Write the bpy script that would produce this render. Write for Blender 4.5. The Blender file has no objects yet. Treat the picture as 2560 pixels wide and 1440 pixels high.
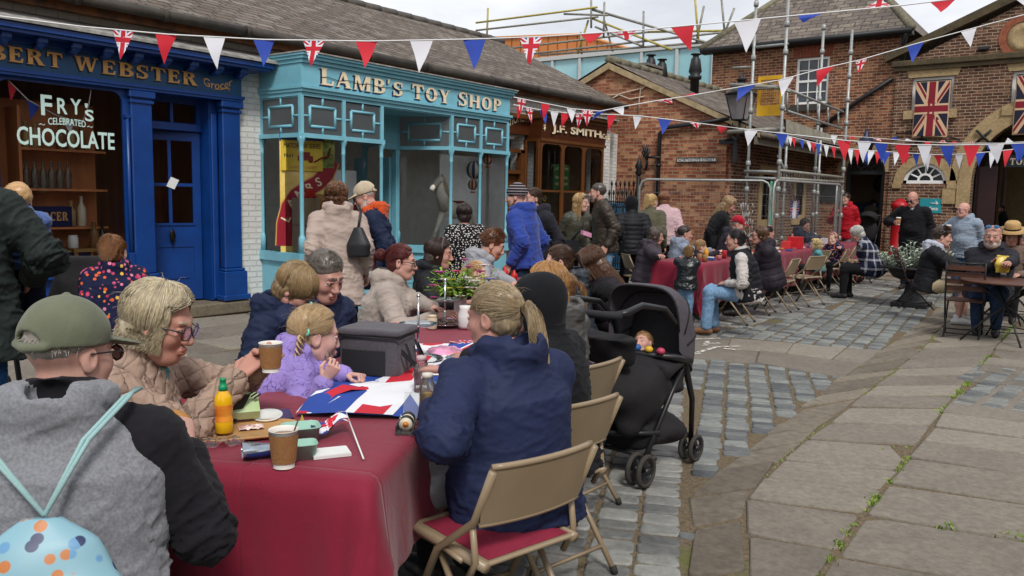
import bpy,math,random
import numpy as np
from mathutils import Vector,Matrix
rnd=random.Random(7)
scn=bpy.context.scene
COL=scn.collection
PI=math.pi
# camera, sky, sun, exposure
F_PX,CAM_H=2031.0,1.6
YAW,PITCH,ROLL=math.radians(37.7),math.atan(226/2031.0),math.radians(1.117)
_f=np.array([-math.sin(YAW)*math.cos(PITCH),math.cos(YAW)*math.cos(PITCH),-math.sin(PITCH)])
_r=np.array([math.cos(YAW),math.sin(YAW),0.0]);_u=np.cross(_r,_f)
R_=math.cos(ROLL)*_r+math.sin(ROLL)*_u
U_=-math.sin(ROLL)*_r+math.cos(ROLL)*_u
C_=np.array([0,0,CAM_H])
cd=bpy.data.cameras.new('camera');cam=bpy.data.objects.new('camera',cd);COL.objects.link(cam)
cd.sensor_width=36;cd.lens=36*F_PX/2560;cd.clip_start=0.05;cd.clip_end=3000
cam.matrix_world=Matrix(((R_[0],U_[0],-_f[0],0),(R_[1],U_[1],-_f[1],0),(R_[2],U_[2],-_f[2],CAM_H),(0,0,0,1)))
scn.camera=cam
scn.view_settings.view_transform='Standard';scn.view_settings.look='None'
scn.view_settings.gamma=1;scn.view_settings.exposure=0.42
scn.cycles.max_bounces=6;scn.cycles.transparent_max_bounces=12;scn.cycles.caustics_reflective=False;scn.cycles.caustics_refractive=False
SUN_EL,SUN_ROT=math.radians(50),math.radians(128)
wd=bpy.data.worlds.new("World");scn.world=wd;wd.use_nodes=True
nt=wd.node_tree;nt.nodes.clear()
def wn(t,**k):
 n=nt.nodes.new(t)
 for a,b in k.items():setattr(n,a,b)
 return n
sky=wn('ShaderNodeTexSky',sky_type='NISHITA',sun_disc=False,sun_elevation=SUN_EL,sun_rotation=SUN_ROT)
tc=wn('ShaderNodeTexCoord');mp=wn('ShaderNodeMapping');mp.inputs['Scale'].default_value=(1,1,2.6)
nz=wn('ShaderNodeTexNoise');nz.inputs['Scale'].default_value=2.6;nz.inputs['Detail'].default_value=7;nz.inputs['Roughness'].default_value=.55
rp=wn('ShaderNodeValToRGB');rp.color_ramp.elements[0].position=.36;rp.color_ramp.elements[0].color=(5.3,5.5,5.9,1)
rp.color_ramp.elements[1].position=.62;rp.color_ramp.elements[1].color=(8.0,8.05,8.2,1)
mx=wn('ShaderNodeMix',data_type='RGBA');mx.inputs['Factor'].default_value=.93
bg=wn('ShaderNodeBackground');bg.inputs['Strength'].default_value=.105
ow=wn('ShaderNodeOutputWorld')
L=nt.links.new
L(tc.outputs['Generated'],mp.inputs['Vector']);L(mp.outputs[0],nz.inputs['Vector']);L(nz.outputs[0],rp.inputs['Fac'])
L(sky.outputs[0],mx.inputs['A']);L(rp.outputs[0],mx.inputs['B']);L(mx.outputs['Result'],bg.inputs['Color']);L(bg.outputs[0],ow.inputs['Surface'])
ld=bpy.data.lights.new('sun','SUN');ld.energy=2.0;ld.angle=math.radians(14);ld.color=(1,.97,.92)
sun=bpy.data.objects.new('sun',ld);COL.objects.link(sun)
_az=SUN_ROT
_sd=Vector((math.sin(_az)*math.cos(SUN_EL),math.cos(_az)*math.cos(SUN_EL),math.sin(SUN_EL)))
sun.rotation_euler=_sd.to_track_quat('Z','Y').to_euler()
# picking points in the place from the calibrated view
def ray(px,py):return _f+R_*((px-1280)/F_PX)-U_*((py-720)/F_PX)
def zpl(px,py,z=0.0):
 d=ray(px,py);return C_+d*((z-CAM_H)/d[2])
def xpl(px,py,x):
 d=ray(px,py);return C_+d*(x/d[0])
def ypl(px,py,y):
 d=ray(px,py);return C_+d*(y/d[1])
def at(px,py,Z):return C_+ray(px,py)*Z
def proj(p):
 v=np.array(p,float)-C_;z=v@_f
 return 1280+F_PX*(v@R_)/z,720-F_PX*(v@U_)/z,z
 # materials
MATS={}
def unit(v):v=np.array(v,float);return v/(np.linalg.norm(v)+1e-12)
class NT:
 def __init__(s,m):s.t=m.node_tree;s.t.nodes.clear()
 def n(s,t,ins=None,**k):
  x=s.t.nodes.new(t)
  for a,b in k.items():setattr(x,a,b)
  for a,b in(ins or{}).items():
   i=x.inputs[a]
   if hasattr(b,'is_linked')or isinstance(b,bpy.types.NodeSocket):s.t.links.new(b,i)
   else:i.default_value=b
  return x
def c4(c):return(c[0],c[1],c[2],1)
def hexc(h):
 v=[int(h[i:i+2],16)/255 for i in(0,2,4)]
 return tuple(x/12.92 if x<=.04045 else((x+.055)/1.055)**2.4 for x in v)
def new_mat(name):
 m=bpy.data.materials.new(name);m.use_nodes=True
 return m,NT(m)
def M(name,col,rough=.7,var=.18,scale=6,bump=0.0,bscale=40,metal=0,spec=.4,coat=0,col2=None,stretch=None,sheen=0,detail=5):
 """plain surface: colour with mottled variation and bump"""
 if name in MATS:return MATS[name]
 if isinstance(col,str):col=hexc(col)
 if isinstance(col2,str):col2=hexc(col2)
 m,t=new_mat(name)
 tc=t.n('ShaderNodeTexCoord');src=tc.outputs['Object']
 if stretch:
  mp=t.n('ShaderNodeMapping',{'Vector':src,'Scale':stretch});src=mp.outputs[0]
 nz=t.n('ShaderNodeTexNoise',{'Vector':src,'Scale':scale,'Detail':detail,'Roughness':.6})
 rp=t.n('ShaderNodeValToRGB',{'Fac':nz.outputs[0]})
 a=[max(0,x*(1-var))for x in col];b=[min(1,x*(1+var))for x in(col2 or col)]
 rp.color_ramp.elements[0].position=.3;rp.color_ramp.elements[1].position=.7
 rp.color_ramp.elements[0].color=c4(a);rp.color_ramp.elements[1].color=c4(b)
 bs=t.n('ShaderNodeBsdfPrincipled',{'Base Color':rp.outputs[0],'Roughness':rough,'Metallic':metal,'Specular IOR Level':spec,'Coat Weight':coat,'Sheen Weight':sheen})
 if bump:
  n2=t.n('ShaderNodeTexNoise',{'Vector':src,'Scale':bscale,'Detail':6,'Roughness':.6})
  bp=t.n('ShaderNodeBump',{'Height':n2.outputs[0],'Strength':min(1,bump),'Distance':.01*max(1,bump)})
  t.t.links.new(bp.outputs[0],bs.inputs['Normal'])
 t.n('ShaderNodeOutputMaterial',{'Surface':bs.outputs[0]})
 MATS[name]=m
 return m
def brick_mat(name,c1,c2,mortar,bw=.225,rh=.075,ms=.009,paint=False,bump=.6,dirt=.35,third=None):
 if name in MATS:return MATS[name]
 c1,c2,mortar=[hexc(c)if isinstance(c,str)else c for c in(c1,c2,mortar)]
 m,t=new_mat(name)
 tc=t.n('ShaderNodeTexCoord')
 wob=t.n('ShaderNodeTexNoise',{'Vector':tc.outputs['UV'],'Scale':5,'Detail':3})
 ofs=t.n('ShaderNodeVectorMath',{0:wob.outputs['Color'],1:(.5,.5,.5)},operation='SUBTRACT')
 sc=t.n('ShaderNodeVectorMath',{0:ofs.outputs[0],'Scale':.022},operation='SCALE')
 v=t.n('ShaderNodeVectorMath',{0:tc.outputs['UV'],1:sc.outputs[0]},operation='ADD')
 br=t.n('ShaderNodeTexBrick',{'Vector':v.outputs[0],'Scale':1.0,'Color1':c4(c1),'Color2':c4(c2),'Mortar':c4(mortar),'Mortar Size':ms,'Mortar Smooth':.25,'Brick Width':bw,'Row Height':rh,'Bias':-.05})
 col=br.outputs['Color']
 if third:
  third=hexc(third)if isinstance(third,str)else third
  b2=t.n('ShaderNodeTexBrick',{'Vector':v.outputs[0],'Scale':1.0,'Color1':(0,0,0,1),'Color2':(1,1,1,1),'Mortar':(0,0,0,1),'Mortar Size':ms,'Mortar Smooth':.2,'Brick Width':bw,'Row Height':rh})
  n3=t.n('ShaderNodeTexNoise',{'Vector':tc.outputs['UV'],'Scale':4.3,'Detail':2})
  mm=t.n('ShaderNodeMath',{0:b2.outputs[0],1:n3.outputs[0]},operation='MULTIPLY')
  r3=t.n('ShaderNodeValToRGB',{'Fac':mm.outputs[0]});r3.color_ramp.elements[0].position=.3;r3.color_ramp.elements[1].position=.38
  x3=t.n('ShaderNodeMix',{'Factor':r3.outputs[0],'A':col,'B':c4(third)},data_type='RGBA');col=x3.outputs['Result']
 nz=t.n('ShaderNodeTexNoise',{'Vector':tc.outputs['UV'],'Scale':1.3,'Detail':8,'Roughness':.7})
 rp=t.n('ShaderNodeValToRGB',{'Fac':nz.outputs[0]});rp.color_ramp.elements[0].position=.3;rp.color_ramp.elements[1].position=.68
 g=1-dirt;rp.color_ramp.elements[0].color=(g,g,g*.97,1);rp.color_ramp.elements[1].color=(1.12,1.1,1.08,1)
 n4=t.n('ShaderNodeTexNoise',{'Vector':tc.outputs['UV'],'Scale':28,'Detail':4})
 r4=t.n('ShaderNodeValToRGB',{'Fac':n4.outputs[0]});r4.color_ramp.elements[0].position=.3;r4.color_ramp.elements[1].position=.7
 r4.color_ramp.elements[0].color=(.78,.78,.78,1)if not paint else(.94,.94,.94,1);r4.color_ramp.elements[1].color=(1.15,1.15,1.15,1)if not paint else(1.03,1.03,1.03,1)
 x=t.n('ShaderNodeMix',{'Factor':1.0,'A':col,'B':rp.outputs[0]},data_type='RGBA',blend_type='MULTIPLY')
 x2=t.n('ShaderNodeMix',{'Factor':1.0,'A':x.outputs['Result'],'B':r4.outputs[0]},data_type='RGBA',blend_type='MULTIPLY')
 h=t.n('ShaderNodeMath',{0:br.outputs['Fac'],1:-1.0,2:1.0},operation='MULTIPLY_ADD')
 h2=t.n('ShaderNodeMath',{0:n4.outputs[0],1:.35,2:h.outputs[0]},operation='MULTIPLY_ADD')
 bp=t.n('ShaderNodeBump',{'Height':h2.outputs[0],'Strength':bump,'Distance':.012})
 bs=t.n('ShaderNodeBsdfPrincipled',{'Base Color':x2.outputs['Result'],'Roughness':.85 if not paint else .6,'Specular IOR Level':.25,'Normal':bp.outputs[0]})
 t.n('ShaderNodeOutputMaterial',{'Surface':bs.outputs[0]})
 MATS[name]=m;return m
def glass_mat(name,tint=(.97,.98,.975),refl=1.33,rough=.01,milk=0.0,milkc=(.6,.6,.6)):
 if name in MATS:return MATS[name]
 m,t=new_mat(name)
 fr=t.n('ShaderNodeFresnel',{'IOR':refl});tr=t.n('ShaderNodeBsdfTransparent',{'Color':c4(tint)})
 gl=t.n('ShaderNodeBsdfGlossy',{'Roughness':rough,'Color':(1,1,1,1)})
 nz=t.n('ShaderNodeTexNoise',{'Scale':2.0,'Detail':1});bp=t.n('ShaderNodeBump',{'Height':nz.outputs[0],'Strength':.05,'Distance':.02})
 t.t.links.new(bp.outputs[0],gl.inputs['Normal'])
 base=tr.outputs[0]
 if milk:
  df=t.n('ShaderNodeBsdfDiffuse',{'Color':c4(milkc)});tl=t.n('ShaderNodeBsdfTranslucent',{'Color':(.8,.8,.8,1)});df=t.n('ShaderNodeMixShader',{0:.55,1:df.outputs[0],2:tl.outputs[0]});ms=t.n('ShaderNodeMixShader',{0:milk,1:tr.outputs[0],2:df.outputs[0]});base=ms.outputs[0]
 mx=t.n('ShaderNodeMixShader',{0:fr.outputs[0],1:base,2:gl.outputs[0]})
 t.n('ShaderNodeOutputMaterial',{'Surface':mx.outputs[0]})
 MATS[name]=m;return m
 # mesh builder
class MB:
 def __init__(s):s.v=[];s.f=[];s.m=[];s.sm=[]
 def add(s,vs,fs,m=0,smooth=False):
  o=len(s.v);s.v.extend([tuple(map(float,p))for p in vs])
  for f in fs:s.f.append(tuple(o+i for i in f));s.m.append(m);s.sm.append(smooth)
 def box(s,a,b,m=0,bev=0.0):
  (x0,y0,z0),(x1,y1,z1)=[min(p,q)for p,q in zip(a,b)],[max(p,q)for p,q in zip(a,b)]
  if bev<=0 or min(x1-x0,y1-y0,z1-z0)<2.2*bev:
   s.add([(x0,y0,z0),(x1,y0,z0),(x1,y1,z0),(x0,y1,z0),(x0,y0,z1),(x1,y0,z1),(x1,y1,z1),(x0,y1,z1)],[(0,3,2,1),(4,5,6,7),(0,1,5,4),(1,2,6,5),(2,3,7,6),(3,0,4,7)],m);return s
  e=bev;P=[]
  for(x,sx)in((x0,1),(x1,-1)):
   for(y,sy)in((y0,1),(y1,-1)):
    for(z,sz)in((z0,1),(z1,-1)):
     P+=[(x,y+sy*e,z+sz*e),(x+sx*e,y,z+sz*e),(x+sx*e,y+sy*e,z)]
  i=lambda a,b,c,k:((a*2+b)*2+c)*3+k
  fs=[]
  for a in(0,1):
   q=[i(a,0,0,0),i(a,0,1,0),i(a,1,1,0),i(a,1,0,0)];fs.append(q if a==0 else q[::-1])
   q=[i(0,a,0,1),i(1,a,0,1),i(1,a,1,1),i(0,a,1,1)];fs.append(q if a==0 else q[::-1])
   q=[i(0,0,a,2),i(0,1,a,2),i(1,1,a,2),i(1,0,a,2)];fs.append(q if a==0 else q[::-1])
  for a in(0,1):
   for b in(0,1):
    fs.append([i(a,b,0,0),i(a,b,1,0),i(a,b,1,1),i(a,b,0,1)])
    fs.append([i(a,0,b,0),i(a,1,b,0),i(a,1,b,2),i(a,0,b,2)])
    fs.append([i(0,a,b,1),i(1,a,b,1),i(1,a,b,2),i(0,a,b,2)])
    for c in(0,1):fs.append([i(a,b,c,0),i(a,b,c,1),i(a,b,c,2)])
  s.add(P,fs,m);return s
 def obox(s,c,ax,ay,az,m=0):
  """box from a centre and three half-axis vectors"""
  c,ax,ay,az=[np.array(q,float)for q in(c,ax,ay,az)]
  s.add([c+i*ax+j*ay+k*az for k in(-1,1)for j in(-1,1)for i in(-1,1)],[(0,2,3,1),(4,5,7,6),(0,1,5,4),(1,3,7,5),(3,2,6,7),(2,0,4,6)],m);return s
 def tube(s,pts,r,n=8,m=0,cap=True,flat=None):
  pts=[np.array(p,float)for p in pts];k=len(pts)
  rs=list(r)if hasattr(r,'__len__')else[r]*k
  vs=[];prev=None
  for i,p in enumerate(pts):
   d=pts[min(i+1,k-1)]-pts[max(i-1,0)];d/=(np.linalg.norm(d)+1e-12)
   if prev is None:
    a=np.array((0,0,1.))if abs(d[2])<.9 else np.array((1.,0,0))
    a=np.cross(d,a)
   else:a=prev-d*(prev@d)
   a/=(np.linalg.norm(a)+1e-12);prev=a;b=np.cross(d,a)
   for j in range(n):
    t=2*PI*j/n;vs.append(p+rs[i]*(math.cos(t)*a+math.sin(t)*b*(flat or 1)))
  fs=[(i*n+j,i*n+(j+1)%n,(i+1)*n+(j+1)%n,(i+1)*n+j)for i in range(k-1)for j in range(n)]
  if cap:fs+=[tuple(range(n))[::-1],tuple((k-1)*n+j for j in range(n))]
  s.add(vs,fs,m,True);return s
 def lathe(s,c,prof,n=20,m=0,ax=None,smooth=True,sx=1,sy=1,caps=True):
  """profile of (radius, height) about a vertical axis (or ax) at c"""
  c=np.array(c,float);vs=[]
  if ax is None:a,b,w=np.eye(3)
  else:
   w=np.array(ax,float);w/=np.linalg.norm(w)
   a=np.cross(w,(0,0,1.))if abs(w[2])<.9 else np.cross(w,(1.,0,0));a/=np.linalg.norm(a);b=np.cross(w,a)
  for(r,h)in prof:
   for j in range(n):
    t=2*PI*j/n;vs.append(c+w*h+r*(math.cos(t)*a*sx+math.sin(t)*b*sy))
  k=len(prof)
  fs=[(i*n+j,i*n+(j+1)%n,(i+1)*n+(j+1)%n,(i+1)*n+j)for i in range(k-1)for j in range(n)]
  if caps:fs+=[tuple(range(n))[::-1],tuple((k-1)*n+j for j in range(n))]
  s.add(vs,fs,m,smooth);return s
 def prism(s,poly,o,ux,uy,uz,m=0):
  """extrude a 2-D polygon: o + x*ux + y*uy, thickness uz"""
  o,ux,uy,uz=[np.array(q,float)for q in(o,ux,uy,uz)];n=len(poly)
  vs=[o+x*ux+y*uy for x,y in poly]+[o+x*ux+y*uy+uz for x,y in poly]
  s.add(vs,[tuple(range(n))[::-1],tuple(range(n,2*n))]+[(i,(i+1)%n,n+(i+1)%n,n+i)for i in range(n)],m);return s
 def grid(s,fn,nu,nv,m=0,smooth=True,closed=False):
  vs=[fn(i/nu,j/nv)for i in range(nu+1)for j in range(nv+1)]
  fs=[(i*(nv+1)+j,(i+1)*(nv+1)+j,(i+1)*(nv+1)+j+1,i*(nv+1)+j+1)for i in range(nu)for j in range(nv)]
  s.add(vs,fs,m,smooth);return s
 def sphere(s,c,r,n=14,m=0,sc=(1,1,1)):
  k=n//2+1
  def fn(u,v):
   t=PI*u;p=2*PI*v
   return(c[0]+r*sc[0]*math.sin(t)*math.cos(p),c[1]+r*sc[1]*math.sin(t)*math.sin(p),c[2]-r*sc[2]*math.cos(t))
  s.grid(fn,k,n,m,True);return s
 def build(s,name,mats,parent=None,shift=None,label=None,cat=None,group=None,kind=None,uv=True,xf=None):
  return mk(name,np.array(s.v,float).reshape(-1,3),s.f,mats,parent,s.m,s.sm,label,cat,group,kind,uv,xf)
def face_uv(me):
 n=len(me.polygons);nl=len(me.loops)
 nr=np.empty(n*3);me.polygons.foreach_get('normal',nr);nr=nr.reshape(-1,3)
 lt=np.empty(n,int);me.polygons.foreach_get('loop_total',lt)
 li=np.empty(nl,int);me.loops.foreach_get('vertex_index',li)
 co=np.empty(len(me.vertices)*3);me.vertices.foreach_get('co',co);co=co.reshape(-1,3)
 t=np.stack([-nr[:,1],nr[:,0],np.zeros(n)],1);ln=np.linalg.norm(t,axis=1)
 bad=ln<.15;t[bad]=(1,0,0);t/=np.linalg.norm(t,axis=1)[:,None]
 b=np.cross(nr,t);T=np.repeat(t,lt,0);B=np.repeat(b,lt,0);P=co[li]
 uv=np.stack([(P*T).sum(1),(P*B).sum(1)],1)
 l=me.uv_layers.new(name='UVMap');l.data.foreach_set('uv',uv.ravel())
def mk(name,v,f,mats,parent=None,mi=None,sm=None,label=None,cat=None,group=None,kind=None,uv=True,xf=None):
 if not isinstance(mats,(list,tuple)):mats=[mats]
 v=np.asarray(v,float)
 if xf is not None:v=v@np.array(xf)[:3,:3].T+np.array(xf)[:3,3]
 loc=np.zeros(3)
 if parent is None and len(v):
  loc=np.array([(v[:,0].min()+v[:,0].max())/2,(v[:,1].min()+v[:,1].max())/2,v[:,2].min()])
 elif parent is not None:loc=np.array(parent.get('_o',(0,0,0)))
 me=bpy.data.meshes.new(name)
 if isinstance(f,np.ndarray):
  nf,k=f.shape
  me.vertices.add(len(v));me.vertices.foreach_set('co',(v-loc).ravel())
  me.loops.add(nf*k);me.loops.foreach_set('vertex_index',f.ravel().astype(np.int32))
  me.polygons.add(nf);me.polygons.foreach_set('loop_start',np.arange(0,nf*k,k,dtype=np.int32));me.polygons.foreach_set('loop_total',np.full(nf,k,np.int32))
  me.update(calc_edges=True)
 else:me.from_pydata((v-loc).tolist(),[],f)
 for x in mats:me.materials.append(x)
 n=len(me.polygons)
 if mi is not None and n==len(mi):me.polygons.foreach_set('material_index',np.asarray(mi,np.int32))
 if sm is not None:me.polygons.foreach_set('use_smooth',np.asarray(sm,bool)if hasattr(sm,'__len__')else np.full(n,bool(sm)))
 me.update()
 if uv and n:
  me.vertices.foreach_set('co',v.ravel());me.update();face_uv(me);me.vertices.foreach_set('co',(v-loc).ravel());me.update()
 o=bpy.data.objects.new(name,me);COL.objects.link(o)
 o['_o']=[float(q)for q in loc]
 if parent is None:o.location=loc
 else:o.parent=parent
 tag(o,label,cat,group,kind)
 return o
def tag(o,label=None,cat=None,group=None,kind=None):
 if label:o['label']=label
 if cat:o['category']=cat
 if group:o['group']=group
 if kind:o['kind']=kind
 return o
def thing(name,label,cat,loc=(0,0,0),group=None):
 o=bpy.data.objects.new(name,None);COL.objects.link(o);o.location=loc;o['_o']=[float(q)for q in loc]
 o.empty_display_size=.1
 return tag(o,label,cat,group)
def copy_tree(o,parent=None):
 c=o.copy();COL.objects.link(c)
 if parent is not None:c.parent=parent
 for ch in list(o.children):copy_tree(ch,c)
 return c
def text_mesh(txt,size=1.0,offset=0.0,extrude=.002,shear=0,space=1.0):
 cu=bpy.data.curves.new('lettering','FONT');cu.body=txt;cu.size=size;cu.offset=offset;cu.extrude=extrude;cu.shear=shear;cu.space_character=space
 cu.align_x='CENTER';cu.align_y='CENTER';cu.resolution_u=3
 ob=bpy.data.objects.new('lettering',cu);COL.objects.link(ob)
 dg=bpy.context.evaluated_depsgraph_get();dg.update()
 me=bpy.data.meshes.new_from_object(ob.evaluated_get(dg))
 v=np.empty(len(me.vertices)*3);me.vertices.foreach_get('co',v);v=v.reshape(-1,3)
 f=[tuple(p.vertices)for p in me.polygons]
 bpy.data.objects.remove(ob);bpy.data.meshes.remove(me);bpy.data.curves.remove(cu)
 return v,f
def text(name,txt,mat,o,ux,uy,h,parent=None,w=None,offset=0.0,warp=None,depth=.003,**k):
 """lettering centred on o, along ux, up uy, cap height h, squeezed to width w"""
 v,f=text_mesh(txt,1.0,offset)
 mn,mxx=v.min(0),v.max(0);v=v-(mn+mxx)/2
 capH=mxx[1]-mn[1]
 sy=h/capH;sx=(w/(mxx[0]-mn[0]))if w else sy
 x=v[:,0]*sx;y=v[:,1]*sy
 if warp is not None:y=y+warp(x)
 ux,uy=np.array(ux,float),np.array(uy,float);n=np.cross(ux,uy)
 z=np.where(v[:,2]>0,depth,0.0)
 P=np.array(o,float)+x[:,None]*ux+y[:,None]*uy+z[:,None]*n
 return mk(name,P,f,mat,parent,uv=False,**k)
 # materials of the place
def stone_mat(name,ca,cb,rough=.75,moss=0.0,grain=30,bump=.5,shine=.3):
 if name in MATS:return MATS[name]
 ca,cb=hexc(ca),hexc(cb)
 m,t=new_mat(name)
 tc=t.n('ShaderNodeTexCoord');at_=t.n('ShaderNodeAttribute',attribute_name='rnd')
 n1=t.n('ShaderNodeTexNoise',{'Vector':tc.outputs['Object'],'Scale':3.5,'Detail':8,'Roughness':.65})
 a=t.n('ShaderNodeMath',{0:n1.outputs[0],1:.9,2:-.2},operation='MULTIPLY_ADD')
 b=t.n('ShaderNodeMath',{0:at_.outputs['Fac'],1:.75,2:a.outputs[0]},operation='MULTIPLY_ADD')
 rp=t.n('ShaderNodeValToRGB',{'Fac':b.outputs[0]});rp.color_ramp.elements[0].position=.15;rp.color_ramp.elements[1].position=.95
 rp.color_ramp.elements[0].color=c4(ca);rp.color_ramp.elements[1].color=c4(cb)
 n2=t.n('ShaderNodeTexNoise',{'Vector':tc.outputs['Object'],'Scale':grain,'Detail':9,'Roughness':.7})
 r2=t.n('ShaderNodeValToRGB',{'Fac':n2.outputs[0]});r2.color_ramp.elements[0].position=.28;r2.color_ramp.elements[1].position=.72
 r2.color_ramp.elements[0].color=(.66,.65,.63,1);r2.color_ramp.elements[1].color=(1.22,1.22,1.22,1)
 x=t.n('ShaderNodeMix',{'Factor':1.0,'A':rp.outputs[0],'B':r2.outputs[0]},data_type='RGBA',blend_type='MULTIPLY')
 n3=t.n('ShaderNodeTexNoise',{'Vector':tc.outputs['Object'],'Scale':9,'Detail':10,'Roughness':.75})
 hs=t.n('ShaderNodeMath',{0:n2.outputs[0],1:.4,2:n3.outputs[0]},operation='MULTIPLY_ADD')
 bp=t.n('ShaderNodeBump',{'Height':hs.outputs[0],'Strength':bump,'Distance':.02})
 rr=t.n('ShaderNodeMapRange',{'Value':n1.outputs[0],1:.3,2:.7,3:rough-.15,4:rough+.12})
 bs=t.n('ShaderNodeBsdfPrincipled',{'Base Color':x.outputs['Result'],'Roughness':rr.outputs[0],'Specular IOR Level':shine,'Normal':bp.outputs[0]})
 t.n('ShaderNodeOutputMaterial',{'Surface':bs.outputs[0]});MATS[name]=m;return m
def dirt_mat():
 m,t=new_mat('joint_dirt');tc=t.n('ShaderNodeTexCoord')
 n1=t.n('ShaderNodeTexNoise',{'Vector':tc.outputs['Object'],'Scale':40,'Detail':8,'Roughness':.7})
 rp=t.n('ShaderNodeValToRGB',{'Fac':n1.outputs[0]});rp.color_ramp.elements[0].position=.3;rp.color_ramp.elements[1].position=.75
 rp.color_ramp.elements[0].color=c4(hexc('40382f'));rp.color_ramp.elements[1].color=c4(hexc('85755f'))
 n2=t.n('ShaderNodeTexNoise',{'Vector':tc.outputs['Object'],'Scale':1.1,'Detail':5,'Roughness':.65})
 r2=t.n('ShaderNodeValToRGB',{'Fac':n2.outputs[0]});r2.color_ramp.elements[0].position=.56;r2.color_ramp.elements[1].position=.72
 x=t.n('ShaderNodeMix',{'Factor':r2.outputs[0],'A':rp.outputs[0],'B':c4(hexc('5c6335'))},data_type='RGBA')
 bp=t.n('ShaderNodeBump',{'Height':n1.outputs[0],'Strength':.6,'Distance':.01})
 bs=t.n('ShaderNodeBsdfPrincipled',{'Base Color':x.outputs['Result'],'Roughness':.95,'Specular IOR Level':.1,'Normal':bp.outputs[0]})
 t.n('ShaderNodeOutputMaterial',{'Surface':bs.outputs[0]});return m
DIRT=dirt_mat()
SETT=stone_mat('sett_stone','464748','8d8d88',.5,grain=22,bump=.55,shine=.5)
SETT_B=stone_mat('sett_stone_blue','3f4247','80837f',.5,grain=22,bump=.55,shine=.5)
FLAG=stone_mat('flag_stone','676057','877f74',.8,grain=26,bump=.5)
KERB=stone_mat('kerb_stone','635a50','80776a',.85,grain=14,bump=1.0)
BRICK_ORANGE=brick_mat('orange_brick','a5644a','6d3829','a8937c',third='c08a66',dirt=.38)
BRICK_TAN=brick_mat('brown_brick','7f4b36','4a2d26','a8967f',third='9c6748',dirt=.42)
BRICK_DARK=brick_mat('dark_brick','6a4334','3a2924','a89b86',third='805c48',dirt=.4)
BRICK_WHITE=brick_mat('white_painted_brick','dcdcda','d2d2d0','c3c3c0',paint=True,dirt=.1,bump=.8)
SLATE=brick_mat('roof_slate','6f645b','52473f','2a2523',bw=.3,rh=.15,ms=.012,bump=.9,dirt=.35,third='7b736b')
SLATE_F=brick_mat('roof_slate_large','746a63','514a46','35312f',bw=.42,rh=.2,ms=.012,bump=.9,dirt=.35,third='80776d')
STONE=stone_mat('sand_stone','a08a66','c7b189',.85,grain=18,bump=.6)
LEAD=M('weathered_lead','8f8d88',.8,.45,9,.6,30)
BLACK=M('black_iron','17181b',.5,.3,12,.3,60)
GUT=M('old_gutter','39332d',.7,.45,5,.5,30)
BLUE=M('blue_gloss_paint','0b387a',.36,.16,3.5,.12,26,spec=.5)
BLUE_D=M('blue_fascia_paint','1e4a70',.4,.12,2,.05,20)
TURQ=M('turquoise_paint','76b3c3',.45,.1,3.2,.12,26,spec=.45)
BROWN=M('brown_shop_paint','5d3719',.4,.14,3,.05,18)
BROWN_D=M('brown_sign_panel','4c2611',.4,.14,3,.05,18)
WHITE=M('white_paint','e3e3e0',.5,.06,4,.05,30)
CREAM=M('cream_lettering','e9d6b4',.5,.08,6)
GOLD=M('gold_lettering','cf9c5c',.45,.12,6)
NAVYLET=M('lettering_shade_navy','1d2b4a',.5,.1,5)
DARKLET=M('lettering_shade_dark','14161c',.5,.1,5)
GLASS=glass_mat('shop_glass')
FROST=glass_mat('frosted_glass',milk=.75,milkc=(.2,.21,.22))
DARKIN=M('dark_interior','241a15',.9,.4,2)
WOODIN=M('shop_woodwork','bd7648',.6,.35,3,stretch=(1,1,.2))
FLOORIN=M('shop_floor','3a2c22',.8,.3,2)
GALV=M('galvanised_steel','9a9c9a',.5,.2,15,.1,60,metal=.5)
RUSTY=M('scaffold_steel','8d8b82',.6,.3,8,.3,40,metal=.3)
YELLOW=M('yellow_paint','d9a514',.5,.12,6)
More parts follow.
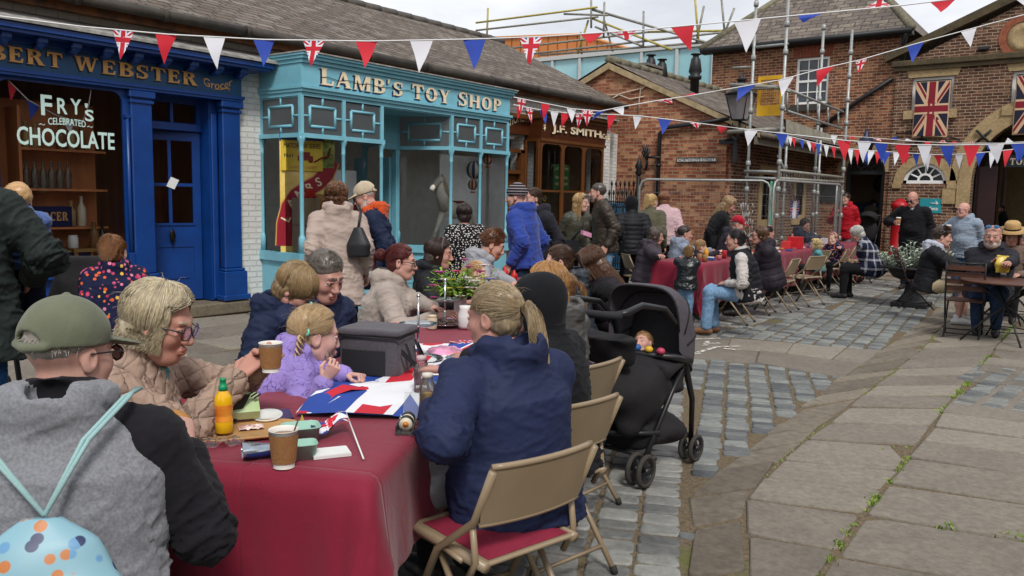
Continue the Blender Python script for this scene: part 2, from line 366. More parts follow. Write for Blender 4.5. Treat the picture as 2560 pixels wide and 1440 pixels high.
# the ground
def gz(x,y):return max(0.0,min((y-18.2)*.085,.42))if y>18.2 else 0.0
def pin(P,poly):
 x,y=P;c=False;n=len(poly)
 for i in range(n):
  x1,y1=poly[i][:2];x2,y2=poly[(i+1)%n][:2]
  if(y1>y)!=(y2>y)and x<(x2-x1)*(y-y1)/(y2-y1)+x1:c=not c
 return c
class Stones:
 def __init__(s):s.v=[];s.f=[];s.r=[]
 def stone(s,quad,h=.016,bev=.010,jit=0.0,tilt=.004):
  q=[np.array(p[:2],float)for p in quad];k=len(q)
  if jit:q=[p+np.array([rnd.uniform(-jit,jit),rnd.uniform(-jit,jit)])for p in q]
  c=sum(q)/k
  out=[]
  for i in range(k):
   a,b,d=q[i-1],q[i],q[(i+1)%k]
   for w in(a,d):
    e=w-b;l=np.linalg.norm(e)+1e-9;out.append(b+e/l*min(l*.3,bev*1.6))
  o=len(s.v);g=gz(*c);tz=[rnd.uniform(-tilt,tilt)for _ in range(3)];R=rnd.random()
  n=len(out)
  def zz(p):return g+tz[0]+(p[0]-c[0])*tz[1]*4+(p[1]-c[1])*tz[2]*4
  for p in out:s.v.append((p[0],p[1],zz(p)-h-.02))
  for p in out:s.v.append((p[0],p[1],zz(p)-bev*.55))
  for p in out:
   d=c-p;l=np.linalg.norm(d)+1e-9;p2=p+d/l*min(bev*1.2,l*.4);s.v.append((p2[0],p2[1],zz(p2)))
  for ring in(0,1):
   for i in range(n):s.f.append((o+ring*n+i,o+ring*n+(i+1)%n,o+(ring+1)*n+(i+1)%n,o+(ring+1)*n+i))
  s.f.append(tuple(o+2*n+i for i in range(n)))
  s.r+=[R]*(3*n)
 def build(s,name,mat,**k):
  o=mk(name,s.v,s.f,mat,None,None,True,kind='structure',uv=False,**k)
  a=o.data.attributes.new('rnd','FLOAT','POINT');a.data.foreach_set('value',s.r)
  import bmesh
  bm=bmesh.new();bm.from_mesh(o.data);bmesh.ops.recalc_face_normals(bm,faces=bm.faces)
  for f in bm.faces:f.smooth=len(f.verts)==4
  bm.to_mesh(o.data);bm.free();return o
def setts(S,poly,d,l,w,jl,jw,off=0.0,excl=(),jit=.006,lv=.2):
 """rows of setts: d = running direction, l = stone size across it, w = along it"""
 d=np.array(d,float);d/=np.linalg.norm(d);e=np.array([d[1],-d[0]])
 P=np.array([p[:2]for p in poly]);o=P.mean(0)
 a=(P-o)@e;b=(P-o)@d
 x=a.min()
 while x<a.max():
  y=b.min()+rnd.uniform(0,w);
  while y<b.max():
   ww=w*(1+rnd.uniform(-lv,lv));ll=l*(1+rnd.uniform(-.05,.05))
   c=o+e*(x+l/2)+d*(y+ww/2)
   if pin(c,poly)and not any(pin(c,q)for q in excl):
    A=o+e*(x+jl/2)+d*(y+jw/2)
    S.stone([A,A+e*(ll-jl),A+e*(ll-jl)+d*(ww-jw),A+d*(ww-jw)],jit=jit)
   y+=ww
  x+=l
def G(*pts):return[zpl(x,y)[:2]for x,y in pts]
def c4px(x,y):return(1640+x/1.9457,700+y/1.9457)
def G4(*pts):return[zpl(*c4px(x,y))[:2]for x,y in pts]
def resample(poly,t):
 P=[np.array(p)for p in poly];L_=[0]
 for i in range(1,len(P)):L_.append(L_[-1]+np.linalg.norm(P[i]-P[i-1]))
 t=t*L_[-1]
 for i in range(1,len(P)):
  if t<=L_[i]or i==len(P)-1:
   return P[i-1]+(P[i]-P[i-1])*((t-L_[i-1])/(L_[i]-L_[i-1]+1e-9))
def strip(S,A,B,length,gap=.02,skip=(),jit=.012,lv=.3,skew=0.0,bev=.012,tilt=.005):
 n=np.linalg.norm(np.array(A[-1])-np.array(A[0]));t=0.0;LA=sum(np.linalg.norm(np.array(A[i+1])-np.array(A[i]))for i in range(len(A)-1))
 while t<1:
  dt=length/LA*(1+rnd.uniform(-lv,lv));t2=min(1,t+dt)
  if 1-t2<.4*length/LA:t2=1
  tm=(t+t2)/2
  if not any(a<=tm<=b for a,b in skip):
   g=gap/LA/2
   a0,a1=resample(A,t+g),resample(A,t2-g);b0,b1=resample(B,min(1,t+g+skew)),resample(B,min(1,t2-g+skew))
   ea=(b0-a0);ea/=np.linalg.norm(ea)+1e-9
   S.stone([a0+ea*gap/2,b0-ea*gap/2,b1-ea*gap/2,a1+ea*gap/2],bev=bev,jit=jit,tilt=tilt)
  t=t2
b=MB();xs=[-600,-60,-20,-14,-10,-6,-2,2,8,60,600];ys=[-600,-40,-2,4,10,18.2,19.5,21,22.2,23.2,40,600]
b.add([(x,y,gz(x,y)-.011)for x in xs for y in ys],[(i*12+j,(i+1)*12+j,(i+1)*12+j+1,i*12+j+1)for i in range(10)for j in range(11)])
b.build('ground',DIRT,kind='structure')
KL=G4((160,1700),(160,1440),(165,1020),(210,980),(450,815),(700,622),(900,470),(1100,340),(1200,262),(1330,175),(1420,80),(1450,20))
KR=G4((440,1700),(440,1440),(420,1065),(600,880),(745,760),(1000,560),(1290,340),(1375,240),(1500,150),(1560,60),(1600,0),(1620,-10))
J1=G4((600,1800),(820,1395),(1010,1130),(1220,880),(1390,640),(1640,345),(1720,240),(1850,120),(1930,40),(1990,-20))
J2=[np.array(p)+np.array([1.15,.25])for p in J1];J3=[np.array(p)+np.array([2.3,.5])for p in J1];J4=[np.array(p)+np.array([3.6,.7])for p in J1]
S=Stones()
strip(S,KL,KR,.48,.035,jit=.02);kerb_o=S.build('kerb',KERB)
S=Stones()
strip(S,KR,J1,.5,.026,lv=.25)
strip(S,J1,J2,.52,.022,lv=.2,skip=((.47,.66),))
strip(S,J2,J3,.55,.022,lv=.3,skip=((.47,.66),));strip(S,J3,J4,.6,.022)
XT=G4((100,258),(165,265),(560,290),(830,320),(1105,345));XB=G4((100,378),(165,382),(600,412),(890,460),(905,475))
XM=[(np.array(a)+np.array(b_))/2 for a,b_ in zip(XT,XB)]
strip(S,XT,XM,.62,.02);strip(S,XM,XB,.7,.02)
for k in range(7):
 y0=18.4+k*.62;strip(S,[(-6.8,y0),(1.5,y0)],[(-6.8,y0+.6),(1.5,y0+.6)],.8,.02,tilt=.002)
for k in range(16):
 x0=-.4+k*.62;strip(S,[(x0-1.9,13.2+.15*k),(x0-1.9,18.3)],[(x0-1.28,13.2+.15*k),(x0-1.28,18.3)],.75,.02)
for k in range(3):
 strip(S,[(-9.42+k*.72,2.2),(-9.42+k*.72,13.5)],[(-8.71+k*.72,2.2),(-8.71+k*.72,13.5)],.85,.016,lv=.35)
for k in range(4):
 strip(S,[(-7.26+k*.62,2.2),(-7.26+k*.62,7.2-1.25*k)],[(-6.65+k*.62,2.2),(-6.65+k*.62,6.4-1.25*k)],.8,.016,lv=.35)
S.build('pavement',FLAG)
ud=np.array(zpl(1720,900)[:2])-np.array(zpl(1728,1440)[:2]);ud/=np.linalg.norm(ud)
E0=np.array(zpl(1728,1440)[:2]);ee=np.array([ud[1],-ud[0]])
def along(t,s):return E0+ud*t+ee*s
cross=list(XT)+list(XB)[::-1]
S=Stones()
near=[along(-3,-3.2),along(-3,-.01),along(4.75,-.01),along(4.75,-3.2)]
near=[along(-3,-5.2),along(-3,-.01),along(4.75,-.01),along(4.75,-5.2)]
setts(S,near,ud,.215,.125,.02,.016,lv=.25,excl=([(-12,1),(-7.26,1),(-4.7,2.1),(-6.5,6.4),(-7.2,7.3),(-12,8)],))
trk=[(-6.9,8.4),(-4.75,7.9),(-3.9,10.5),(-3.55,18.3),(-6.9,18.3)]
setts(S,trk,(-.03,1),.23,.135,.018,.014,excl=(cross,))
setts(S,[along(4.75,-.02),along(10,-.02),(-6.9,8.4),(-7.26,13.4),(-7.26,8.6),along(3,-4.5)],ud,.22,.13,.02,.016,excl=(cross,trk,near))
S.build('cobbled_road',SETT)
S=Stones()
fan=[along(.35,.03),along(4.7,.03)]+list(XB)[1:]+KL[8:1:-1]
fan=[along(.3,.03),along(4.72,.03)]+[p for p in list(XB)[1:]]+[KL[6],KL[5],KL[4],KL[3],KL[2]]
setts(S,fan,ud+ee*.06,.185,.11,.024,.015,jit=.01,lv=.3,excl=(cross,))
far=[(-4.7,7.9),XT[4],KL[8],KL[9],KL[10],KL[11],(-1.6,18.3),(-3.5,18.3),(-3.85,10.5)]
setts(S,far,(-.12,1),.18,.12,.022,.015,jit=.009,lv=.3,excl=(cross,))
pat=G4((1395,645),(1545,412),(2100,395),(2100,720))
setts(S,pat,ud+ee*.55,.2,.125,.05,.018,jit=.008)
S.build('cobbles',SETT_B)
S=Stones()
wst=[(-9.4,13.5),(-6.9,6.5),(-6.9,18.2),(-9.4,18.2)]
setts(S,[(-7.3,6.4),(-6.9,6.4),(-6.9,18.3),(-9.4,18.3),(-9.4,13.5),(-7.3,13.5)],(0,1),.22,.13,.02,.016)
S.build('side_cobbles',SETT)
g=MB();r2=random.Random(3)
def tuft(p,n,h,sp):
 for _ in range(n):
  x=p[0]+r2.gauss(0,sp);y=p[1]+r2.gauss(0,sp);a=r2.uniform(0,6.28);l=h*r2.uniform(.4,1.2);w=.0035
  dx,dy=math.cos(a),math.sin(a);ln=r2.uniform(.2,.9)*l
  g.add([(x-dy*w,y+dx*w,-.012),(x+dy*w,y-dx*w,-.012),(x+dx*ln*.4+dy*w*.7,y+dy*ln*.4-dx*w*.7,l*.65-.012),(x+dx*ln,y+dy*ln,l-.016)],[(0,1,2,3)])
for i in range(420):
 t=r2.random()**.8;p=resample(J1,t)
 if math.sin(t*31)+math.sin(t*57+1)>-.3:tuft(p,9,.03,.016)
for i in range(240):
 t=r2.uniform(.1,.8);p=resample(KR,t)
 if math.sin(t*43+2)>-.2:tuft(p,5,.016,.014)
for i in range(90):
 t=r2.uniform(.1,.75);u=r2.random();p=resample(J1,t)*(1-u)+resample(KR,t)*u
 if math.sin(t*140)>.93:tuft(p,6,.02,.012)
for px in((2525,1335),(2550,1345),(2370,1315)):
 for _ in range(14):tuft(zpl(px[0]+r2.gauss(0,9),px[1]+r2.gauss(0,3)),5,.03,.012)
g.build('grass',M('joint_grass','5f7f2a',.8,.35,30,col2='8aa044'),kind='stuff',uv=False)
def flat_strip(pts_px,w,mat_list,mb,z=.004):
 P=[zpl(*p)for p in pts_px]
 for a,c in zip(P[:-1],P[1:]):
  d=(c-a)[:2];d/=np.linalg.norm(d);n_=np.array([-d[1],d[0]])*w/2
  mb.add([(*(a[:2]+n_),z),(*(a[:2]-n_),z),(*(c[:2]-n_),z),(*(c[:2]+n_),z)],[(0,1,2,3)])
wm=MB()
for seg in([(1728,848),(1800,846)],[(1765,860),(1800,858)],[(1740,883),(1790,868),(1850,866)],[(1810,872),(1850,876)],[(1728,884),(1752,884)],[(1762,866),(1768,853)]):
 flat_strip(seg,.055,None,wm)
def worn():
 m,t=new_mat('worn_white_marking');tc=t.n('ShaderNodeTexCoord');n1=t.n('ShaderNodeTexNoise',{'Vector':tc.outputs['Object'],'Scale':14,'Detail':8,'Roughness':.8})
 rp=t.n('ShaderNodeValToRGB',{'Fac':n1.outputs[0]});rp.color_ramp.elements[0].position=.44;rp.color_ramp.elements[1].position=.56
 a=t.n('ShaderNodeBsdfTransparent');d=t.n('ShaderNodeBsdfDiffuse',{'Color':(.62,.6,.55,1)});x=t.n('ShaderNodeMixShader',{0:rp.outputs[0],1:a.outputs[0],2:d.outputs[0]})
 t.n('ShaderNodeOutputMaterial',{'Surface':x.outputs[0]});return m
wm.build('road_marking',worn(),kind='structure',uv=False)
# serif sign lettering
def _ring(cx,cy,rx,ry,a0,a1,w,t,n=14):
 """arc stroke, width w on the upright sides and t at top and bottom"""
 o,i_=[],[]
 for k in range(n+1):
  a=math.radians(a0+(a1-a0)*k/n);ww=t+(w-t)*abs(math.cos(a))
  o.append((cx+rx*math.cos(a),cy+ry*math.sin(a)));i_.append((cx+(rx-ww)*math.cos(a),cy+(ry-min(ww,t*1.15))*math.sin(a)))
 return[[o[k],o[k+1],i_[k+1],i_[k]]for k in range(n)]
def _rc(x0,y0,x1,y1):return[[(x0,y0),(x1,y0),(x1,y1),(x0,y1)]]
def _sl(x0,x1,x2,x3,y0=0.,y1=1.):return[[(x0,y0),(x1,y0),(x3,y1),(x2,y1)]]
def _sf(x0,x1,y,up=1):
 h=.07*up;return[[(x0,y),(x1,y),(x1-.03,y+h*.6),((x0+x1)/2+.05,y+h),((x0+x1)/2-.05,y+h),(x0+.03,y+h*.6)]]
_W,_T=.22,.11
def _stem(x,sb=1,st=1):
 r=_rc(x,0,x+_W,1)
 if sb:r+=_sf(x-.08,x+_W+.08,0)
 if st:r+=_sf(x-.08,x+_W+.08,1,-1)
 return r
GLY={'L':(.7,_stem(.08)+_rc(.2,0,.66,_T)+[[(.66,0),(.7,.3),(.62,.28),(.54,_T),(.5,0)]]),'A':(.92,_sl(.06,.15,.36,.47)+_sl(.6,.84,.36,.56)+_rc(.18,.3,.68,.3+_T)+_sf(0,.24,0)+_sf(.52,.92,0)+[[(.34,1.04),(.36,.95),(.58,.95),(.52,1.04)]]),'M':(1.1,_sl(.06,.16,.12,.24)+_sl(.78,1.0,.82,1.02)+_sl(.44,.56,.12,.34)+_sl(.46,.58,.76,.9)+_sf(0,.24,0)+_sf(.7,1.08,0)+_sf(.02,.34,1,-1)+_sf(.76,1.08,1,-1)),'B':(.76,_stem(.08)+_ring(.36,.745,.34,.255,-90,90,_W,_T)+_ring(.38,.27,.38,.27,-90,90,_W,_T)+_rc(.2,1-_T,.38,1)+_rc(.2,.49,.38,.49+_T*.7)+_rc(.2,0,.4,_T)),'S':(.7,_ring(.36,.735,.3,.265,40,270,_W*.9,_T)+_ring(.34,.265,.32,.265,-140,90,_W*.9,_T)+[[(.56,.66),(.64,.66),(.64,1.0),(.58,1.0)]]+[[(.06,.0),(.12,.0),(.13,.36),(.05,.36)]]),'T':(.8,_rc(.3,0,.5,1)+_sf(.2,.6,0)+_rc(.04,1-_T*1.2,.76,1)+[[(.02,.66),(.1,.72),(.16,1),(.04,1)]]+[[(.78,.66),(.7,.72),(.64,1),(.76,1)]]),'O':(.88,_ring(.43,.5,.41,.51,0,360,_W*1.05,_T,26)),'Y':(.86,_rc(.33,0,.53,.48)+_sf(.22,.64,0)+_sl(.33,.53,.08,.3,.44,1)+_sl(.44,.53,.66,.76,.44,1)+_sf(0,.36,1,-1)+_sf(.58,.86,1,-1)),'H':(.96,_stem(.08)+_stem(.66)+_rc(.2,.46,.7,.46+_T)),'P':(.74,_stem(.08)+_ring(.36,.71,.36,.29,-90,90,_W,_T)+_rc(.2,1-_T,.38,1)+_rc(.2,.42,.38,.42+_T)),'E':(.74,_stem(.08)+_rc(.2,0,.66,_T)+_rc(.2,1-_T,.64,1)+_rc(.2,.47,.5,.47+_T)+[[(.66,0),(.7,.3),(.62,.28),(.54,_T),(.5,0)]]+[[(.64,1),(.68,.72),(.6,.74),(.52,1-_T),(.48,1)]]+[[(.46,.36),(.53,.36),(.53,.66),(.46,.66)]]),'R':(.86,_stem(.08)+_ring(.36,.74,.34,.26,-90,90,_W,_T)+_rc(.2,1-_T,.38,1)+_rc(.2,.48,.4,.48+_T)+_sl(.58,.84,.36,.56,0,.52)+_sf(.54,.9,0)),'W':(1.2,_sl(.28,.4,.06,.28)+_sl(.3,.4,.54,.62)+_sl(.72,.84,.48,.7)+_sl(.74,.84,.98,1.08)+_sf(-.02,.36,1,-1)+_sf(.42,.76,1,-1)+_sf(.9,1.18,1,-1)),'I':(.42,_stem(.1)),'C':(.78,_ring(.42,.5,.4,.51,45,315,_W,_T,20)+[[(.66,.66),(.74,.62),(.74,1),(.68,1)]]),'G':(.82,_ring(.42,.5,.4,.51,45,345,_W,_T,20)+_rc(.62,.0,.8,.42)+_rc(.5,.42,.86,.5)),'N':(.96,_rc(.08,0,.17,1)+_rc(.74,0,.83,1)+_sl(.62,.83,.08,.3)+_sf(0,.26,0)+_sf(.0,.3,1,-1)+_sf(.65,.93,1,-1)),'F':(.7,_stem(.08)+_rc(.2,1-_T,.62,1)+_rc(.2,.47,.48,.47+_T)+[[(.62,1),(.66,.7),(.58,.72),(.5,1-_T),(.46,1)]]),'J':(.6,_rc(.28,.22,.48,1)+_sf(.18,.58,1,-1)+_ring(.26,.22,.22,.22,180,360,_W,_T)),"'":(.26,[[(.06,.7),(.12,.7),(.2,1.02),(.06,1.02)]]),'.':(.3,_rc(.06,0,.22,.16)),' ':(.4,[])}
def serif(name,txt,mat,o,ux,uy,h,w,parent,depth=.004,warp=None,shade=None,sofs=(-.08,-.09),big=1.0,small=.93):
 """hand-painted serif lettering from strokes; o = middle of the baseline"""
 ux,uy=np.array(ux,float),np.array(uy,float);n=np.cross(ux,uy);o=np.array(o,float)
 P=[];x=0.0;k=0;first=True
 for ch in txt:
  adv,polys=GLY[ch.upper()]
  sc=big if(first or ch=="'")else small
  if small==big:sc=1
  for q in polys:P.append([(x+a*sc,b*sc)for a,b in q])
  x+=(adv+.1)*sc;first=ch==' '
 sx=w/x;sy=h
 def emit(nm,m,dz,dx,dy):
  b=MB()
  for i,q in enumerate(P):
   d=dz+.00035*(i%9)
   pts=[(a*sx-w/2+dx*sy,bb*sy+dy*sy)for a,bb in q]
   if warp:pts=[(a,bb+warp(a))for a,bb in pts]
   b.prism(pts,o+n*(dz-.003),ux,uy,n*(d-dz+.003),0)
  return b.build(nm,m,parent,uv=False)
 if shade:
  emit('lettering_shade',shade,depth,sofs[0],sofs[1]);emit('lettering_shade',shade,depth+.0005,sofs[0]/2,sofs[1]/2)
 return emit(name,mat,depth+.004,0,0)
 # terrace of shops on the left
Y_,Z_=np.array((0,1.,0)),np.array((0,0,1.))
XW=-9.47
def xz(px,py,x=XW):p=xpl(px,py,x);return p[1],p[2]
T=thing('shop_terrace','long low white painted brick building with dark slate roof behind the painted shopfronts','building',(-11,9,0))
b=MB()
b.box((-9.85,1.2,0),(-9.56,3.35,3.62));b.box((-9.85,3.35,2.95),(-9.56,6.38,3.62));b.box((-9.85,6.38,0),(-9.56,6.8,3.62))
b.box((-9.85,6.8,2.7),(-9.56,12.35,3.62));b.box((-9.85,12.35,2.75),(-9.56,12.62,3.62));b.box((-9.85,12.62,0),(-9.56,12.98,3.62));b.box((-9.85,12.98,2.7),(-9.56,15.85,3.62))
b.box((-14.5,15.6,0),(-9.852,15.85,3.62));b.box((-9.85,15.35,0),(-9.56,15.85,2.7))
b.add([(-9.7,15.84,3.6),(-14.3,15.84,3.6),(-11.9,15.84,4.9)],[(0,1,2)])
b.build('wall',BRICK_WHITE,T)
b=MB();b.box((-14.5,1.2,-.01),(-9.86,15.6,.16));b.build('shop_floor',FLOORIN,T)
for y0,y1,xb,m_ in((1.2,6.5,-11.6,M('grocer_panelling','8f5c3e',.7,.35,2,stretch=(1,4,.3))),(6.51,12.4,-11.3,M('toy_shop_wall','dcdcd6',.8,.1)),(12.41,15.6,-11.3,M('sweet_shop_wall','9a8a70',.8,.2))):
 b=MB();b.box((xb-.1,y0,.16),(xb,y1,3.4));b.box((xb,y0,.16),(-9.9,y0+.08,3.4));b.box((xb,y1-.08,.16),(-9.9,y1,3.4));b.box((xb,y0,3.4),(-9.9,y1,3.45));b.build('inner_walls',m_,T)
rg=ypl(1250,104,15.95);RX,RZ=rg[0],rg[2]
ev=(-9.2,3.66)
b=MB()
n_=40
b.grid(lambda u,v:(ev[0]+(RX-ev[0])*v,0.6+u*15.35,ev[1]+(RZ-ev[1])*v+.02*math.sin(u*9)*math.sin(v*3.1)),60,16)
b.add([(RX,.6,RZ),(RX,15.95,RZ),(2*RX-ev[0],15.95,ev[1]),(2*RX-ev[0],.6,ev[1])],[(0,1,2,3)])
b.build('roof',SLATE,T)
b=MB()
for k in range(34):b.tube([(RX,.6+k*.455,RZ+.0),(RX,.6+k*.455+.44,RZ+.012)],.085,10)
b.build('ridge_tiles',M('ridge_tile','55504b',.85,.35,6,.6,20),T)
b=MB()
b.box((ev[0]-.22,.6,3.5),(ev[0]-.1,15.9,3.6))
b.build('fascia_board',M('old_eaves_board','4a3a2c',.8,.5,5,.4,24,col2='6a3f20'),T)
b=MB()
for(y0,y1)in((.6,4.2),(4.21,6.3),(6.31,9.6),(9.61,12.6),(12.61,14.4),(14.41,15.9)):
 b.tube([(ev[0],y0,3.63),(ev[0],y1,3.63)],.062,10)
for y in(2.2,4.2,5.2,6.3,8.4,9.6,11.2,12.6,14.4):b.tube([(ev[0],y-.03,3.63),(ev[0],y+.03,3.63)],.074,10)
b.build('gutter',GUT,T)
b=MB();b.tube([(-9.5,1.2,3.555),(-9.5,15.8,3.555)],.03,6);b.build('verge_mortar',M('rusty_iron','6b4426',.9,.5,8,.6,30),T)
# grocer's shop, blue
Gs=thing('grocer_shopfront','dark blue painted grocer shopfront with gold lettering and round-cornered window','shopfront',(XW,5,0))
b=MB()
b.box((XW+.02,1.3,2.84),(XW-.1,6.37,3.17));b.build('fascia',BLUE_D,Gs)
b=MB();b.box((XW+.05,1.3,2.80),(XW-.1,6.40,2.84));b.box((XW+.035,1.3,2.77),(XW-.1,6.385,2.797))
b.box((XW+.30,1.3,3.17),(XW-.1,6.62,3.205));b.box((XW+.33,1.3,3.207),(XW-.1,6.66,3.26));b.box((XW+.06,1.3,3.10),(XW-.1,6.40,3.168))
b.build('cornice',BLUE,Gs)
b=MB();b.add([(XW+.36,1.3,3.27),(XW+.36,6.7,3.27),(XW-.08,6.7,3.42),(XW-.08,1.3,3.42),(XW+.36,1.3,3.3),(XW+.36,6.7,3.3),(XW-.08,6.7,3.45),(XW-.08,1.3,3.45)],[(0,3,2,1),(4,5,6,7),(0,1,5,4),(1,2,6,5),(3,0,4,7)]);b.build('lead_flashing',LEAD,Gs)
for k in range(14):
 y=6.28-k*.345
 b=MB();b.tube([(XW+.02,y,3.085),(XW+.13,y,3.075),(XW+.2,y,3.12)],[.03,.04,.045],8);b.tube([(XW+.2,y-.05,3.13),(XW+.2,y+.05,3.13)],.035,10);b.box((XW,y-.045,3.12),(XW+.24,y+.045,3.168));b.build('bracket',BLUE,Gs)
serif('lettering','BERT',GOLD,(XW+.02,(xz(-32,120)[0]+xz(160,160)[0])/2,2.905),Y_,Z_,.155,xz(160,160)[0]-xz(-32,120)[0],Gs,shade=DARKLET,small=1,sofs=(-.1,-.1))
y1,y2=xz(182,160)[0],xz(494,190)[0]
serif('lettering','WEBSTER',GOLD,(XW+.02,(y1+y2)/2,2.905),Y_,Z_,.155,y2-y1,Gs,shade=DARKLET,small=1,sofs=(-.1,-.1))
y1,y2=xz(506,205)[0],xz(578,213)[0]
text('lettering','Grocer',GOLD,(XW+.022,(y1+y2)/2,2.965),Y_,Z_,.1,Gs,w=y2-y1,warp=lambda x:.35*np.abs(x)**2*4-.02+.1*x,depth=.006,offset=.005)
b=MB();b.tube([(XW+.026,y1+.14,2.89),(XW+.026,y1+.25,2.9),(XW+.026,y1+.33,2.925),(XW+.026,y1+.37,2.92),(XW+.026,y1+.35,2.885)],[.003,.006,.01,.008,.003],5);b.build('flourish',GOLD,Gs)
def pil(y0,y1):
 b=MB();b.box((XW-.12,y0,.6),(XW,y1,2.77),bev=.012);b.box((XW-.12,y0-.04,.18),(XW+.05,y1+.04,.56),bev=.01)
 b.box((XW-.12,y0-.07,.18),(XW+.08,y1+.07,.25),bev=.01);b.box((XW-.12,y0-.02,.56),(XW+.03,y1+.02,.6),bev=.01);b.box((XW-.1,y0-.03,2.68),(XW+.04,y1+.03,2.765),bev=.012);b.box((XW-.1,y0-.015,2.62),(XW+.02,y1+.015,2.66),bev=.005)
 return b.build('pilaster',BLUE,Gs)
pil(4.90,5.16);pil(6.10,6.36)
wy0,wy1,wz0,wz1=3.5,4.82,.66,2.73
def arch_frame(b,y0,y1,z0,z1,R,x0,x1,oy0,oy1,oz0,oz1,m=0,n=6):
 """plate with an opening whose top corners are rounded"""
 b.box((x0,oy0,oz0),(x1,oy1,z0),m);b.box((x0,oy0,z0),(x1,y0,z1-R),m);b.box((x0,y1,z0),(x1,oy1,z1-R),m)
 L=[(y0,z1-R)]+[(y0+R-R*math.cos(PI/2*k/n),z1-R+R*math.sin(PI/2*k/n))for k in range(n+1)]+[(y1-R+R*math.sin(PI/2*k/n),z1-R+R*math.cos(PI/2*k/n))for k in range(n+1)]
 for(a,c),(d,e)in zip(L[:-1],L[1:]):
  if abs(a-d)+abs(c-e)<1e-6:continue
  b.prism([(a,c),(d,e),(d if d>a+1e-6 or True else d,oz1),(a,oz1)],(x0,0,0),(0,1,0),(0,0,1),(x1-x0,0,0),m)if d>a+1e-6 else None
 b.box((x0,oy0,z1-R),(x1,y0,oz1),m);b.box((x0,y1,z1-R),(x1,oy1,oz1),m)
b=MB();arch_frame(b,wy0,wy1,wz0,wz1,.12,XW-.1,XW-.045,3.38,4.9,.6,2.77)
b.tube([(XW-.02,wy0-.04,.7),(XW-.02,wy0-.04,2.3),],.022,8);b.tube([(XW-.02,wy1+.04,.7),(XW-.02,wy1+.04,2.45)],.022,8)
for y in(wy0-.04,wy1+.04):b.box((XW-.045,y-.035,.66),(XW+.01,y+.035,.86),bev=.006);b.box((XW-.045,y-.03,2.44),(XW+.005,y+.03,2.47))
b.box((XW-.1,1.3,.6),(XW+.06,4.9,.66),bev=.01);b.box((XW-.1,1.3,.18),(XW-.03,4.9,.6));b.box((XW-.1,3.3,.6),(XW-.04,3.38,2.77))
b.box((XW-.03,3.55,.27),(XW-.015,4.75,.52),bev=.004);b.box((XW-.1,1.3,.02),(XW+.02,4.9,.18))
b.box((XW-.1,1.3,2.5),(XW-.05,3.3,2.77));b.box((XW-.1,1.3,.66),(XW-.05,1.6,2.5))
fr=b.build('window',BLUE,Gs)
b=MB();b.add([(XW-.075,wy0-.02,wz0),(XW-.075,wy1+.02,wz0),(XW-.075,wy1+.02,wz1),(XW-.075,wy0-.02,wz1)],[(0,1,2,3)]);b.add([(XW-.075,1.6,wz0),(XW-.075,3.3,wz0),(XW-.075,3.3,2.5),(XW-.075,1.6,2.5)],[(0,1,2,3)]);b.build('pane',GLASS,fr)
PALE=M('pale_green_window_lettering','c3ded6',.5,.05)
def gtxt(t,p0,p1,h,**k):
 a,c=xpl(*p0,XW-.07),xpl(*p1,XW-.07);return text('lettering',t,PALE,(a+c)/2,Y_,Z_,h,fr,w=c[1]-a[1],**k)
gtxt('CHOCOLATE',(42,342),(286,350),.195,offset=.018)
gtxt('CELEBRATED',(120,303),(214,310),.075,offset=.008,warp=lambda x:-.32*x*x+.01)
gtxt('F',(102,263),(130,263),.22,offset=.018);gtxt('R',(143,265),(168,266),.17,offset=.018);gtxt('Y',(176,266),(203,268),.17,offset=.018);gtxt('S',(212,288),(234,290),.13,offset=.018);gtxt("'",(212,264),(219,264),.05,offset=.01)
for p in((105,312),(225,318)):
 a=xpl(*p,XW-.068);b=MB();b.tube([a+(0,-.03,0),a+(0,-.01,.01),a+(0,.01,-.005),a+(0,.03,.008)],.005,4);b.build('flourish',PALE,fr)
DX=XW-.34
b=MB();b.box((DX-.05,5.16,.18),(XW-.12,5.19,2.77));b.box((DX-.05,5.98,.18),(XW-.13,6.1,2.77));b.box((DX-.04,5.19,2.36),(DX+.06,5.98,2.46),bev=.008);b.box((DX-.04,5.19,2.7),(DX+.05,5.98,2.8));b.box((DX-.03,5.19,2.46),(DX+.03,5.25,2.7));b.box((DX-.03,5.92,2.46),(DX+.03,5.98,2.7));b.box((DX-.03,5.56,2.46),(DX+.03,5.6,2.7));b.box((XW-.4,5.16,2.772),(XW-.1,6.1,2.8));b.box((XW-.13,6.0,.2),(XW-.1,6.08,2.6),bev=.01)
df=b.build('door_frame',BLUE,Gs)
b=MB();b.add([(DX,5.25,2.46),(DX,5.92,2.46),(DX,5.92,2.7),(DX,5.25,2.7)],[(0,1,2,3)]);b.build('pane',GLASS,df)
def on_door(pts):
 a=math.radians(14);c,s_=math.cos(a),math.sin(a);out=[]
 for d,u,z in pts:
  out.append((DX-.02+d*c-u*s_*1.0,5.97-u*c-d*s_,z))
 return out
def dbox(b,d0,d1,u0,u1,z0,z1,m=0):
 b.add(on_door([(d0,u0,z0),(d1,u0,z0),(d1,u1,z0),(d0,u1,z0),(d0,u0,z1),(d1,u0,z1),(d1,u1,z1),(d0,u1,z1)]),[(0,1,2,3),(4,7,6,5),(0,4,5,1),(1,5,6,2),(2,6,7,3),(3,7,4,0)],m)
b=MB()
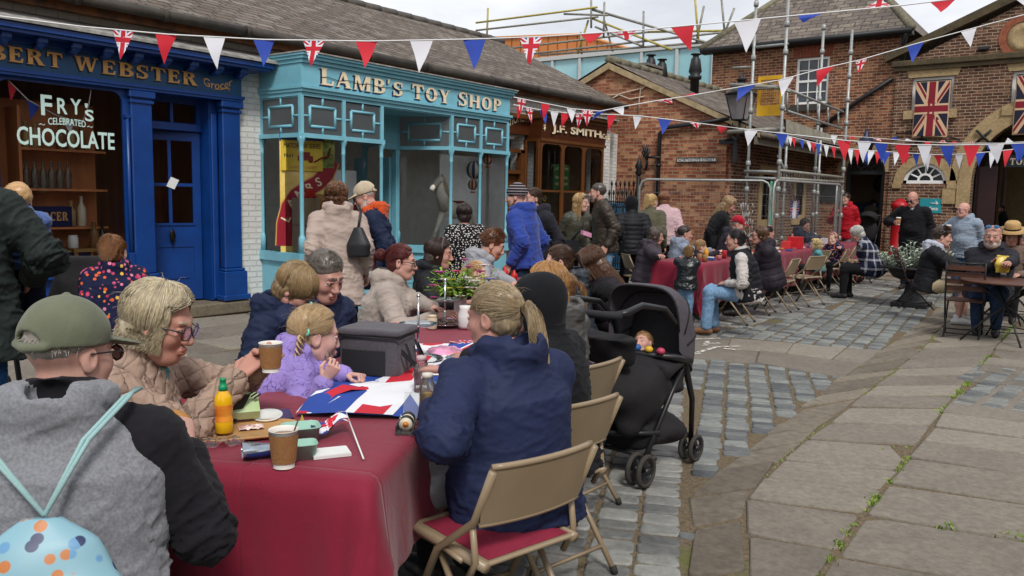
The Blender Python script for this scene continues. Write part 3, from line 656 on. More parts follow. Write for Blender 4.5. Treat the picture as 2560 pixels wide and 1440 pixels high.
dbox(b,0,.045,0,.1,.19,2.35);dbox(b,0,.045,.66,.76,.19,2.35);dbox(b,0,.045,.1,.66,.19,.42);dbox(b,0,.045,.1,.66,.88,1.18);dbox(b,0,.045,.1,.66,2.24,2.35);dbox(b,.01,.035,.1,.66,.42,.88);dbox(b,.035,.045,.16,.6,.47,.83);dbox(b,.005,.04,.36,.4,1.18,2.24);dbox(b,.005,.04,.1,.66,1.66,1.7);dbox(b,.045,.06,.08,.68,1.16,1.19)
dr=b.build('door',BLUE,Gs)
b=MB();b.add(on_door([(.02,.1,1.18),(.02,.66,1.18),(.02,.66,2.24),(.02,.1,2.24)]),[(0,3,2,1)]);b.build('pane',GLASS,dr)
BRASS=M('aged_brass','a98742',.35,.2,8,metal=.9)
p=on_door([(.09,.71,1.03),(.09,.38,1.03)]);b=MB();b.sphere(p[0],.032,12);b.tube([on_door([(.04,.71,1.03)])[0],p[0]],.012);b.build('door_knob',BRASS,dr)
b=MB();b.lathe(p[1],[(.012,-.1),(.03,-.05),(.042,0),(.03,.05),(.01,.09)],10,sx=.5);b.build('door_knocker',M('bronze_knocker','2c2620',.45,.2,8,metal=.8),dr)
b=MB();pp=on_door([(.05,.33,1.62),(.05,.43,1.66),(.05,.37,1.78),(.05,.27,1.74)]);b.add(pp,[(0,1,2,3)]);b.build('paper_notice',WHITE,dr)
b=MB();b.box((-9.9,4.9,0),(XW+.07,6.46,.165),bev=.02);tag(b.build('doorstep',STONE if False else stone_mat('worn_step','6c6253','857a68',.85,grain=16,bump=.8)),'worn grey stone step along the foot of the blue shop door','doorstep')
def goods(name,label,cat,b,mats,grp='goods in the grocer window'):return tag(b.build(name,mats),label,cat,grp)
AMB=M('brown_stoneware','a58a5e',.4,.25,6);AMB2=M('dark_stoneware','7a5a34',.4,.25,6);CLB=glass_mat('bottle_glass',(.75,.8,.78),1.5,milk=.25,milkc=(.5,.55,.5))
SX=XW-.55
sh=thing('shop_shelves','brown wooden shelf unit with open shelves in the grocer window','shelves',(SX,4.3,.16))
b=MB()
for z in(1.16,1.6,2.05):b.box((SX-.16,3.85,z-.025),(SX+.16,4.78,z))
b.build('shelf',WOODIN,sh);b=MB();b.box((SX-.2,3.6,.16),(SX-.17,4.8,2.6));b.box((SX-.165,3.82,.16),(SX+.16,3.85,2.5));b.build('back_board',WOODIN,sh)
def bottle(c,h,r,neck=.38):return[(r*.95,0),(r,.02*h),(r,h*.55),(r*.9,h*.63),(r*neck,h*.76),(r*neck,h*.96),(r*neck*1.2,h*.97),(r*neck*1.2,h)]
for k,y in enumerate((3.95,4.04,4.13,4.22,4.31,4.40)):
 b=MB();b.lathe((SX,y,1.601),bottle(0,.31,.038),12);goods('glass_bottle','clear glass bottle in the row on the middle shelf of the grocer window','bottle',b,CLB)
for k,(y,w)in enumerate(((3.96,0),(4.06,0),(4.33,1),(4.45,0),(4.57,1))):
 b=MB();b.lathe((SX,y,2.051),bottle(0,.3,.045,.45),12,m=0);goods('stone_bottle','buff stoneware bottle on the top shelf of the grocer window','bottle',b,(AMB if not w else AMB2),'stoneware bottles on the top shelf')
for lab,y,h,m in(('tall cream stoneware bottle right of the small blue shop sign',4.42,.3,AMB),('taller white stoneware bottle beside the cream one near the shop sign',4.54,.36,M('cream_ware','c9bfa8',.4,.15))):
 b=MB();b.lathe((SX,y,1.161),bottle(0,h,.05,.4),12);goods('stone_bottle',lab,'bottle',b,m,'stoneware bottles by the sign')
sg=thing('shop_sign','small dark blue sign reading GROCER on the shelf inside the window','sign',(SX+.1,4.06,1.16));b=MB();b.box((SX+.14,3.86,1.165),(SX+.16,4.36,1.4));b.build('board',M('navy_enamel','141f4a',.3,.1),sg)
serif('lettering','GROCER',GOLD,(SX+.16,4.11,1.235),Y_,Z_,.1,.42,sg,small=1)
b=MB();b.lathe((SX+.25,4.32,.92),[(.05,0),(.055,.01),(.055,.12),(.048,.13),(.048,.15)],14);goods('storage_jar','small white printed pot standing on the display cabinet','jar',b,WHITE)
b=MB();b.lathe((SX+.25,4.56,.92),bottle(0,.3,.055,.4),12);goods('stone_bottle','two tone stoneware bottle standing on the display cabinet','bottle',b,AMB2)
b=MB();b.lathe((SX+.2,4.68,.92),bottle(0,.26,.04,.4),12);goods('glass_bottle','dark green glass bottle on the cabinet by the window edge','bottle',b,M('green_glass','1c2b24',.15,.2))
cb=thing('display_cabinet','wooden framed glass display cabinet standing inside the grocer window','cabinet',(SX+.2,4.5,.16));b=MB();WOODL=M('pale_cabinet_wood','93713f',.5,.25,5,stretch=(1,1,.2))
for y in(4.3,4.56,4.78):b.box((SX+.34,y-.02,.5),(SX+.37,y+.02,.9))
b.box((SX,4.26,.88),(SX+.4,4.8,.92));b.box((SX,4.26,.46),(SX+.4,4.8,.5));b.build('frame',WOODL,cb);b=MB();b.box((SX+.02,4.29,.16),(SX+.33,4.78,.46));b.box((SX+.06,4.35,.5),(SX+.2,4.7,.66));b.build('base',DARKIN,cb)
ly=thing('enamel_sign','blue enamel sign with yellow border and white letters propped low in the window','sign',(XW-.2,4.2,.66));b=MB();b.box((XW-.24,3.93,.668),(XW-.22,4.5,.9));b.build('border',M('sign_yellow','c99b2c',.4,.1),ly);b=MB();b.box((XW-.224,3.955,.69),(XW-.217,4.48,.88));b.build('panel',MATS['navy_enamel'],ly);serif('lettering',"LYO",CREAM,(XW-.217,4.13,.72),Y_,Z_,.13,.34,ly)
b=MB();b.box((SX+.1,3.86,.55),(SX+.35,4.16,.86),bev=.03);b.box((SX+.08,3.84,.86),(SX+.37,4.18,.9),bev=.01);goods('tin_box','old cream printed tea tin in the lower grocer window','tin',b,M('old_tin','7d7563',.5,.4,7))
b=MB();b.grid(lambda u,v:(SX+.42+.02*math.sin(v*23),3.5+u*.34,.98-v*(.2+.03*math.sin(u*25))),24,6);b.box((SX+.1,3.5,.98),(SX+.42,3.84,.99));goods('lace_cloth','white lace edged cloth over a box in the grocer window','cloth',b,WHITE)
for k,(z,y,w)in enumerate(((1.0,3.62,.2),(1.07,3.6,.17))):
 b=MB();b.box((SX+.12,y-w/2,z),(SX+.36,y+w/2,z+.065),bev=.006);goods('parcel',('cream carton lowest in the stack on the lace cloth','cream carton topmost in the stack on the lace cloth')[k],'box',b,M('cream_card','b9ae96',.7,.1))
 # toy shop, turquoise with two canted bays
XB_=-8.70
Ts=thing('toy_shopfront','turquoise painted toy shopfront with two bay windows and cream lettering','shopfront',(XB_,9.3,0))
ya0=xpl(753,339,XB_)[1];ya1=xpl(953,300,XB_)[1];yb0=xpl(1128,372,XB_)[1];yb1=xpl(1267,385,XB_)[1]
yS=xpl(662,339,XW)[1];yE=yb1+.05
ZT,ZTR,ZB,ZSILL=2.84,2.37,2.85,.78
print('toy',ya0,ya1,yb0,yb1,yS,'z',xpl(753,238,XB_)[2],xpl(758,338,XB_)[2],xpl(753,614,XB_)[2],xpl(798,131,XB_)[2],xpl(1302,229,XB_)[2],xpl(751,640,XB_)[2],xpl(1267,308,XB_)[2])
zc=xpl(753,238,XB_)[2];ztr=xpl(758,338,XB_)[2];zsl=xpl(751,638,XB_)[2];ztop=xpl(798,136,XB_+.12)[2]
def bay_plan(off):
 return[(-9.56,yS-off*.6),(XB_+off,ya0-off*.4),(XB_+off,yb1+off*.7),(-9.56,yE+.42+off*.4)]
def slab(b,off,z0,z1,m=0):
 P=bay_plan(off);b.prism([(p[0],p[1])for p in P],(0,0,z0),(1,0,0),(0,1,0),(0,0,z1-z0),m)
b=MB();slab(b,.03,zc+.13,ztop-.12);b.build('fascia',TURQ,Ts)
b=MB();slab(b,.02,zc,zc+.05);slab(b,.05,zc+.052,zc+.09);slab(b,.075,zc+.092,zc+.128)
slab(b,.06,ztop-.118,ztop-.07);slab(b,.1,ztop-.068,ztop-.03);slab(b,.13,ztop-.028,ztop);b.build('cornice',TURQ,Ts)
b=MB();slab(b,.15,ztop+.003,ztop+.02);b.build('lead_flashing',LEAD,Ts)
y1,y2=xpl(797,190,XB_)[1],xpl(1252,250,XB_)[1];zf=zc+.13;hf=(ztop-.12)-zf
serif('lettering',"LAMB'S TOY SHOP",CREAM,(XB_+.03,(y1+y2)/2,zf+hf*.14),Y_,Z_,hf*.76,y2-y1,Ts,shade=NAVYLET,sofs=(-.13,-.1))
b=MB();b.tube([(XB_+.042,y1+.02+i*.1,zf+hf*(.47+.05*math.sin(i*1.7)))for i in range(24)],.004,4);b.build('trailing_cable',BLACK,Ts)
lat_m,post_m,gl_m,fr_m=MB(),MB(),MB(),MB()
def panel(b,g,f,A,B,zlo,zhi,posts,single=False):
 """lattice light between plan points A and B, zlo..zhi: rectangle held by four short bars"""
 A,B=np.array((*A,0.)),np.array((*B,0.));d=B-A;w=np.linalg.norm(d);d/=w;n=np.array((d[1],-d[0],0))
 def bar(u0,z0,u1,z1,r=.016):
  b.tube([A+d*u0+(0,0,z0),A+d*u1+(0,0,z1)],r,6)
 h=zhi-zlo;u0,u1,z0,z1=w*.24,w*.78,zlo+h*.2,zhi-h*.26
 u0,u1=w*.2,w*.8
 for(p,q,r,s_)in((u0,z0,u1,z0),(u0,z1,u1,z1),(u0,z0,u0,z1),(u1,z0,u1,z1)):bar(p,q,r,s_,.021)
 zm=(z0+z1)/2;um=w/2
 bar(0,zm,u0,zm);bar(u1,zm,w,zm);bar(um,zlo,um,z0);bar(um,z1,um,zhi)
 f.add([A+(0,0,zlo),B+(0,0,zlo),B+(0,0,zhi),A+(0,0,zhi)],[(0,1,2,3)])
 g.add([A+(0,0,zsl+.02),B+(0,0,zsl+.02),B+(0,0,zlo-.05),A+(0,0,zlo-.05)],[(0,1,2,3)])
def column(b,p,z0,z1,r=.028):
 b.lathe((p[0],p[1],0),[(r*1.7,z0),(r*1.7,z0+.2),(r*1.3,z0+.22),(r,z0+.25),(r,z1-.2),(r*1.25,z1-.19),(r,z1-.17),(r*1.1,z1-.09),(r*1.9,z1-.03),(r*2,z1)],12)
def build_bay(c0,c1,r0,r1,dirs):
 a=((XB_,c0));c=((XB_,c1));m_=((XB_,(c0+c1)/2))
 segs=[(r0,a),(a,m_),(m_,c),(c,r1)]
 lb,gb,fb,pb=MB(),MB(),MB(),MB()
 for i,(p,q)in enumerate(segs):panel(lb,gb,fb,p,q,ztr+.03,zc,None)
 for p in(r0,a,m_,c,r1):
  pb.box((p[0]-.026,p[1]-.026,ztr+.02),(p[0]+.026,p[1]+.026,zc))
  column(pb,p,zsl+.02,ztr-.02)
 for i,(p,q)in enumerate(segs):
  p,q=np.array((*p,0)),np.array((*q,0));d=q-p;L_=np.linalg.norm(d);d/=L_;n=np.array((d[1],-d[0],0))
  ext=d*.03
  pb.obox((p+q)/2+(0,0,ztr),d*(L_/2+.03),n*(.055-.001*i),Z_*(.028+.0006*i))
  pb.obox((p+q)/2+(0,0,zsl-.04),d*(L_/2+.04),n*(.07-.001*i),Z_*(.06+.0007*i))
  pb.obox((p+q)/2+(0,0,.36),d*(L_/2+.001),n*(.03-.001*i),Z_*(.345))
  pb.obox((p+q)/2+(0,0,.06),d*(L_/2+.02),n*(.05-.001*i),Z_*.06)
  pb.obox((p+q)/2+(0,0,.4)+n*.034,d*(L_/2-.12),n*.006,Z_*.2);pb.obox((p+q)/2+(0,0,.4)+n*.038,d*(L_/2-.18),n*.006,Z_*.14)
 w=pb.build('bay_window',TURQ,Ts)
 lb.build('lattice',TURQ,w);fb.build('frosted_light',FROST,w);gb.build('pane',GLASS,w)
 f2=MB();f2.prism([r0,a,c,r1],(0,0,zsl-.02),(1,0,0),(0,1,0),(0,0,.03));f2.build('window_bed',M('display_bed','8f9aa0',.7,.15),w)
 return w
build_bay(ya0,ya1,(-9.56,yS+.02),(-9.5,ya1+.42),None)
build_bay(yb0,yb1,(-9.5,yb0-.38),(-9.56,yE+.36),None)
b=MB();b.box((-9.56,ya1+.42,ztr+.02),(-9.48,yb0-.38,zc+.02));b.box((-9.54,ya1+.42,ztr-.03),(-9.47,yb0-.38,ztr+.02));b.box((-9.56,yb0-.46,0),(-9.46,yb0-.38,ztr-.03));b.box((-9.56,ya1+.4,0),(-9.46,ya1+.46,ztr-.03))
b.box((-9.47,ya1+.62,ztr+.1),(-9.455,yb0-.6,zc-.1));b.build('door_surround',TURQ,Ts)
b=MB();b.prism(bay_plan(.0),(0,0,zc-.004),(1,0,0),(0,1,0),(0,0,-.012));b.build('soffit',TURQ,Ts)
b=MB();b.box((-10.4,yb0-.5,.1),(-9.57,yb0-.46,2.2));b.build('door',TURQ,Ts)
tv=lambda px,py,x:xpl(px,py,x)
Xp=-9.25
pz=thing('toy_poster','large yellow and crimson painted toy advertisement with a teddy bear in the first bay','poster',(-9.3,ya0+.5,.8))
P0,P1=xpl(700,500,-9.1)*np.array((1,1,0)),xpl(836,500,-8.76)*np.array((1,1,0));dP=P1-P0;wP=np.linalg.norm(dP);dP/=wP;nP=np.array((dP[1],-dP[0],0))
b=MB();b.obox((P0+P1)/2+(0,0,1.55),dP*wP/2,nP*.012,Z_*.78);b.build('board',M('poster_yellow','e2b93f',.5,.15,3,col2='ecd489'),pz)
def pp(u,z,d=.013):return P0+dP*u*wP+nP*d+(0,0,z)
PTH=[(.06,.9),(.08,1.2),(.16,1.42),(.3,1.57),(.48,1.66),(.68,1.74),(.84,1.86),(.95,2.05)]
def ribbon(w,m,d,nm):
 b=MB();e=[]
 for k,(u,z)in enumerate(PTH):
  q0,q1=PTH[max(0,k-1)],PTH[min(len(PTH)-1,k+1)];t_=unit(((q1[0]-q0[0])*wP,q1[1]-q0[1]));e.append((pp(u,z,d)-dP*t_[1]*w+Z_*t_[0]*w,pp(u,z,d)+dP*t_[1]*w-Z_*t_[0]*w))
 for(p,q),(r,s_)in zip(e[:-1],e[1:]):b.add([p,q,s_,r],[(0,1,2,3)])
 b.build(nm,m,pz)
ribbon(.115,GOLD,.0135,'scroll_edge');ribbon(.1,M('poster_crimson','96182c',.5,.1),.015,'scroll')
b=MB();b.obox(pp(.75,2.13,.002),dP*wP*.24,nP*.014,Z_*.18);b.build('corner_panel',M('poster_green','2d3a1c',.6,.5,14,col2='8aa04a'),pz)
b=MB();b.tube([pp(.62,2.02,.02),pp(.75,2.08,.02),pp(.88,2.1,.02),pp(.92,2.22,.02)],[.05,.06,.07,.04],8,flat=.2);b.build('red_figure',MATS['poster_crimson'],pz)
BEAR=M('bear_fur','a5784c',.9,.25,30,.6,90)
b=MB()
for(u,z,r)in((.72,1.2,.15),(.72,1.48,.12),(.63,1.57,.04),(.81,1.57,.04),(.6,1.08,.07),(.86,1.08,.07),(.58,1.28,.055),(.87,1.28,.055)):b.sphere(pp(u,z,.06),r,12,sc=(.6,.8,1))
b.build('teddy_bear',BEAR,pz)
for ch,(u,z,an)in zip('LAMBS',((.1,1.27,62),(.2,1.47,48),(.36,1.6,30),(.53,1.68,22),(.7,1.76,26))):
 an=math.radians(an);text('lettering',ch,CREAM,pp(u,z,.018),dP*math.cos(an)+Z_*math.sin(an),-dP*math.sin(an)+Z_*math.cos(an),.12,pz,offset=.015)
text('lettering','Superbs',DARKLET,pp(.38,1.42,.02),dP*.95+Z_*.3,Z_,.09,pz,w=.3)
mb=thing('toy_poster','small yellow poster with a little truck, upper left of the first bay','poster',(-9.4,yS+.3,1.9));Q0=P0+nP*.03-dP*.03;dQ=dP.copy();dQ/=np.linalg.norm(dQ);nQ=np.array((dQ[1],-dQ[0],0))
b=MB();b.obox(Q0+dQ*.32+(0,0,2.1),dQ*.27,nQ*.01,Z_*.2);b.build('board',M('matchbox_yellow','d2b53a',.5,.08),mb)
b=MB();b.obox(Q0+dQ*.32+(0,0,2.34)-nQ*.03,dQ*.29,nQ*.02,Z_*.05);b.build('blue_edge',M('poster_blue','1e4d74',.5,.1),mb)
text('lettering','MATCHBOX SERIES',DARKLET,Q0+dQ*.32+nQ*.012+(0,0,2.23),dQ,Z_,.06,mb,w=.48)
b=MB();c0=Q0+dQ*.36+nQ*.014+(0,0,2.07);b.obox(c0,dQ*.1,nQ*.004,Z_*.03);b.obox(c0+dQ*.0+(0,0,.05),dQ*.06,nQ*.004,Z_*.03);b.tube([c0-dQ*.06-Z_*.03-nQ*.004,c0-dQ*.06-Z_*.03+nQ*.006],.03,10);b.tube([c0+dQ*.07-Z_*.03-nQ*.004,c0+dQ*.07-Z_*.03+nQ*.006],.03,10);b.build('truck_picture',M('poster_red','7d2320',.5,.1),mb)
text('lettering','A MOKO LESNEY',GOLD,Q0+dQ*.34+nQ*.014+(0,0,1.95),dQ,Z_,.04,mb,w=.36);text('lettering','No1',DARKLET,Q0+dQ*.14+nQ*.012+(0,0,2.1),dQ,Z_,.05,mb)
BOX=M('old_crate_wood','8d7a60',.8,.25,5,.4,30,stretch=(1,1,.25))
for k,z in enumerate((.81,1.18)):
 b=MB();b.box((-8.98,ya0+.05,z),(-8.76+.02*k,ya0+.33,z+.36),bev=.008);tag(b.build('wooden_crate',BOX),('grey wooden crate at the bottom of the stack in the first bay','grey wooden crate on top of the stack in the first bay')[k],'crate','crates in the toy window')
b=MB();b.box((-8.92,ya0+.12,1.542),(-8.8,ya0+.3,1.6));b.box((-8.9,ya0+.22,1.6),(-8.82,ya0+.3,1.67));
for dy in(.15,.27):b.tube([(-8.93,ya0+dy,1.57),(-8.79,ya0+dy,1.57)],.027,10)
tag(b.build('toy_engine',M('toy_red','a8201c',.35,.1)),'small red toy engine standing on top of the wooden crates','toy')
b=MB()
for(dy,z,r)in((.6,.95,.1),(.6,1.13,.075),(.54,1.2,.025),(.66,1.2,.025)):b.sphere((-8.86,ya0+dy,z),r,12)
tag(b.build('teddy_bear',BEAR),'real brown teddy bear sitting beside the wooden crates','teddy bear')
dh=thing('dolls_house','pale blue toy house with red roof behind the shoppers','toy house',(-8.95,ya1-.1,.8));b=MB();b.box((-9.05,ya1-.3,.8),(-8.85,ya1-.02,1.35));b.build('wall',M('toy_house_blue','86b3cc',.6,.1),dh);b=MB();b.prism([(-.17,0),(.17,0),(0,.16)],(-9.06,ya1-.16,1.35),(0,1,0),(0,0,1),(.22,0,0));b.build('roof',M('toy_house_red','9a3a22',.6,.1),dh)
b=MB();b.box((-9.36,ya1-.62,.82),(-9.34,ya1+.1,1.95));tag(b.build('display_screen',M('shop_partition','d5d8d8',.7,.1)),'white partition standing behind the toy house in the first bay','partition')
HR=M('horse_grey','c9c3b6',.5,.2,14);hx,hy=-8.98,yb0+.32
hb=thing('rocking_horse','dappled grey rocking horse with tan mane in the second bay','rocking horse',(hx,hy,.8));b=MB()
b.tube([(hx,hy+.35,1.4),(hx,hy+.1,1.36),(hx,hy-.12,1.42)],[.13,.135,.14],12);b.tube([(hx,hy-.12,1.42),(hx,hy-.26,1.66),(hx,hy-.3,1.86)],[.12,.085,.06],10);b.tube([(hx,hy-.26,1.88),(hx,hy-.42,1.74),(hx,hy-.47,1.69)],[.065,.05,.04],10)
for(y,d)in((-.15,-.25),(-.1,-.3),(.35,.2),(.4,.25)):b.tube([(hx+d*.2,hy+y,1.35),(hx+d*.25,hy+y+d*.5,1.08),(hx+d*.25,hy+y+d*.9,.86)],[.06,.035,.025],8)
b.build('body',HR,hb);b=MB();b.tube([(hx,hy-.22,1.95),(hx,hy-.15,1.75),(hx,hy-.05,1.55)],[.02,.05,.03],8);b.tube([(hx,hy+.46,1.42),(hx,hy+.55,1.2)],[.03,.02],8);b.build('mane',M('horse_mane','8f7a5c',.9,.3),hb);b=MB();b.box((hx-.05,hy+.05,1.48),(hx+.05,hy+.28,1.53),bev=.01);b.tube([(hx-.06,hy-.3,1.83),(hx,hy-.44,1.75),(hx+.06,hy-.3,1.83)],.012,6);b.build('saddle',M('saddle_red','6d2018',.5,.2),hb)
def stripes(name,a,c):
 m,t=new_mat(name);tc=t.n('ShaderNodeTexCoord');sp=t.n('ShaderNodeSeparateXYZ',{0:tc.outputs['Object']});an=t.n('ShaderNodeMath',{0:sp.outputs[1],1:sp.outputs[0]},operation='ARCTAN2');mm=t.n('ShaderNodeMath',{0:an.outputs[0],1:8.0},operation='MULTIPLY');sn=t.n('ShaderNodeMath',{0:mm.outputs[0]},operation='SINE');gt=t.n('ShaderNodeMath',{0:sn.outputs[0],1:0.0},operation='GREATER_THAN');x=t.n('ShaderNodeMix',{'Factor':gt.outputs[0],'A':c4(hexc(a)),'B':c4(hexc(c))},data_type='RGBA');bs=t.n('ShaderNodeBsdfPrincipled',{'Base Color':x.outputs['Result'],'Roughness':.6});t.n('ShaderNodeOutputMaterial',{'Surface':bs.outputs[0]});return m
for lab,px,py,r,a,c in(('big blue and cream striped toy balloon hanging in the second bay',1186,425,.145,'24406b','d8cdb5'),('small red and cream striped toy balloon below the big blue one',1182,462,.085,'93382a','d8cdb5'),('brown and pink striped toy balloon highest on the right',1220,398,.09,'6b2f28','c9a08a')):
 p=tv(px,py,-8.84);o_=thing('toy_balloon',lab,'toy balloon',p,'toy hot air balloons');b=MB();b.sphere(p,r,18,sc=(1,1,1.05));b.build('envelope',stripes('balloon_'+a,a,c),o_)
 b=MB();b.box(p+(-.03,-.03,-r*1.6),p+(.03,.03,-r*1.3),bev=.004);
 for sx in(-1,1):b.tube([p+(sx*.025,0,-r*1.3),p+(sx*r*.5,0,-r*.85)],.003,4)
 b.build('basket',WOODIN,o_)
b=MB();b.box((-9.42,yb0+.5,.82),(-9.4,yb1+.3,2.3));tag(b.build('display_screen',M('shop_partition','d5d8d8',.7,.1)),'pale partition standing behind the rocking horse in the second bay','partition')
# sweet shop, brown
XS=xpl(1,1,1)[0];XS=-9.12
Ss=thing('sweet_shopfront','brown painted sweet shop front with arched lights and cream lettering','shopfront',(XS,14.2,0))
ys0=xpl(1349,352,XS)[1];ys1=xpl(1507,372,XS)[1];ysw=xpl(1322,344,XW)[1];zb=xpl(1357,345,XS)[2];zt=xpl(1357,296,XS)[2]
print('sweet',ys0,ys1,ysw,zb,zt,xpl(1350,600,XS)[2])
def splan(off):return[(-9.56,ysw-.02),(XS+off,ys0-off*.3),(XS+off,ys1+off),(-9.56,ys1+.3)]
b=MB();b.prism(splan(.03),(0,0,zb),(1,0,0),(0,1,0),(.06,0,zt-zb));b.box((-9.56,12.02,zb+.06),(XW+.03,ysw-.02,zt-.02));b.build('fascia',BROWN_D,Ss)
b=MB();b.prism(splan(.12),(0,0,zt+.003),(1,0,0),(0,1,0),(0,0,.07));b.prism(splan(.2),(0,0,zt+.075),(1,0,0),(0,1,0),(0,0,.06));b.box((-9.56,12.0,zt-.018),(XW+.12,ysw-.03,zt+.06));b.prism(splan(.05),(0,0,zb-.06),(1,0,0),(0,1,0),(0,0,.058));b.build('cornice',BROWN,Ss)
b=MB();b.prism(splan(.24),(0,0,zt+.137),(1,0,0),(0,1,0),(0,0,.03));b.build('lead_flashing',LEAD,Ss)
y1,y2=xpl(1372,330,XS)[1],xpl(1495,340,XS)[1];dzz=(zt-zb)
text('lettering','J.F. SMITH',DARKLET,(XS+.068,(y1+y2)/2-.02,zb+dzz*.47),Y_,Z_,dzz*.5,Ss,w=y2-y1,offset=.035)
text('lettering','J.F. SMITH',CREAM,(XS+.075,(y1+y2)/2,zb+dzz*.5),Y_,Z_,dzz*.5,Ss,w=y2-y1,offset=.03)
text('lettering','&Co',CREAM,(XS+.075,y2+.1,zb+dzz*.48),Y_,Z_,dzz*.28,Ss,offset=.01)
y1,y2=xpl(1262,318,XW)[1],xpl(1320,322,XW)[1]
text('lettering','CONFECTIONERY',CREAM,(XW+.032,y2-.62,zb+.27),Y_,Z_,.17,Ss,w=1.26,offset=.008,warp=lambda x:.12*np.sin(x*3))
for px,py in((1362,318),(1522,345)):
 p=xpl(px,py,XS+.07);b=MB()
 for k in range(7):a=k*.9;b.tube([p,p+np.array((0,math.cos(a)*.05,math.sin(a)*.09))],[.012,.002],5)
 b.build('flourish',CREAM,Ss)
b=MB();zsb=.62;nb=3;wl=(ys1-ys0)/nb
for k in range(nb):arch_frame(b,ys0+k*wl+.05,ys0+(k+1)*wl-.05,zsb+.06,zb-.1,.13,XS-.03,XS+.03-.002*k,ys0+k*wl,ys0+(k+1)*wl,zsb,zb-.06)
b.box((XS-.025,ys0,1.72),(XS+.022,ys1,1.76))
for(A,B)in(((-9.56,ysw-.02),(XS,ys0)),((XS,ys1),(-9.56,ys1+.3))):
 A,B=np.array((*A,0)),np.array((*B,0));d=B-A;L_=np.linalg.norm(d);d/=L_;n=np.array((d[1],-d[0],0))
 for u in(.04,L_-.03):b.obox(A+d*u+(0,0,(zsb+zb)/2),d*.035,n*.03,Z_*(zb-.06-zsb)/2)
b.prism(splan(.07),(0,0,zsb-.06),(1,0,0),(0,1,0),(0,0,.06));sw=b.build('bay_window',BROWN,Ss)
b=MB();b.prism(splan(0),(0,0,0),(1,0,0),(0,1,0),(0,0,zsb-.06));b.build('stall_riser',WHITE,Ss)
b=MB();b.add([(XS,ys0,zsb),(XS,ys1,zsb),(XS,ys1,zb),(XS,ys0,zb)],[(0,1,2,3)]);b.add([(-9.56,ysw,zsb),(XS,ys0,zsb),(XS,ys0,zb),(-9.56,ysw,zb)],[(0,1,2,3)]);b.add([(XS,ys1,zsb),(-9.56,ys1+.3,zsb),(-9.56,ys1+.3,zb),(XS,ys1,zb)],[(0,1,2,3)]);b.build('pane',GLASS,sw)
b=MB();b.box((-9.6,12.5,.16),(-9.5,12.62,2.5));b.box((-9.6,12.05,2.05),(-9.5,12.5,2.12));b.box((-9.6,12.05,2.45),(-9.5,12.62,2.52));b.box((-9.66,12.0,.16),(-9.6,12.5,2.05));b.build('door',BROWN,Ss)
gs=thing('window_card','green window card with cream lettering behind the arched lights','sign',(XS-.2,ys0+.7,1.8));a,c=xpl(1384,415,XS-.25),xpl(1424,415,XS-.25);b=MB();b.box((XS-.27,a[1],1.78),(XS-.25,c[1],2.28));b.build('card',M('card_green','2b6b38',.5,.1),gs)
ym,wv=(a[1]+c[1])/2,c[1]-a[1]
for i,t_ in enumerate(('J.F. SMITH','TRADITIONAL','SWEET SHOP')):text('lettering',t_,CREAM,(XS-.249,ym,2.19-.13*i-(.04 if i else 0)),Y_,Z_,.06,gs,w=wv*.8)
b=MB();b.box((XS-.5,ys0+.1,.62),(XS-.1,ys1-.1,.68));b.box((XS-.45,ys0+.2,.68),(XS-.4,ys0+.8,1.3));tag(b.build('display_shelf',WOODIN),'low wooden display shelf inside the sweet shop window','shelf')
for k,dy in enumerate((.15,.42,.95,1.25)):
 b=MB();b.lathe((XS-.22,ys0+dy,.682),[(.08,0),(.09,.02),(.09,.2),(.06,.25),(.07,.27),(.07,.31),(.02,.33)],14);tag(b.build('sweet_jar',CLB),'glass sweet jar with lid on the low shelf of the sweet shop window','jar','sweet jars')
sf=thing('sunflower','yellow sunflower in a blue pot inside the sweet shop window','flower',xpl(1360,520,XS-.15));p=xpl(1360,496,XS-.15);b=MB()
for k in range(14):a=k*2*PI/14;b.tube([p,p+np.array((.02,.07*math.cos(a),.07*math.sin(a)))],[.02,.004],5)
b.build('petals',M('sunflower_yellow','d9a81c',.6,.1),sf);b=MB();b.sphere(p+(.02,0,0),.03,10);b.tube([p,p-(0,0,.14)],.008,5);b.lathe(p-(0,0,.26),[(.04,0),(.05,.12)],10);b.build('heart',M('sunflower_pot','2d6d8a',.5,.2),sf)
# street corner building (gable towards us)
YG=16.5
cR=ypl(1815,400,YG)[0];ap=ypl(1527,158,YG);eR=ypl(1822,303,YG);cL=2*ap[0]-cR
print('gable',cR,ap,eR,cL)
NB=thing('corner_brick_building','single storey orange brick building with a gable end carrying the street name','building',(ap[0],YG,0))
YB=23.0
b=MB()
b.prism([(cL,0),(cR,0),(cR,eR[2]-.05),(ap[0],ap[2]-.05),(cL,eR[2]-.05)],(0,YG,0),(1,0,0),(0,0,1),(0,.24,0));b.build('gable_wall',BRICK_ORANGE,NB)
b=MB()
op=[(18.6,19.3,1.2,2.25),(20.9,21.5,1.3,2.2)]
ys_=YG+.242
for(y0,y1,z0,z1)in op:
 b.box((cR-.24,ys_,0),(cR,y0,eR[2]));b.box((cR-.24,y0,0),(cR,y1,z0));b.box((cR-.24,y0,z1),(cR,y1,eR[2]));ys_=y1
b.box((cR-.24,ys_,0),(cR,YB-.02,eR[2]));b.build('side_wall',BRICK_DARK,NB)
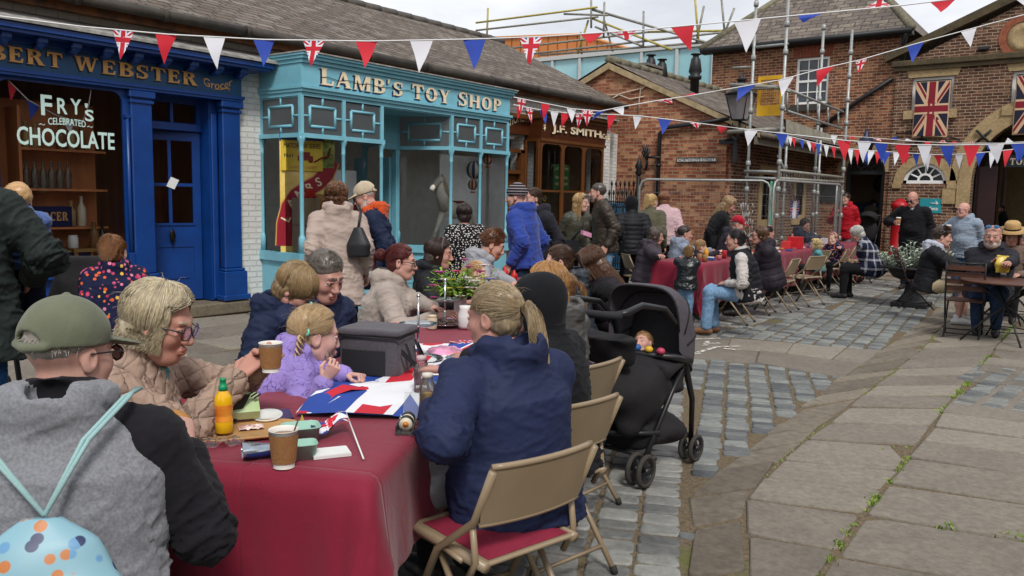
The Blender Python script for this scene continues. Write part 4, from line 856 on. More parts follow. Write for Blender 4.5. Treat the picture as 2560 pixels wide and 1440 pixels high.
for k,(y0,y1,z0,z1)in enumerate(op):
 b=MB();b.box((cR-.1,y0-.18,z0-.25),(cR+.03,y0,z1+.2));b.box((cR-.1,y1,z0-.25),(cR+.03,y1+.18,z1+.2));b.box((cR-.1,y0,z1),(cR+.028,y1,z1+.2));b.box((cR-.1,y0,z0-.25),(cR+.028,y1,z0));w_=b.build('window',STONE,NB)
 b=MB();b.box((cR-.2,y0,z0),(cR-.15,y1,z1));b.build('pane',M('dark_pane','101214',.2,.2),w_)
 b=MB()
 for i in range(5):b.tube([(cR-.05,y0+(i+.5)*(y1-y0)/5,z0),(cR-.05,y0+(i+.5)*(y1-y0)/5,z1)],.012,6)
 b.build('bars',BLACK,w_)
ovh=.28
sl=(ap[2]-eR[2])/(cR-ap[0])
b=MB();yy0,yy1=YG-.1,YB-.03
xe=cR+.75;ze=ap[2]-sl*(xe-ap[0])+.12
b.grid(lambda u,v:(ap[0]+(xe-ap[0])*v,yy0+(yy1-yy0)*u,ap[2]+.05+(ze-ap[2])*v-.04*math.sin(v*PI)),14,10)
b.add([(ap[0],yy0,ap[2]+.05),(ap[0],yy1,ap[2]+.05),(2*ap[0]-xe,yy1,ze+.05),(2*ap[0]-xe,yy0,ze+.05)],[(0,3,2,1)])
b.add([(ap[0],yy0,ap[2]-.03),(ap[0],yy1,ap[2]-.03),(xe,yy1,ze-.08),(xe,yy0,ze-.08)],[(0,1,2,3)])
b.build('roof',SLATE,NB)
b=MB()
for k in range(14):b.tube([(ap[0],yy0+k*.46,ap[2]+.06),(ap[0],yy0+k*.46+.44,ap[2]+.075)],.1,8)
b.build('ridge_tiles',M('mossy_ridge','6f6a58',.9,.4,8,.8,20),NB)
b=MB()
for(x2,z2)in((xe,ze),(2*ap[0]-xe,ze)):
 b.add([(ap[0],YG-.1,ap[2]-.0),(x2,YG-.1,z2-.0),(x2,YG-.1,z2-.12),(ap[0],YG-.1,ap[2]-.14),(ap[0],YG-.02,ap[2]-.0),(x2,YG-.02,z2-.0),(x2,YG-.02,z2-.12),(ap[0],YG-.02,ap[2]-.14)],[(0,1,2,3),(4,7,6,5),(0,4,5,1),(3,2,6,7)])
b.build('barge_board',M('cream_barge','a3906f',.8,.3,8,.5,30),NB)
b=MB();b.box((xe-.12,YG-.1,ze-.25),(xe-.06,YB-.05,ze-.02));b.tube([(xe,YG-.05,ze-.05),(xe,YB-.1,ze-.05)],.06,8);b.build('eaves_gutter',M('eaves_wood','6a6458',.8,.3,8),NB)
dp=ypl(1650,320,YG-.08);de=ypl(1812,300,YG-.08)
b=MB();b.tube([de+(.1,0,.02),dp+(.12,0,-.0),dp+(0,0,-.12),(dp[0],YG-.08,.0)],.045,10)
for z in(2.35,1.3):b.tube([(dp[0],YG-.08,z),(dp[0],YG-.08,z+.06)],.06,10)
b.build('downpipe',M('black_downpipe','1b1c20',.5,.3,10),NB)
def wall_sign(name,lab,px0,px1,py0,py1,Y,mb,ml,txt,hf=.6,edge=None,**k):
 a,c=ypl(px0,py1,Y),ypl(px1,py0,Y);o_=thing(name,lab,'sign',((a[0]+c[0])/2,Y,a[2]))
 b=MB();b.box((a[0],Y-.02,a[2]),(c[0],Y+.0,c[2]),bev=.003);b.build('plate',mb,o_)
 if edge:
  b=MB();e=.014
  for(x0,z0,x1,z1)in((a[0],a[2],c[0],a[2]+e),(a[0],c[2]-e,c[0],c[2]),(a[0],a[2]+e,a[0]+e,c[2]-e),(c[0]-e,a[2]+e,c[0],c[2]-e)):b.box((x0,Y-.026,z0),(x1,Y-.0205,z1))
  b.build('border',edge,o_)
 if txt:text('lettering',txt,ml,((a[0]+c[0])/2,Y-.024,(a[2]+c[2])/2),(1,0,0),(0,0,1),(c[2]-a[2])*hf,o_,w=(c[0]-a[0])*.92,**k)
 return o_,a,c
INK=M('black_ink','15151a',.5,.1)
wall_sign('street_sign','white street nameplate with black letters NORTHCOTE STREET on the brick gable',1692,1792,393,406,YG-.02,WHITE,INK,'NORTHCOTE STREET',.56,INK,offset=.0)
b=MB()
for pts in([(1490,240),(1545,236),(1600,222),(1628,210)],[(1515,255),(1545,238)],[(1545,236),(1575,248),(1610,241)],[(1597,280),(1598,250),(1602,224),(1625,207)]):b.tube([ypl(x,y,YG-.03)for x,y in pts],.014,5)
tag(b.build('wall_cable',M('white_cable','c9b9a6',.7,.1)),'loose whitish cables straggling over the brick gable','cable')
b=MB()
for pts in([(1614,425),(1618,405),(1612,385),(1619,362)],[(1612,392),(1606,378)],[(1614,384),(1608,368)],[(1614,393),(1650,394)],[(1617,400),(1622,372)]):b.tube([ypl(x,y,YG-.12)for x,y in pts],[.03]*len(pts),6)
tag(b.build('iron_bracket',BLACK),'twisted black wrought iron bracket beside the downpipe','bracket')
b=MB();p=ypl(1593,172,18.5);b.box(p+(-.45,-.35,-.9),p+(.45,.35,.0));b.box(p+(-.52,-.42,.0),p+(.52,.42,.06));tag(b.build('chimney_stack',M('grey_render','6e6a63',.9,.2,6)),'low grey rendered chimney block on the gabled roof','chimney')
for lab,px,top,bot,Y,w in(('leftmost of the two short black flue cowls',1628,137,185,19.0,.105),('right hand one of the two short black flue cowls',1656,148,190,19.0,.105),('tall black flue pipe with cowl nearest the two storey building',1738,135,225,18.6,.105)):
 p,q=ypl(px,top,Y),ypl(px-2,bot,Y);h=p[2]-q[2]+.5;b=MB();z0=q[2]-.5
 b.lathe((q[0],Y,z0),[(w,0),(w,h-.62),(w*1.5,h-.6),(w*1.5,h-.52),(w*1.05,h-.5),(w*1.5,h-.42),(w*1.05,h-.12),(w*.7,h-.08),(w*.7,h-.03),(w*1.2,h-.02),(w*1.2,h)],14);tag(b.build('flue_pipe',BLACK),lab,'flue','flue cowls')
p=ypl(1851,262,YG-.45);lamp=thing('street_lamp','black lantern street lamp with glass panes on a scrolled wall bracket','street lamp',(p[0],YG-.45,p[2]-.9))
LB=M('lamp_iron','23262b',.5,.3,12)
b=MB();q=ypl(1838,345,YG-.2)
b.tube([ypl(1814,352,YG-.06),(q[0]-.05,YG-.2,q[2]+.02),(p[0]-.04,YG-.42,p[2]-.72),(p[0],YG-.45,p[2]-.5),(p[0],YG-.45,p[2]-.3)],[.035,.03,.03,.03,.025],8)
b.box((q[0]-.4,YG-.1,q[2]-.1),(q[0]-.0,YG-.03,q[2]-.02));b.box((q[0]-.08,YG-.11,q[2]-.5),(q[0]-.0,YG-.02,q[2]-.1))
b.tube([(p[0],YG-.45,p[2]-.56),(p[0]-.12,YG-.45,p[2]-.48),(p[0]-.15,YG-.45,p[2]-.36)],.014,6);b.tube([(p[0],YG-.45,p[2]-.56),(p[0]+.12,YG-.45,p[2]-.48),(p[0]+.15,YG-.45,p[2]-.36)],.014,6);b.build('bracket',LB,lamp)
def lantern(c,r0,r1,h,root,mat,gm,top=True):
 b=MB();B=[np.array((sx*r0,sy*r0,0))for sx,sy in((-1,-1),(1,-1),(1,1),(-1,1))];Tt=[np.array((sx*r1,sy*r1,h))for sx,sy in((-1,-1),(1,-1),(1,1),(-1,1))]
 for i in range(4):b.tube([c+B[i],c+Tt[i]],.012,5);b.tube([c+B[i],c+B[(i+1)%4]],.014,5);b.tube([c+Tt[i],c+Tt[(i+1)%4]],.018,5)
 b.lathe(c,[(r1*1.45,h),(r1*1.2,h+.05),(r1*.6,h+.17),(r1*.35,h+.2),(r1*.35,h+.28),(r1*.5,h+.29),(.02,h+.36),(.015,h+.45)],4 if False else 12);b.build('frame',mat,root)
 b=MB();
 for i in range(4):j=(i+1)%4;b.add([c+B[i]*.97,c+B[j]*.97,c+Tt[j]*.97,c+Tt[i]*.97],[(0,1,2,3)])
 b.build('pane',gm,root)
lantern(np.array((p[0],YG-.45,p[2]-.3)),.12,.23,.5,lamp,LB,glass_mat('lamp_glass',(.8,.8,.85),milk=.5,milkc=(.5,.47,.5)))
# two storey building and gabled wing at the far end
xL=ypl(1783,115,YB)[0];xJ=ypl(2234,300,YB)[0];zE=ypl(2030,100,YB)[2]
print('2st',xL,xJ,zE)
B2=thing('two_storey_building','two storey brown brick building with hipped slate roof and white sash window','building',((xL+xJ)/2,YB,0))
def holes_wall(b,x0,x1,z0,z1,holes,Y,th,m=0):
 """wall in the plane Y with rectangular holes (x0,x1,z0,z1)"""
 xs=sorted({x0,x1,*[h[0]for h in holes],*[h[1]for h in holes]})
 for a,c in zip(xs[:-1],xs[1:]):
  hz=sorted([(h[2],h[3])for h in holes if h[0]<(a+c)/2<h[1]]);z=z0
  for(p_,q_)in hz:
   if p_>z:b.box((a,Y,z),(c,Y+th,p_),m)
   z=q_
  if z<z1:b.box((a,Y,z),(c,Y+th,z1),m)
def arch_infill(b,x0,x1,zs,zt,Y,th,m=0,n=14):
 """fills the rectangle zs..zt above a semicircular opening"""
 R=(x1-x0)/2;c=(x0+x1)/2
 for k in range(n):
  a0,a1=PI-PI*k/n,PI-PI*(k+1)/n
  b.prism([(c+R*math.cos(a0),zs+R*math.sin(a0)),(c+R*math.cos(a1),zs+R*math.sin(a1)),(c+R*math.cos(a1),zt),(c+R*math.cos(a0),zt)],(0,Y,0),(1,0,0),(0,0,1),(0,th,0),m)
def arch_ring(b,c,zs,R,t,Y,d,n=18,m=0,a0=0,a1=180):
 for k in range(n):
  p0,p1=math.radians(a0+(a1-a0)*k/n),math.radians(a0+(a1-a0)*(k+1)/n)
  b.prism([(c+R*math.cos(p0),zs+R*math.sin(p0)),(c+(R+t)*math.cos(p0),zs+(R+t)*math.sin(p0)),(c+(R+t)*math.cos(p1),zs+(R+t)*math.sin(p1)),(c+R*math.cos(p1),zs+R*math.sin(p1))],(0,Y,0),(1,0,0),(0,0,1),(0,d,0),m)
w0,w1=ypl(1992,146,YB),ypl(2068,258,YB)
d0,d1=ypl(2112,450,YB)[0],ypl(2212,450,YB)[0];zs=ypl(2160,430,YB)[2];Rd=(d1-d0)/2;gzB=gz(0,YB)
b=MB();holes_wall(b,xL,xJ,0,zE,[(w0[0],w1[0],w1[2],w0[2]),(d0,d1,0,zs+Rd)],YB,.3);arch_infill(b,d0,d1,zs,zs+Rd,YB,.3)
b.box((xL,YB+.3,0),(xL+.3,YB+7,zE));b.build('wall',BRICK_TAN,B2)
b=MB();dxr=(xJ-xL)/2;rx0,rx1=xL-.25,xJ+.35;ry0,ry1=YB-.3,YB+7;hz_=2.5
ridge=[(rx0+2.2,YB+2.9,zE+hz_),(rx1-2.2,YB+2.9,zE+hz_)]
E4=[(rx0,ry0,zE),(rx1,ry0,zE),(rx1,ry1,zE),(rx0,ry1,zE)]
b.add(E4+ridge,[(0,1,5,4),(1,2,5),(2,3,4,5),(3,0,4)]);b.build('roof',SLATE_F,B2)
b=MB()
for a,c in((E4[0],ridge[0]),(E4[1],ridge[1]),ridge):b.tube([a,c],.1,8)
b.build('hip_tiles',MATS['mossy_ridge'],B2)
b=MB();b.box((rx0,ry0+.04,zE-.14),(rx1,YB-.02,zE-.01));b.tube([(rx0,ry0,zE-.05),(rx1,ry0,zE-.05)],.08,8);pq=ypl(2258,120,YB-.1);b.tube([(pq[0]+.1,ry0,zE-.1),(pq[0],YB-.08,pq[2]+.1),(pq[0],YB-.08,pq[2]-.55)],.055,8)
b.tube([ypl(2232,195,YB-.08),ypl(2140,255,YB-.08),ypl(2052,318,YB-.08)],.055,8);b.build('gutter',BLACK,B2)
def sash(root,x0,x1,z0,z1,Y,nx,nz):
 f=MB();t=.07
 f.box((x0,Y,z0),(x0+t,Y+.08,z1));f.box((x1-t,Y,z0),(x1,Y+.08,z1));f.box((x0+t,Y,z1-t),(x1-t,Y+.08,z1));f.box((x0+t,Y,z0),(x1-t,Y+.08,z0+t));zm=(z0+z1)/2
 f.box((x0+t,Y+.01,zm-.03),(x1-t,Y+.07,zm+.03))
 for i in range(1,nx):x=x0+t+(x1-x0-2*t)*i/nx;f.box((x-.014,Y+.02,z0+t),(x+.014,Y+.06,zm-.03));f.box((x-.014,Y+.02,zm+.03),(x+.014,Y+.06,z1-t))
 for lo,hi in((z0+t,zm-.03),(zm+.03,z1-t)):
  for i in range(1,nz):z=lo+(hi-lo)*i/nz;f.box((x0+t,Y+.022,z-.013),(x1-t,Y+.058,z+.013))
 w_=f.build('window',WHITE,root);g_=MB();g_.add([(x0,Y+.05,z0),(x1,Y+.05,z0),(x1,Y+.05,z1),(x0,Y+.05,z1)],[(0,1,2,3)]);g_.build('pane',M('grey_window_glass','343a40',.08,.2,.8,spec=.6),w_);return w_
w_=sash(B2,w0[0],w1[0],w1[2],w0[2],YB+.06,3,2);b=MB();b.box((w0[0]-.1,YB-.06,w1[2]-.18),(w1[0]+.1,YB+.05,w1[2]-.004));b.build('sill',M('dark_sill','3a3735',.8,.2),w_)
b=MB()
for k in range(12):
 u0=w0[0]-.05+(w1[0]-w0[0]+.1)*k/12;uu=(w1[0]-w0[0]+.1)/12-.008;cc=(k-5.5)*.012;b.prism([(u0,0),(u0+uu,0),(u0+uu+cc,.3),(u0+cc,.3)],(0,YB-.004,w0[2]),(1,0,0),(0,0,1),(0,.1,0))
b.build('flat_arch',M('arch_brick','7a3d2c',.85,.35,9,.5,40),B2)
b=MB();arch_ring(b,(d0+d1)/2,zs,Rd,.22,YB-.03,.1);b.build('door_arch',STONE,B2)
b=MB();b.box((d0,YB+.12,0),(d0+.1,YB+.25,zs));b.box((d1-.1,YB+.12,0),(d1,YB+.25,zs));b.box((d0+.1,YB+.12,zs-.06),(d1-.1,YB+.25,zs+.03));arch_ring(b,(d0+d1)/2,zs,Rd-.09,.09,YB+.12,.12)
for a in(30,60,90,120,150):a=math.radians(a);c_=np.array(((d0+d1)/2,YB+.18,zs));b.tube([c_+np.array((math.cos(a),0,math.sin(a)))*Rd*.3,c_+np.array((math.cos(a),0,math.sin(a)))*Rd*.92],.016,5)
arch_ring(b,(d0+d1)/2,zs,Rd*.28,.03,YB+.14,.08,10);fr_=b.build('doorway',BLACK,B2)
b=MB();c_=(d0+d1)/2;vs=[(c_,YB+.19,zs)]+[(c_+Rd*.92*math.cos(PI*k/14),YB+.19,zs+Rd*.92*math.sin(PI*k/14))for k in range(15)];b.add(vs,[(0,k,k+1)for k in range(1,15)]);b.build('fanlight',M('dark_fanlight','2a241e',.15,.4,3),fr_)
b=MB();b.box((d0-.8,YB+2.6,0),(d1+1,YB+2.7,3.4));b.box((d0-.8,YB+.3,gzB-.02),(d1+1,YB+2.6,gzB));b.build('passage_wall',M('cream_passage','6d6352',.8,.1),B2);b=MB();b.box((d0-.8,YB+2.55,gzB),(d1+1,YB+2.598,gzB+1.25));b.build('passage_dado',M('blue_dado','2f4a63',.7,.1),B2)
b=MB();b.lathe(((d0+d1)/2-.15,YB+2.5,zs-.25),[(.02,-.03),(.22,0),(.25,.04),(.15,.06)],14,ax=(0,-1,0));b.build('wall_clock',BLACK,B2);b=MB();b.box((d1-.16,YB+.3,gzB),(d1-.1,YB+1.2,zs-.1));b.build('door',BLACK,B2)
pl=ypl(2165,352,YB-.35);pol=thing('police_lamp','small dark blue lantern lettered POLICE on the wall over the doorway','lamp',(pl[0],YB-.35,pl[2]-.5));NV=M('police_blue','1c2440',.4,.2)
b=MB();b.lathe((pl[0],YB-.35,pl[2]-.42),[(.06,0),(.12,.02),(.2,.32),(.26,.34),(.2,.42),(.08,.52),(.07,.6),(.02,.72)],8);b.tube([(pl[0],YB-.35,pl[2]-.42),(pl[0],YB-.35,pl[2]-.6),(pl[0],YB,pl[2]-.62)],.025,6);b.build('lantern',NV,pol);text('lettering','POLICE',WHITE,(pl[0],YB-.56,pl[2]-.2),(1,0,0),(0,-.25,1),.075,pol,w=.26)
YF=YB-.06
GW=thing('gabled_building','brown brick building with a stone pediment, arched openings and flags hung in its windows','building',(-1,YF,0))
zc0=ypl(2240,168,YF)[2];gx=ypl(2560,95,YF);gR=gx[0]*2-xJ;zap=ypl(2238,158,YF)[2]+(gx[0]-xJ)*(ypl(2470,50,YF)[2]-ypl(2250,155,YF)[2])/(ypl(2470,50,YF)[0]-ypl(2250,155,YF)[0])
f0,f1=ypl(2256,461,YF)[0],ypl(2366,461,YF)[0];zf=ypl(2310,459,YF)[2];Rf=(f1-f0)/2
a0=ypl(2428,455,YF)[0];zsA=ypl(2428,452,YF)[2];a1=a0+3.1
va,vb=ypl(2282,195,YF),ypl(2380,272,YF);v2=ypl(2532,185,YF)[0]
print('wing',xJ,gR,zc0,zap,a0,a1,v2,va,vb)
b=MB();hl=[(va[0],vb[0],vb[2],va[2]),(v2,v2+(vb[0]-va[0]),vb[2],va[2]),(f0,f1,zf,zf+Rf),(a0,a1,0,zsA+1.55)]
holes_wall(b,xJ,gR,0,zc0,hl,YF,.3);arch_infill(b,f0,f1,zf,zf+Rf,YF,.3);arch_infill(b,a0,a1,zsA,zsA+1.55,YF,.3)
mid=gx[0];b.prism([(xJ,zc0),(gR,zc0),(mid,zap)],(0,YF,0),(1,0,0),(0,0,1),(0,.3,0));b.build('wall',BRICK_DARK,GW)
b=MB();b.box((xJ-.1,YF-.14,zc0-.02),(gR+.1,YF-.002,zc0+.13),bev=.02);b.box((xJ-.05,YF-.08,zc0-.12),(gR,YF-.001,zc0-.022))
dx_,dz_=mid-xJ,zap-zc0;L_=math.hypot(dx_,dz_);nx_,nz_=-dz_/L_*.2,dx_/L_*.2
b.prism([(xJ-.25,zc0+.13),(mid,zap+.1),(mid,zap+.32),(xJ-.3,zc0+.3)],(0,YF-.16,0),(1,0,0),(0,0,1),(0,.35,0));b.prism([(gR+.25,zc0+.13),(mid,zap+.1),(mid,zap+.32),(gR+.3,zc0+.3)],(0,YF-.16,0),(1,0,0),(0,0,1),(0,.35,0))
b.build('pediment',stone_mat('dark_stone','4b4232','7d6d50',.9,grain=16,bump=.7),GW)
b=MB();b.add([(xJ-.2,YF+.2,zc0+.25),(mid,YF+.2,zap+.3),(mid,YF+7,zap+.3),(xJ-.2,YF+7,zc0+.25)],[(0,1,2,3)]);b.add([(gR+.2,YF+.2,zc0+.25),(mid,YF+.2,zap+.3),(mid,YF+7,zap+.3),(gR+.2,YF+7,zc0+.25)],[(3,2,1,0)]);b.build('roof',SLATE_F,GW)
b=MB();arch_ring(b,mid,ypl(2560,92,YF)[2],.36,.16,YF-.03,.1,30,0,0,360);b.build('clock_surround',M('arch_red_brick','8a5038',.85,.3,12),GW);b=MB();b.lathe((mid,YF+.02,ypl(2560,92,YF)[2]),[(.0,.0),(.36,0),(.36,.03),(.2,.035),(.19,.03)],24,ax=(0,-1,0));b.build('clock_face',STONE,GW)
def union_flag(root,name,O,ux,uy,w,h,n,red,white,blue,z0=.0,bend=None):
 """Union flag as layered thin cloth: O lower left corner"""
 O,ux,uy,n=[np.array(q,float)for q in(O,ux,uy,n)]
 f=bend or(lambda u,v:0.0)
 def clipped(b,poly,d,m):
  for ax,lim,sg in((0,0,1),(0,1,-1),(1,0,1),(1,1,-1)):
   out=[]
   for i in range(len(poly)):
    p_,q_=poly[i-1],poly[i];ip,iq=sg*(p_[ax]-lim)>=0,sg*(q_[ax]-lim)>=0
    if ip!=iq:t_=(lim-p_[ax])/(q_[ax]-p_[ax]);out.append((p_[0]+(q_[0]-p_[0])*t_,p_[1]+(q_[1]-p_[1])*t_))
    if iq:out.append(q_)
   poly=out
   if len(poly)<3:return
  b.add([O+ux*w*u+uy*h*v+n*(d+f(u,v))for u,v in poly],[tuple(range(len(poly)))],m)
 b=MB();e=.0009
 N=8
 for i in range(N):
  for j in range(N):clipped(b,[(i/N,j/N),((i+1)/N,j/N),((i+1)/N,(j+1)/N),(i/N,(j+1)/N)],0,2)
 def band(p_,q_,t_,d,m,off=0):
  dd=np.array(((q_[0]-p_[0])*w,(q_[1]-p_[1])*h));dd/=np.linalg.norm(dd);nn=np.array((-dd[1],dd[0]));nn=np.array((nn[0]/w,nn[1]/h));P_,Q_=np.array(p_),np.array(q_)
  for k in range(N):
   s0,s1=P_+(Q_-P_)*k/N,P_+(Q_-P_)*(k+1)/N;clipped(b,[tuple(s0+nn*(off-t_/2)),tuple(s1+nn*(off-t_/2)),tuple(s1+nn*(off+t_/2)),tuple(s0+nn*(off+t_/2))],d,m)
 s_=min(w,h)
 for p_,q_ in(((0,0),(1,1)),((0,1),(1,0))):band(p_,q_,s_*.2,e if p_==(0,0)else 1.4*e,1)
 for p_,q_ in(((0,0),(.5,.5)),((1,1),(.5,.5)),((0,1),(.5,.5)),((1,0),(.5,.5))):band(p_,q_,s_*.07,2.2*e,0,s_*.035*(1))
 band((.5,0),(.5,1),s_*.33,3.3*e,1);band((0,.5),(1,.5),s_*.33,3.7*e,1);band((.5,0),(.5,1),s_*.2,4.6*e,0);band((0,.5),(1,.5),s_*.2,5.0*e,0)
 return b.build(name,(red,white,blue),root,uv=False)
OR_,OW_,OB_=M('faded_flag_red','7d1626',.85,.1),M('faded_flag_cream','c9a888',.85,.08),M('faded_flag_navy','1b1c30',.85,.1)
for k,x0 in enumerate((va[0],v2)):
 x1=x0+(vb[0]-va[0]);w_=sash(GW,x0,x1,vb[2],va[2],YF+.08,1,1)
 b=MB();b.prism([(x0-.08,0),(x1+.08,0),(x1+.22,.42),(x0-.22,.42)],(0,YF-.02,va[2]),(1,0,0),(0,0,1),(0,.1,0));b.build('lintel',STONE,w_);b=MB();b.box((x0-.15,YF-.08,vb[2]-.22),(x1+.12,YF+.06,vb[2]-.003));b.build('sill',STONE,w_)
 fl=thing('union_flag',('faded Union flag hung over the left upper window of the gabled building','faded Union flag hung over the upper window at the right edge, partly cut off')[k],'flag',(x0+.4,YF-.1,vb[2]-.4),'large faded flags hung from windows')
 union_flag(fl,'cloth',(x0+.12,YF-.12,vb[2]-.66),(1,0,0),(0,0,1),(x1-x0)*.8,va[2]-vb[2]+.52,(0,-1,0),OR_,OW_,OB_,bend=lambda u,v:.03*math.sin(u*4)*(1-v))
 b=MB();b.box((x0+.1,YF-.1,vb[2]-.69),(x0+.14+(x1-x0)*.8,YF-.08,va[2]-.13));b.build('backing',OW_,fl)
b=MB();arch_ring(b,(f0+f1)/2,zf,Rf,.22,YF-.03,.12);b.box((xJ+.1,YF-.05,zf-.12),(f0-.02,YF-.001,zf-.0));b.box((f1+.02,YF-.05,zf-.12),(a0-.3,YF-.001,zf-.0));b.box((a0-.62,YF-.04,zf-.5),(a0-.32,YF-.001,zf-.122));b.box((a0-.3,YF-.06,zf-.6),(a0-.001,YF+.2,zsA-.001));arch_ring(b,(a0+a1)/2,zsA,1.55,.28,YF-.05,.2,24);arch_ring(b,(a0+a1)/2,zsA,1.835,.2,YF-.03,.12,24);b.build('arch_stones',STONE,GW)
b=MB();c_=(f0+f1)/2;arch_ring(b,c_,zf,Rf-.08,.08,YF+.04,.1);b.box((f0,YF+.04,zf),(f1,YF+.14,zf+.08));arch_ring(b,c_,zf+.08,Rf*.26,.05,YF+.05,.08,10)
for a in(22,52,82,98,128,158):pass
for a in(25,57,90,123,155):a=math.radians(a);c3=np.array((c_,YF+.08,zf+.08));b.tube([c3+np.array((math.cos(a),0,math.sin(a)))*Rf*.27,c3+np.array((math.cos(a),0,math.sin(a)))*Rf*.9],.022,5)
fw=b.build('fanlight_window',WHITE,GW);b=MB();vs=[(c_,YF+.12,zf+.04)]+[(c_+Rf*.95*math.cos(PI*k/14),YF+.12,zf+.02+Rf*.95*math.sin(PI*k/14))for k in range(15)];b.add(vs,[(0,k,k+1)for k in range(1,15)]);b.build('pane',M('dark_fan_pane','14191e',.1,.2),fw)
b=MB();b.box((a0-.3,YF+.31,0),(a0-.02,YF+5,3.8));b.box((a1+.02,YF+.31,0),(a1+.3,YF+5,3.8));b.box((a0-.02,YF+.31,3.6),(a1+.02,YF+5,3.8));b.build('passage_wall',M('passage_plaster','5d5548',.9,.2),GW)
b=MB();holes_wall(b,a0-.02,a1+.02,0,3.6,[(a0+.9,a1-.5,0,3.0)],YF+4.6,.3);arch_infill(b,a0+.9,a1-.5,2.2,3.0,YF+4.6,.3);b.build('inner_arch',STONE,GW)
b=MB()
for k in range(4):b.box((a0+.02+.13*k,YF+.5+.5*k,gzB),(a0+.08+.13*k,YF+.95+.5*k,2.75))
b.box((a0+.1,YF+.45,gzB),(a0+.5,YF+.5,2.6));gd=b.build('gate_leaf',M('maroon_doors','2d1517',.5,.3),GW)
tz0,tx0=ypl(2515,412,YF+.5),ypl(2512,412,YF+.4)[0]
o_=thing('toilets_sign','dark blue hanging board with cream letters TOILETS under the archway','sign',(tx0+.75,YF+.4,tz0[2]));b=MB();b.box((tx0,YF+.4,ypl(2512,418,YF+.4)[2]),(tx0+1.7,YF+.44,ypl(2512,388,YF+.4)[2]),bev=.004);b.build('board',M('toilet_board','1f2a33',.5,.1),o_)
serif('lettering',"TOI",CREAM,(tx0+.28,YF+.4,ypl(2530,412,YF+.4)[2]),(1,0,0),(0,0,1),.16,.36,o_,small=1);text('lettering','LETS',CREAM,(tx0+.75,YF+.394,ypl(2530,412,YF+.4)[2]+.08),(1,0,0),(0,0,1),.16,o_,w=.5)
TEAL=M('teal_sign','1f8a96',.5,.05)
o_,a,c=wall_sign('wayfinding_sign','teal wall sign with a white arrow and the word Toilets',2298,2355,497,532,YF,TEAL,WHITE,'')
text('lettering','Toilets',WHITE,((a[0]+c[0])/2+.0,YF-.024,a[2]+(c[2]-a[2])*.32),(1,0,0),(0,0,1),.09,o_,w=.36,offset=.015)
b=MB();ax_,az_=c[0]-.16,a[2]+(c[2]-a[2])*.68;b.tube([(ax_-.1,YF-.026,az_),(ax_+.08,YF-.026,az_)],.01,5);b.tube([(ax_+.02,YF-.026,az_+.055),(ax_+.08,YF-.026,az_),(ax_+.02,YF-.026,az_-.055)],.01,5);b.build('arrow',WHITE,o_)
b=MB();b.tube([ypl(2240,334,YF-.05),ypl(2300,330,YF-.05),ypl(2340,332,YF-.05),ypl(2400,350,YF-.05)],.02,5)
for px in(2305,2458):q=ypl(px,342,YF-.08);b.tube([q+(-.16,0,-.16),q+(.16,0,.16)],.03,5);b.tube([q+(.16,0,-.16),q+(-.16,0,.16)],.03,5)
tag(b.build('wall_tie',BLACK),'black iron cross ties and cable on the gabled building wall','wall tie')
b=MB();q=ypl(2460,122,YF);b.box(q+(-.12,-.14,-.04),q+(.12,0,.04),bev=.015);tag(b.build('wall_lamp',LB),'small grey floodlight high on the gabled building wall','lamp')
b=MB();b.box((-5,33,0),(6,33.3,2.9));bb=thing('far_brick_building','orange brick wall with slate roof seen through the archway','building',(0,33,0));b.build('wall',BRICK_ORANGE,bb);b=MB();b.add([(-5,32.8,2.9),(6,32.8,2.9),(6,36,5.2),(-5,36,5.2)],[(0,1,2,3)]);b.build('roof',SLATE,bb);b=MB();b.box((-5,32.96,0),(6,32.995,1.15));b.build('render_plinth',M('grey_plinth','77705f',.9,.15),bb)
YO=38.0
gl0,gl1=ypl(1240,165,YO),ypl(1790,112,YO)
gb=thing('glass_building','pale blue glass fronted modern building with white frames behind the roofs','building',((gl0[0]+gl1[0])/2,YO,0))
xa_,xb_=gl0[0]-2,gl1[0]+6;zt_=lambda x:gl0[2]+(gl1[2]-gl0[2])*(x-gl0[0])/(gl1[0]-gl0[0])
BG_=M('blue_glazing','79b2be',.1,.12,.25,spec=.7,col2='98c4cc')
b=MB();b.add([(xa_,YO+.06,2),(xb_,YO+.06,2),(xb_,YO+.06,zt_(xb_)),(xa_,YO+.06,zt_(xa_))],[(0,1,2,3)]);b.build('glazing',BG_,gb)
b=MB();mp_=[ypl(x,170,YO)[0]for x in(1300,1382,1450,1522,1604,1692,1783,1880)]
for x in mp_:b.box((x-.07,YO-.08,2),(x+.07,YO+.05,zt_(x)-.02))
b.add([(xa_,YO-.1,zt_(xa_)),(xb_,YO-.1,zt_(xb_)),(xb_,YO-.1,zt_(xb_)+.22),(xa_,YO-.1,zt_(xa_)+.22),(xa_,YO+6,zt_(xa_)+.22),(xb_,YO+6,zt_(xb_)+.22)],[(0,1,2,3),(3,2,5,4)]);b.build('frame',M('grey_white_frame','b9bcbc',.5,.05),gb)
YO2=44.0;ob=thing('orange_clad_building','orange metal clad building end rising behind the slate roof','building',(-28,YO2,0));P4=[ypl(1205,96,YO2),ypl(1450,86,YO2),ypl(1640,140,YO2),ypl(1640,240,YO2),ypl(1205,240,YO2)];ORC=M('orange_cladding','b8713a',.6,.08,.6)
b=MB();b.prism([(p_[0],p_[2])for p_ in P4],(0,YO2,0),(1,0,0),(0,0,1),(0,5,0));b.build('cladding',ORC,ob)
b=MB();n_=18
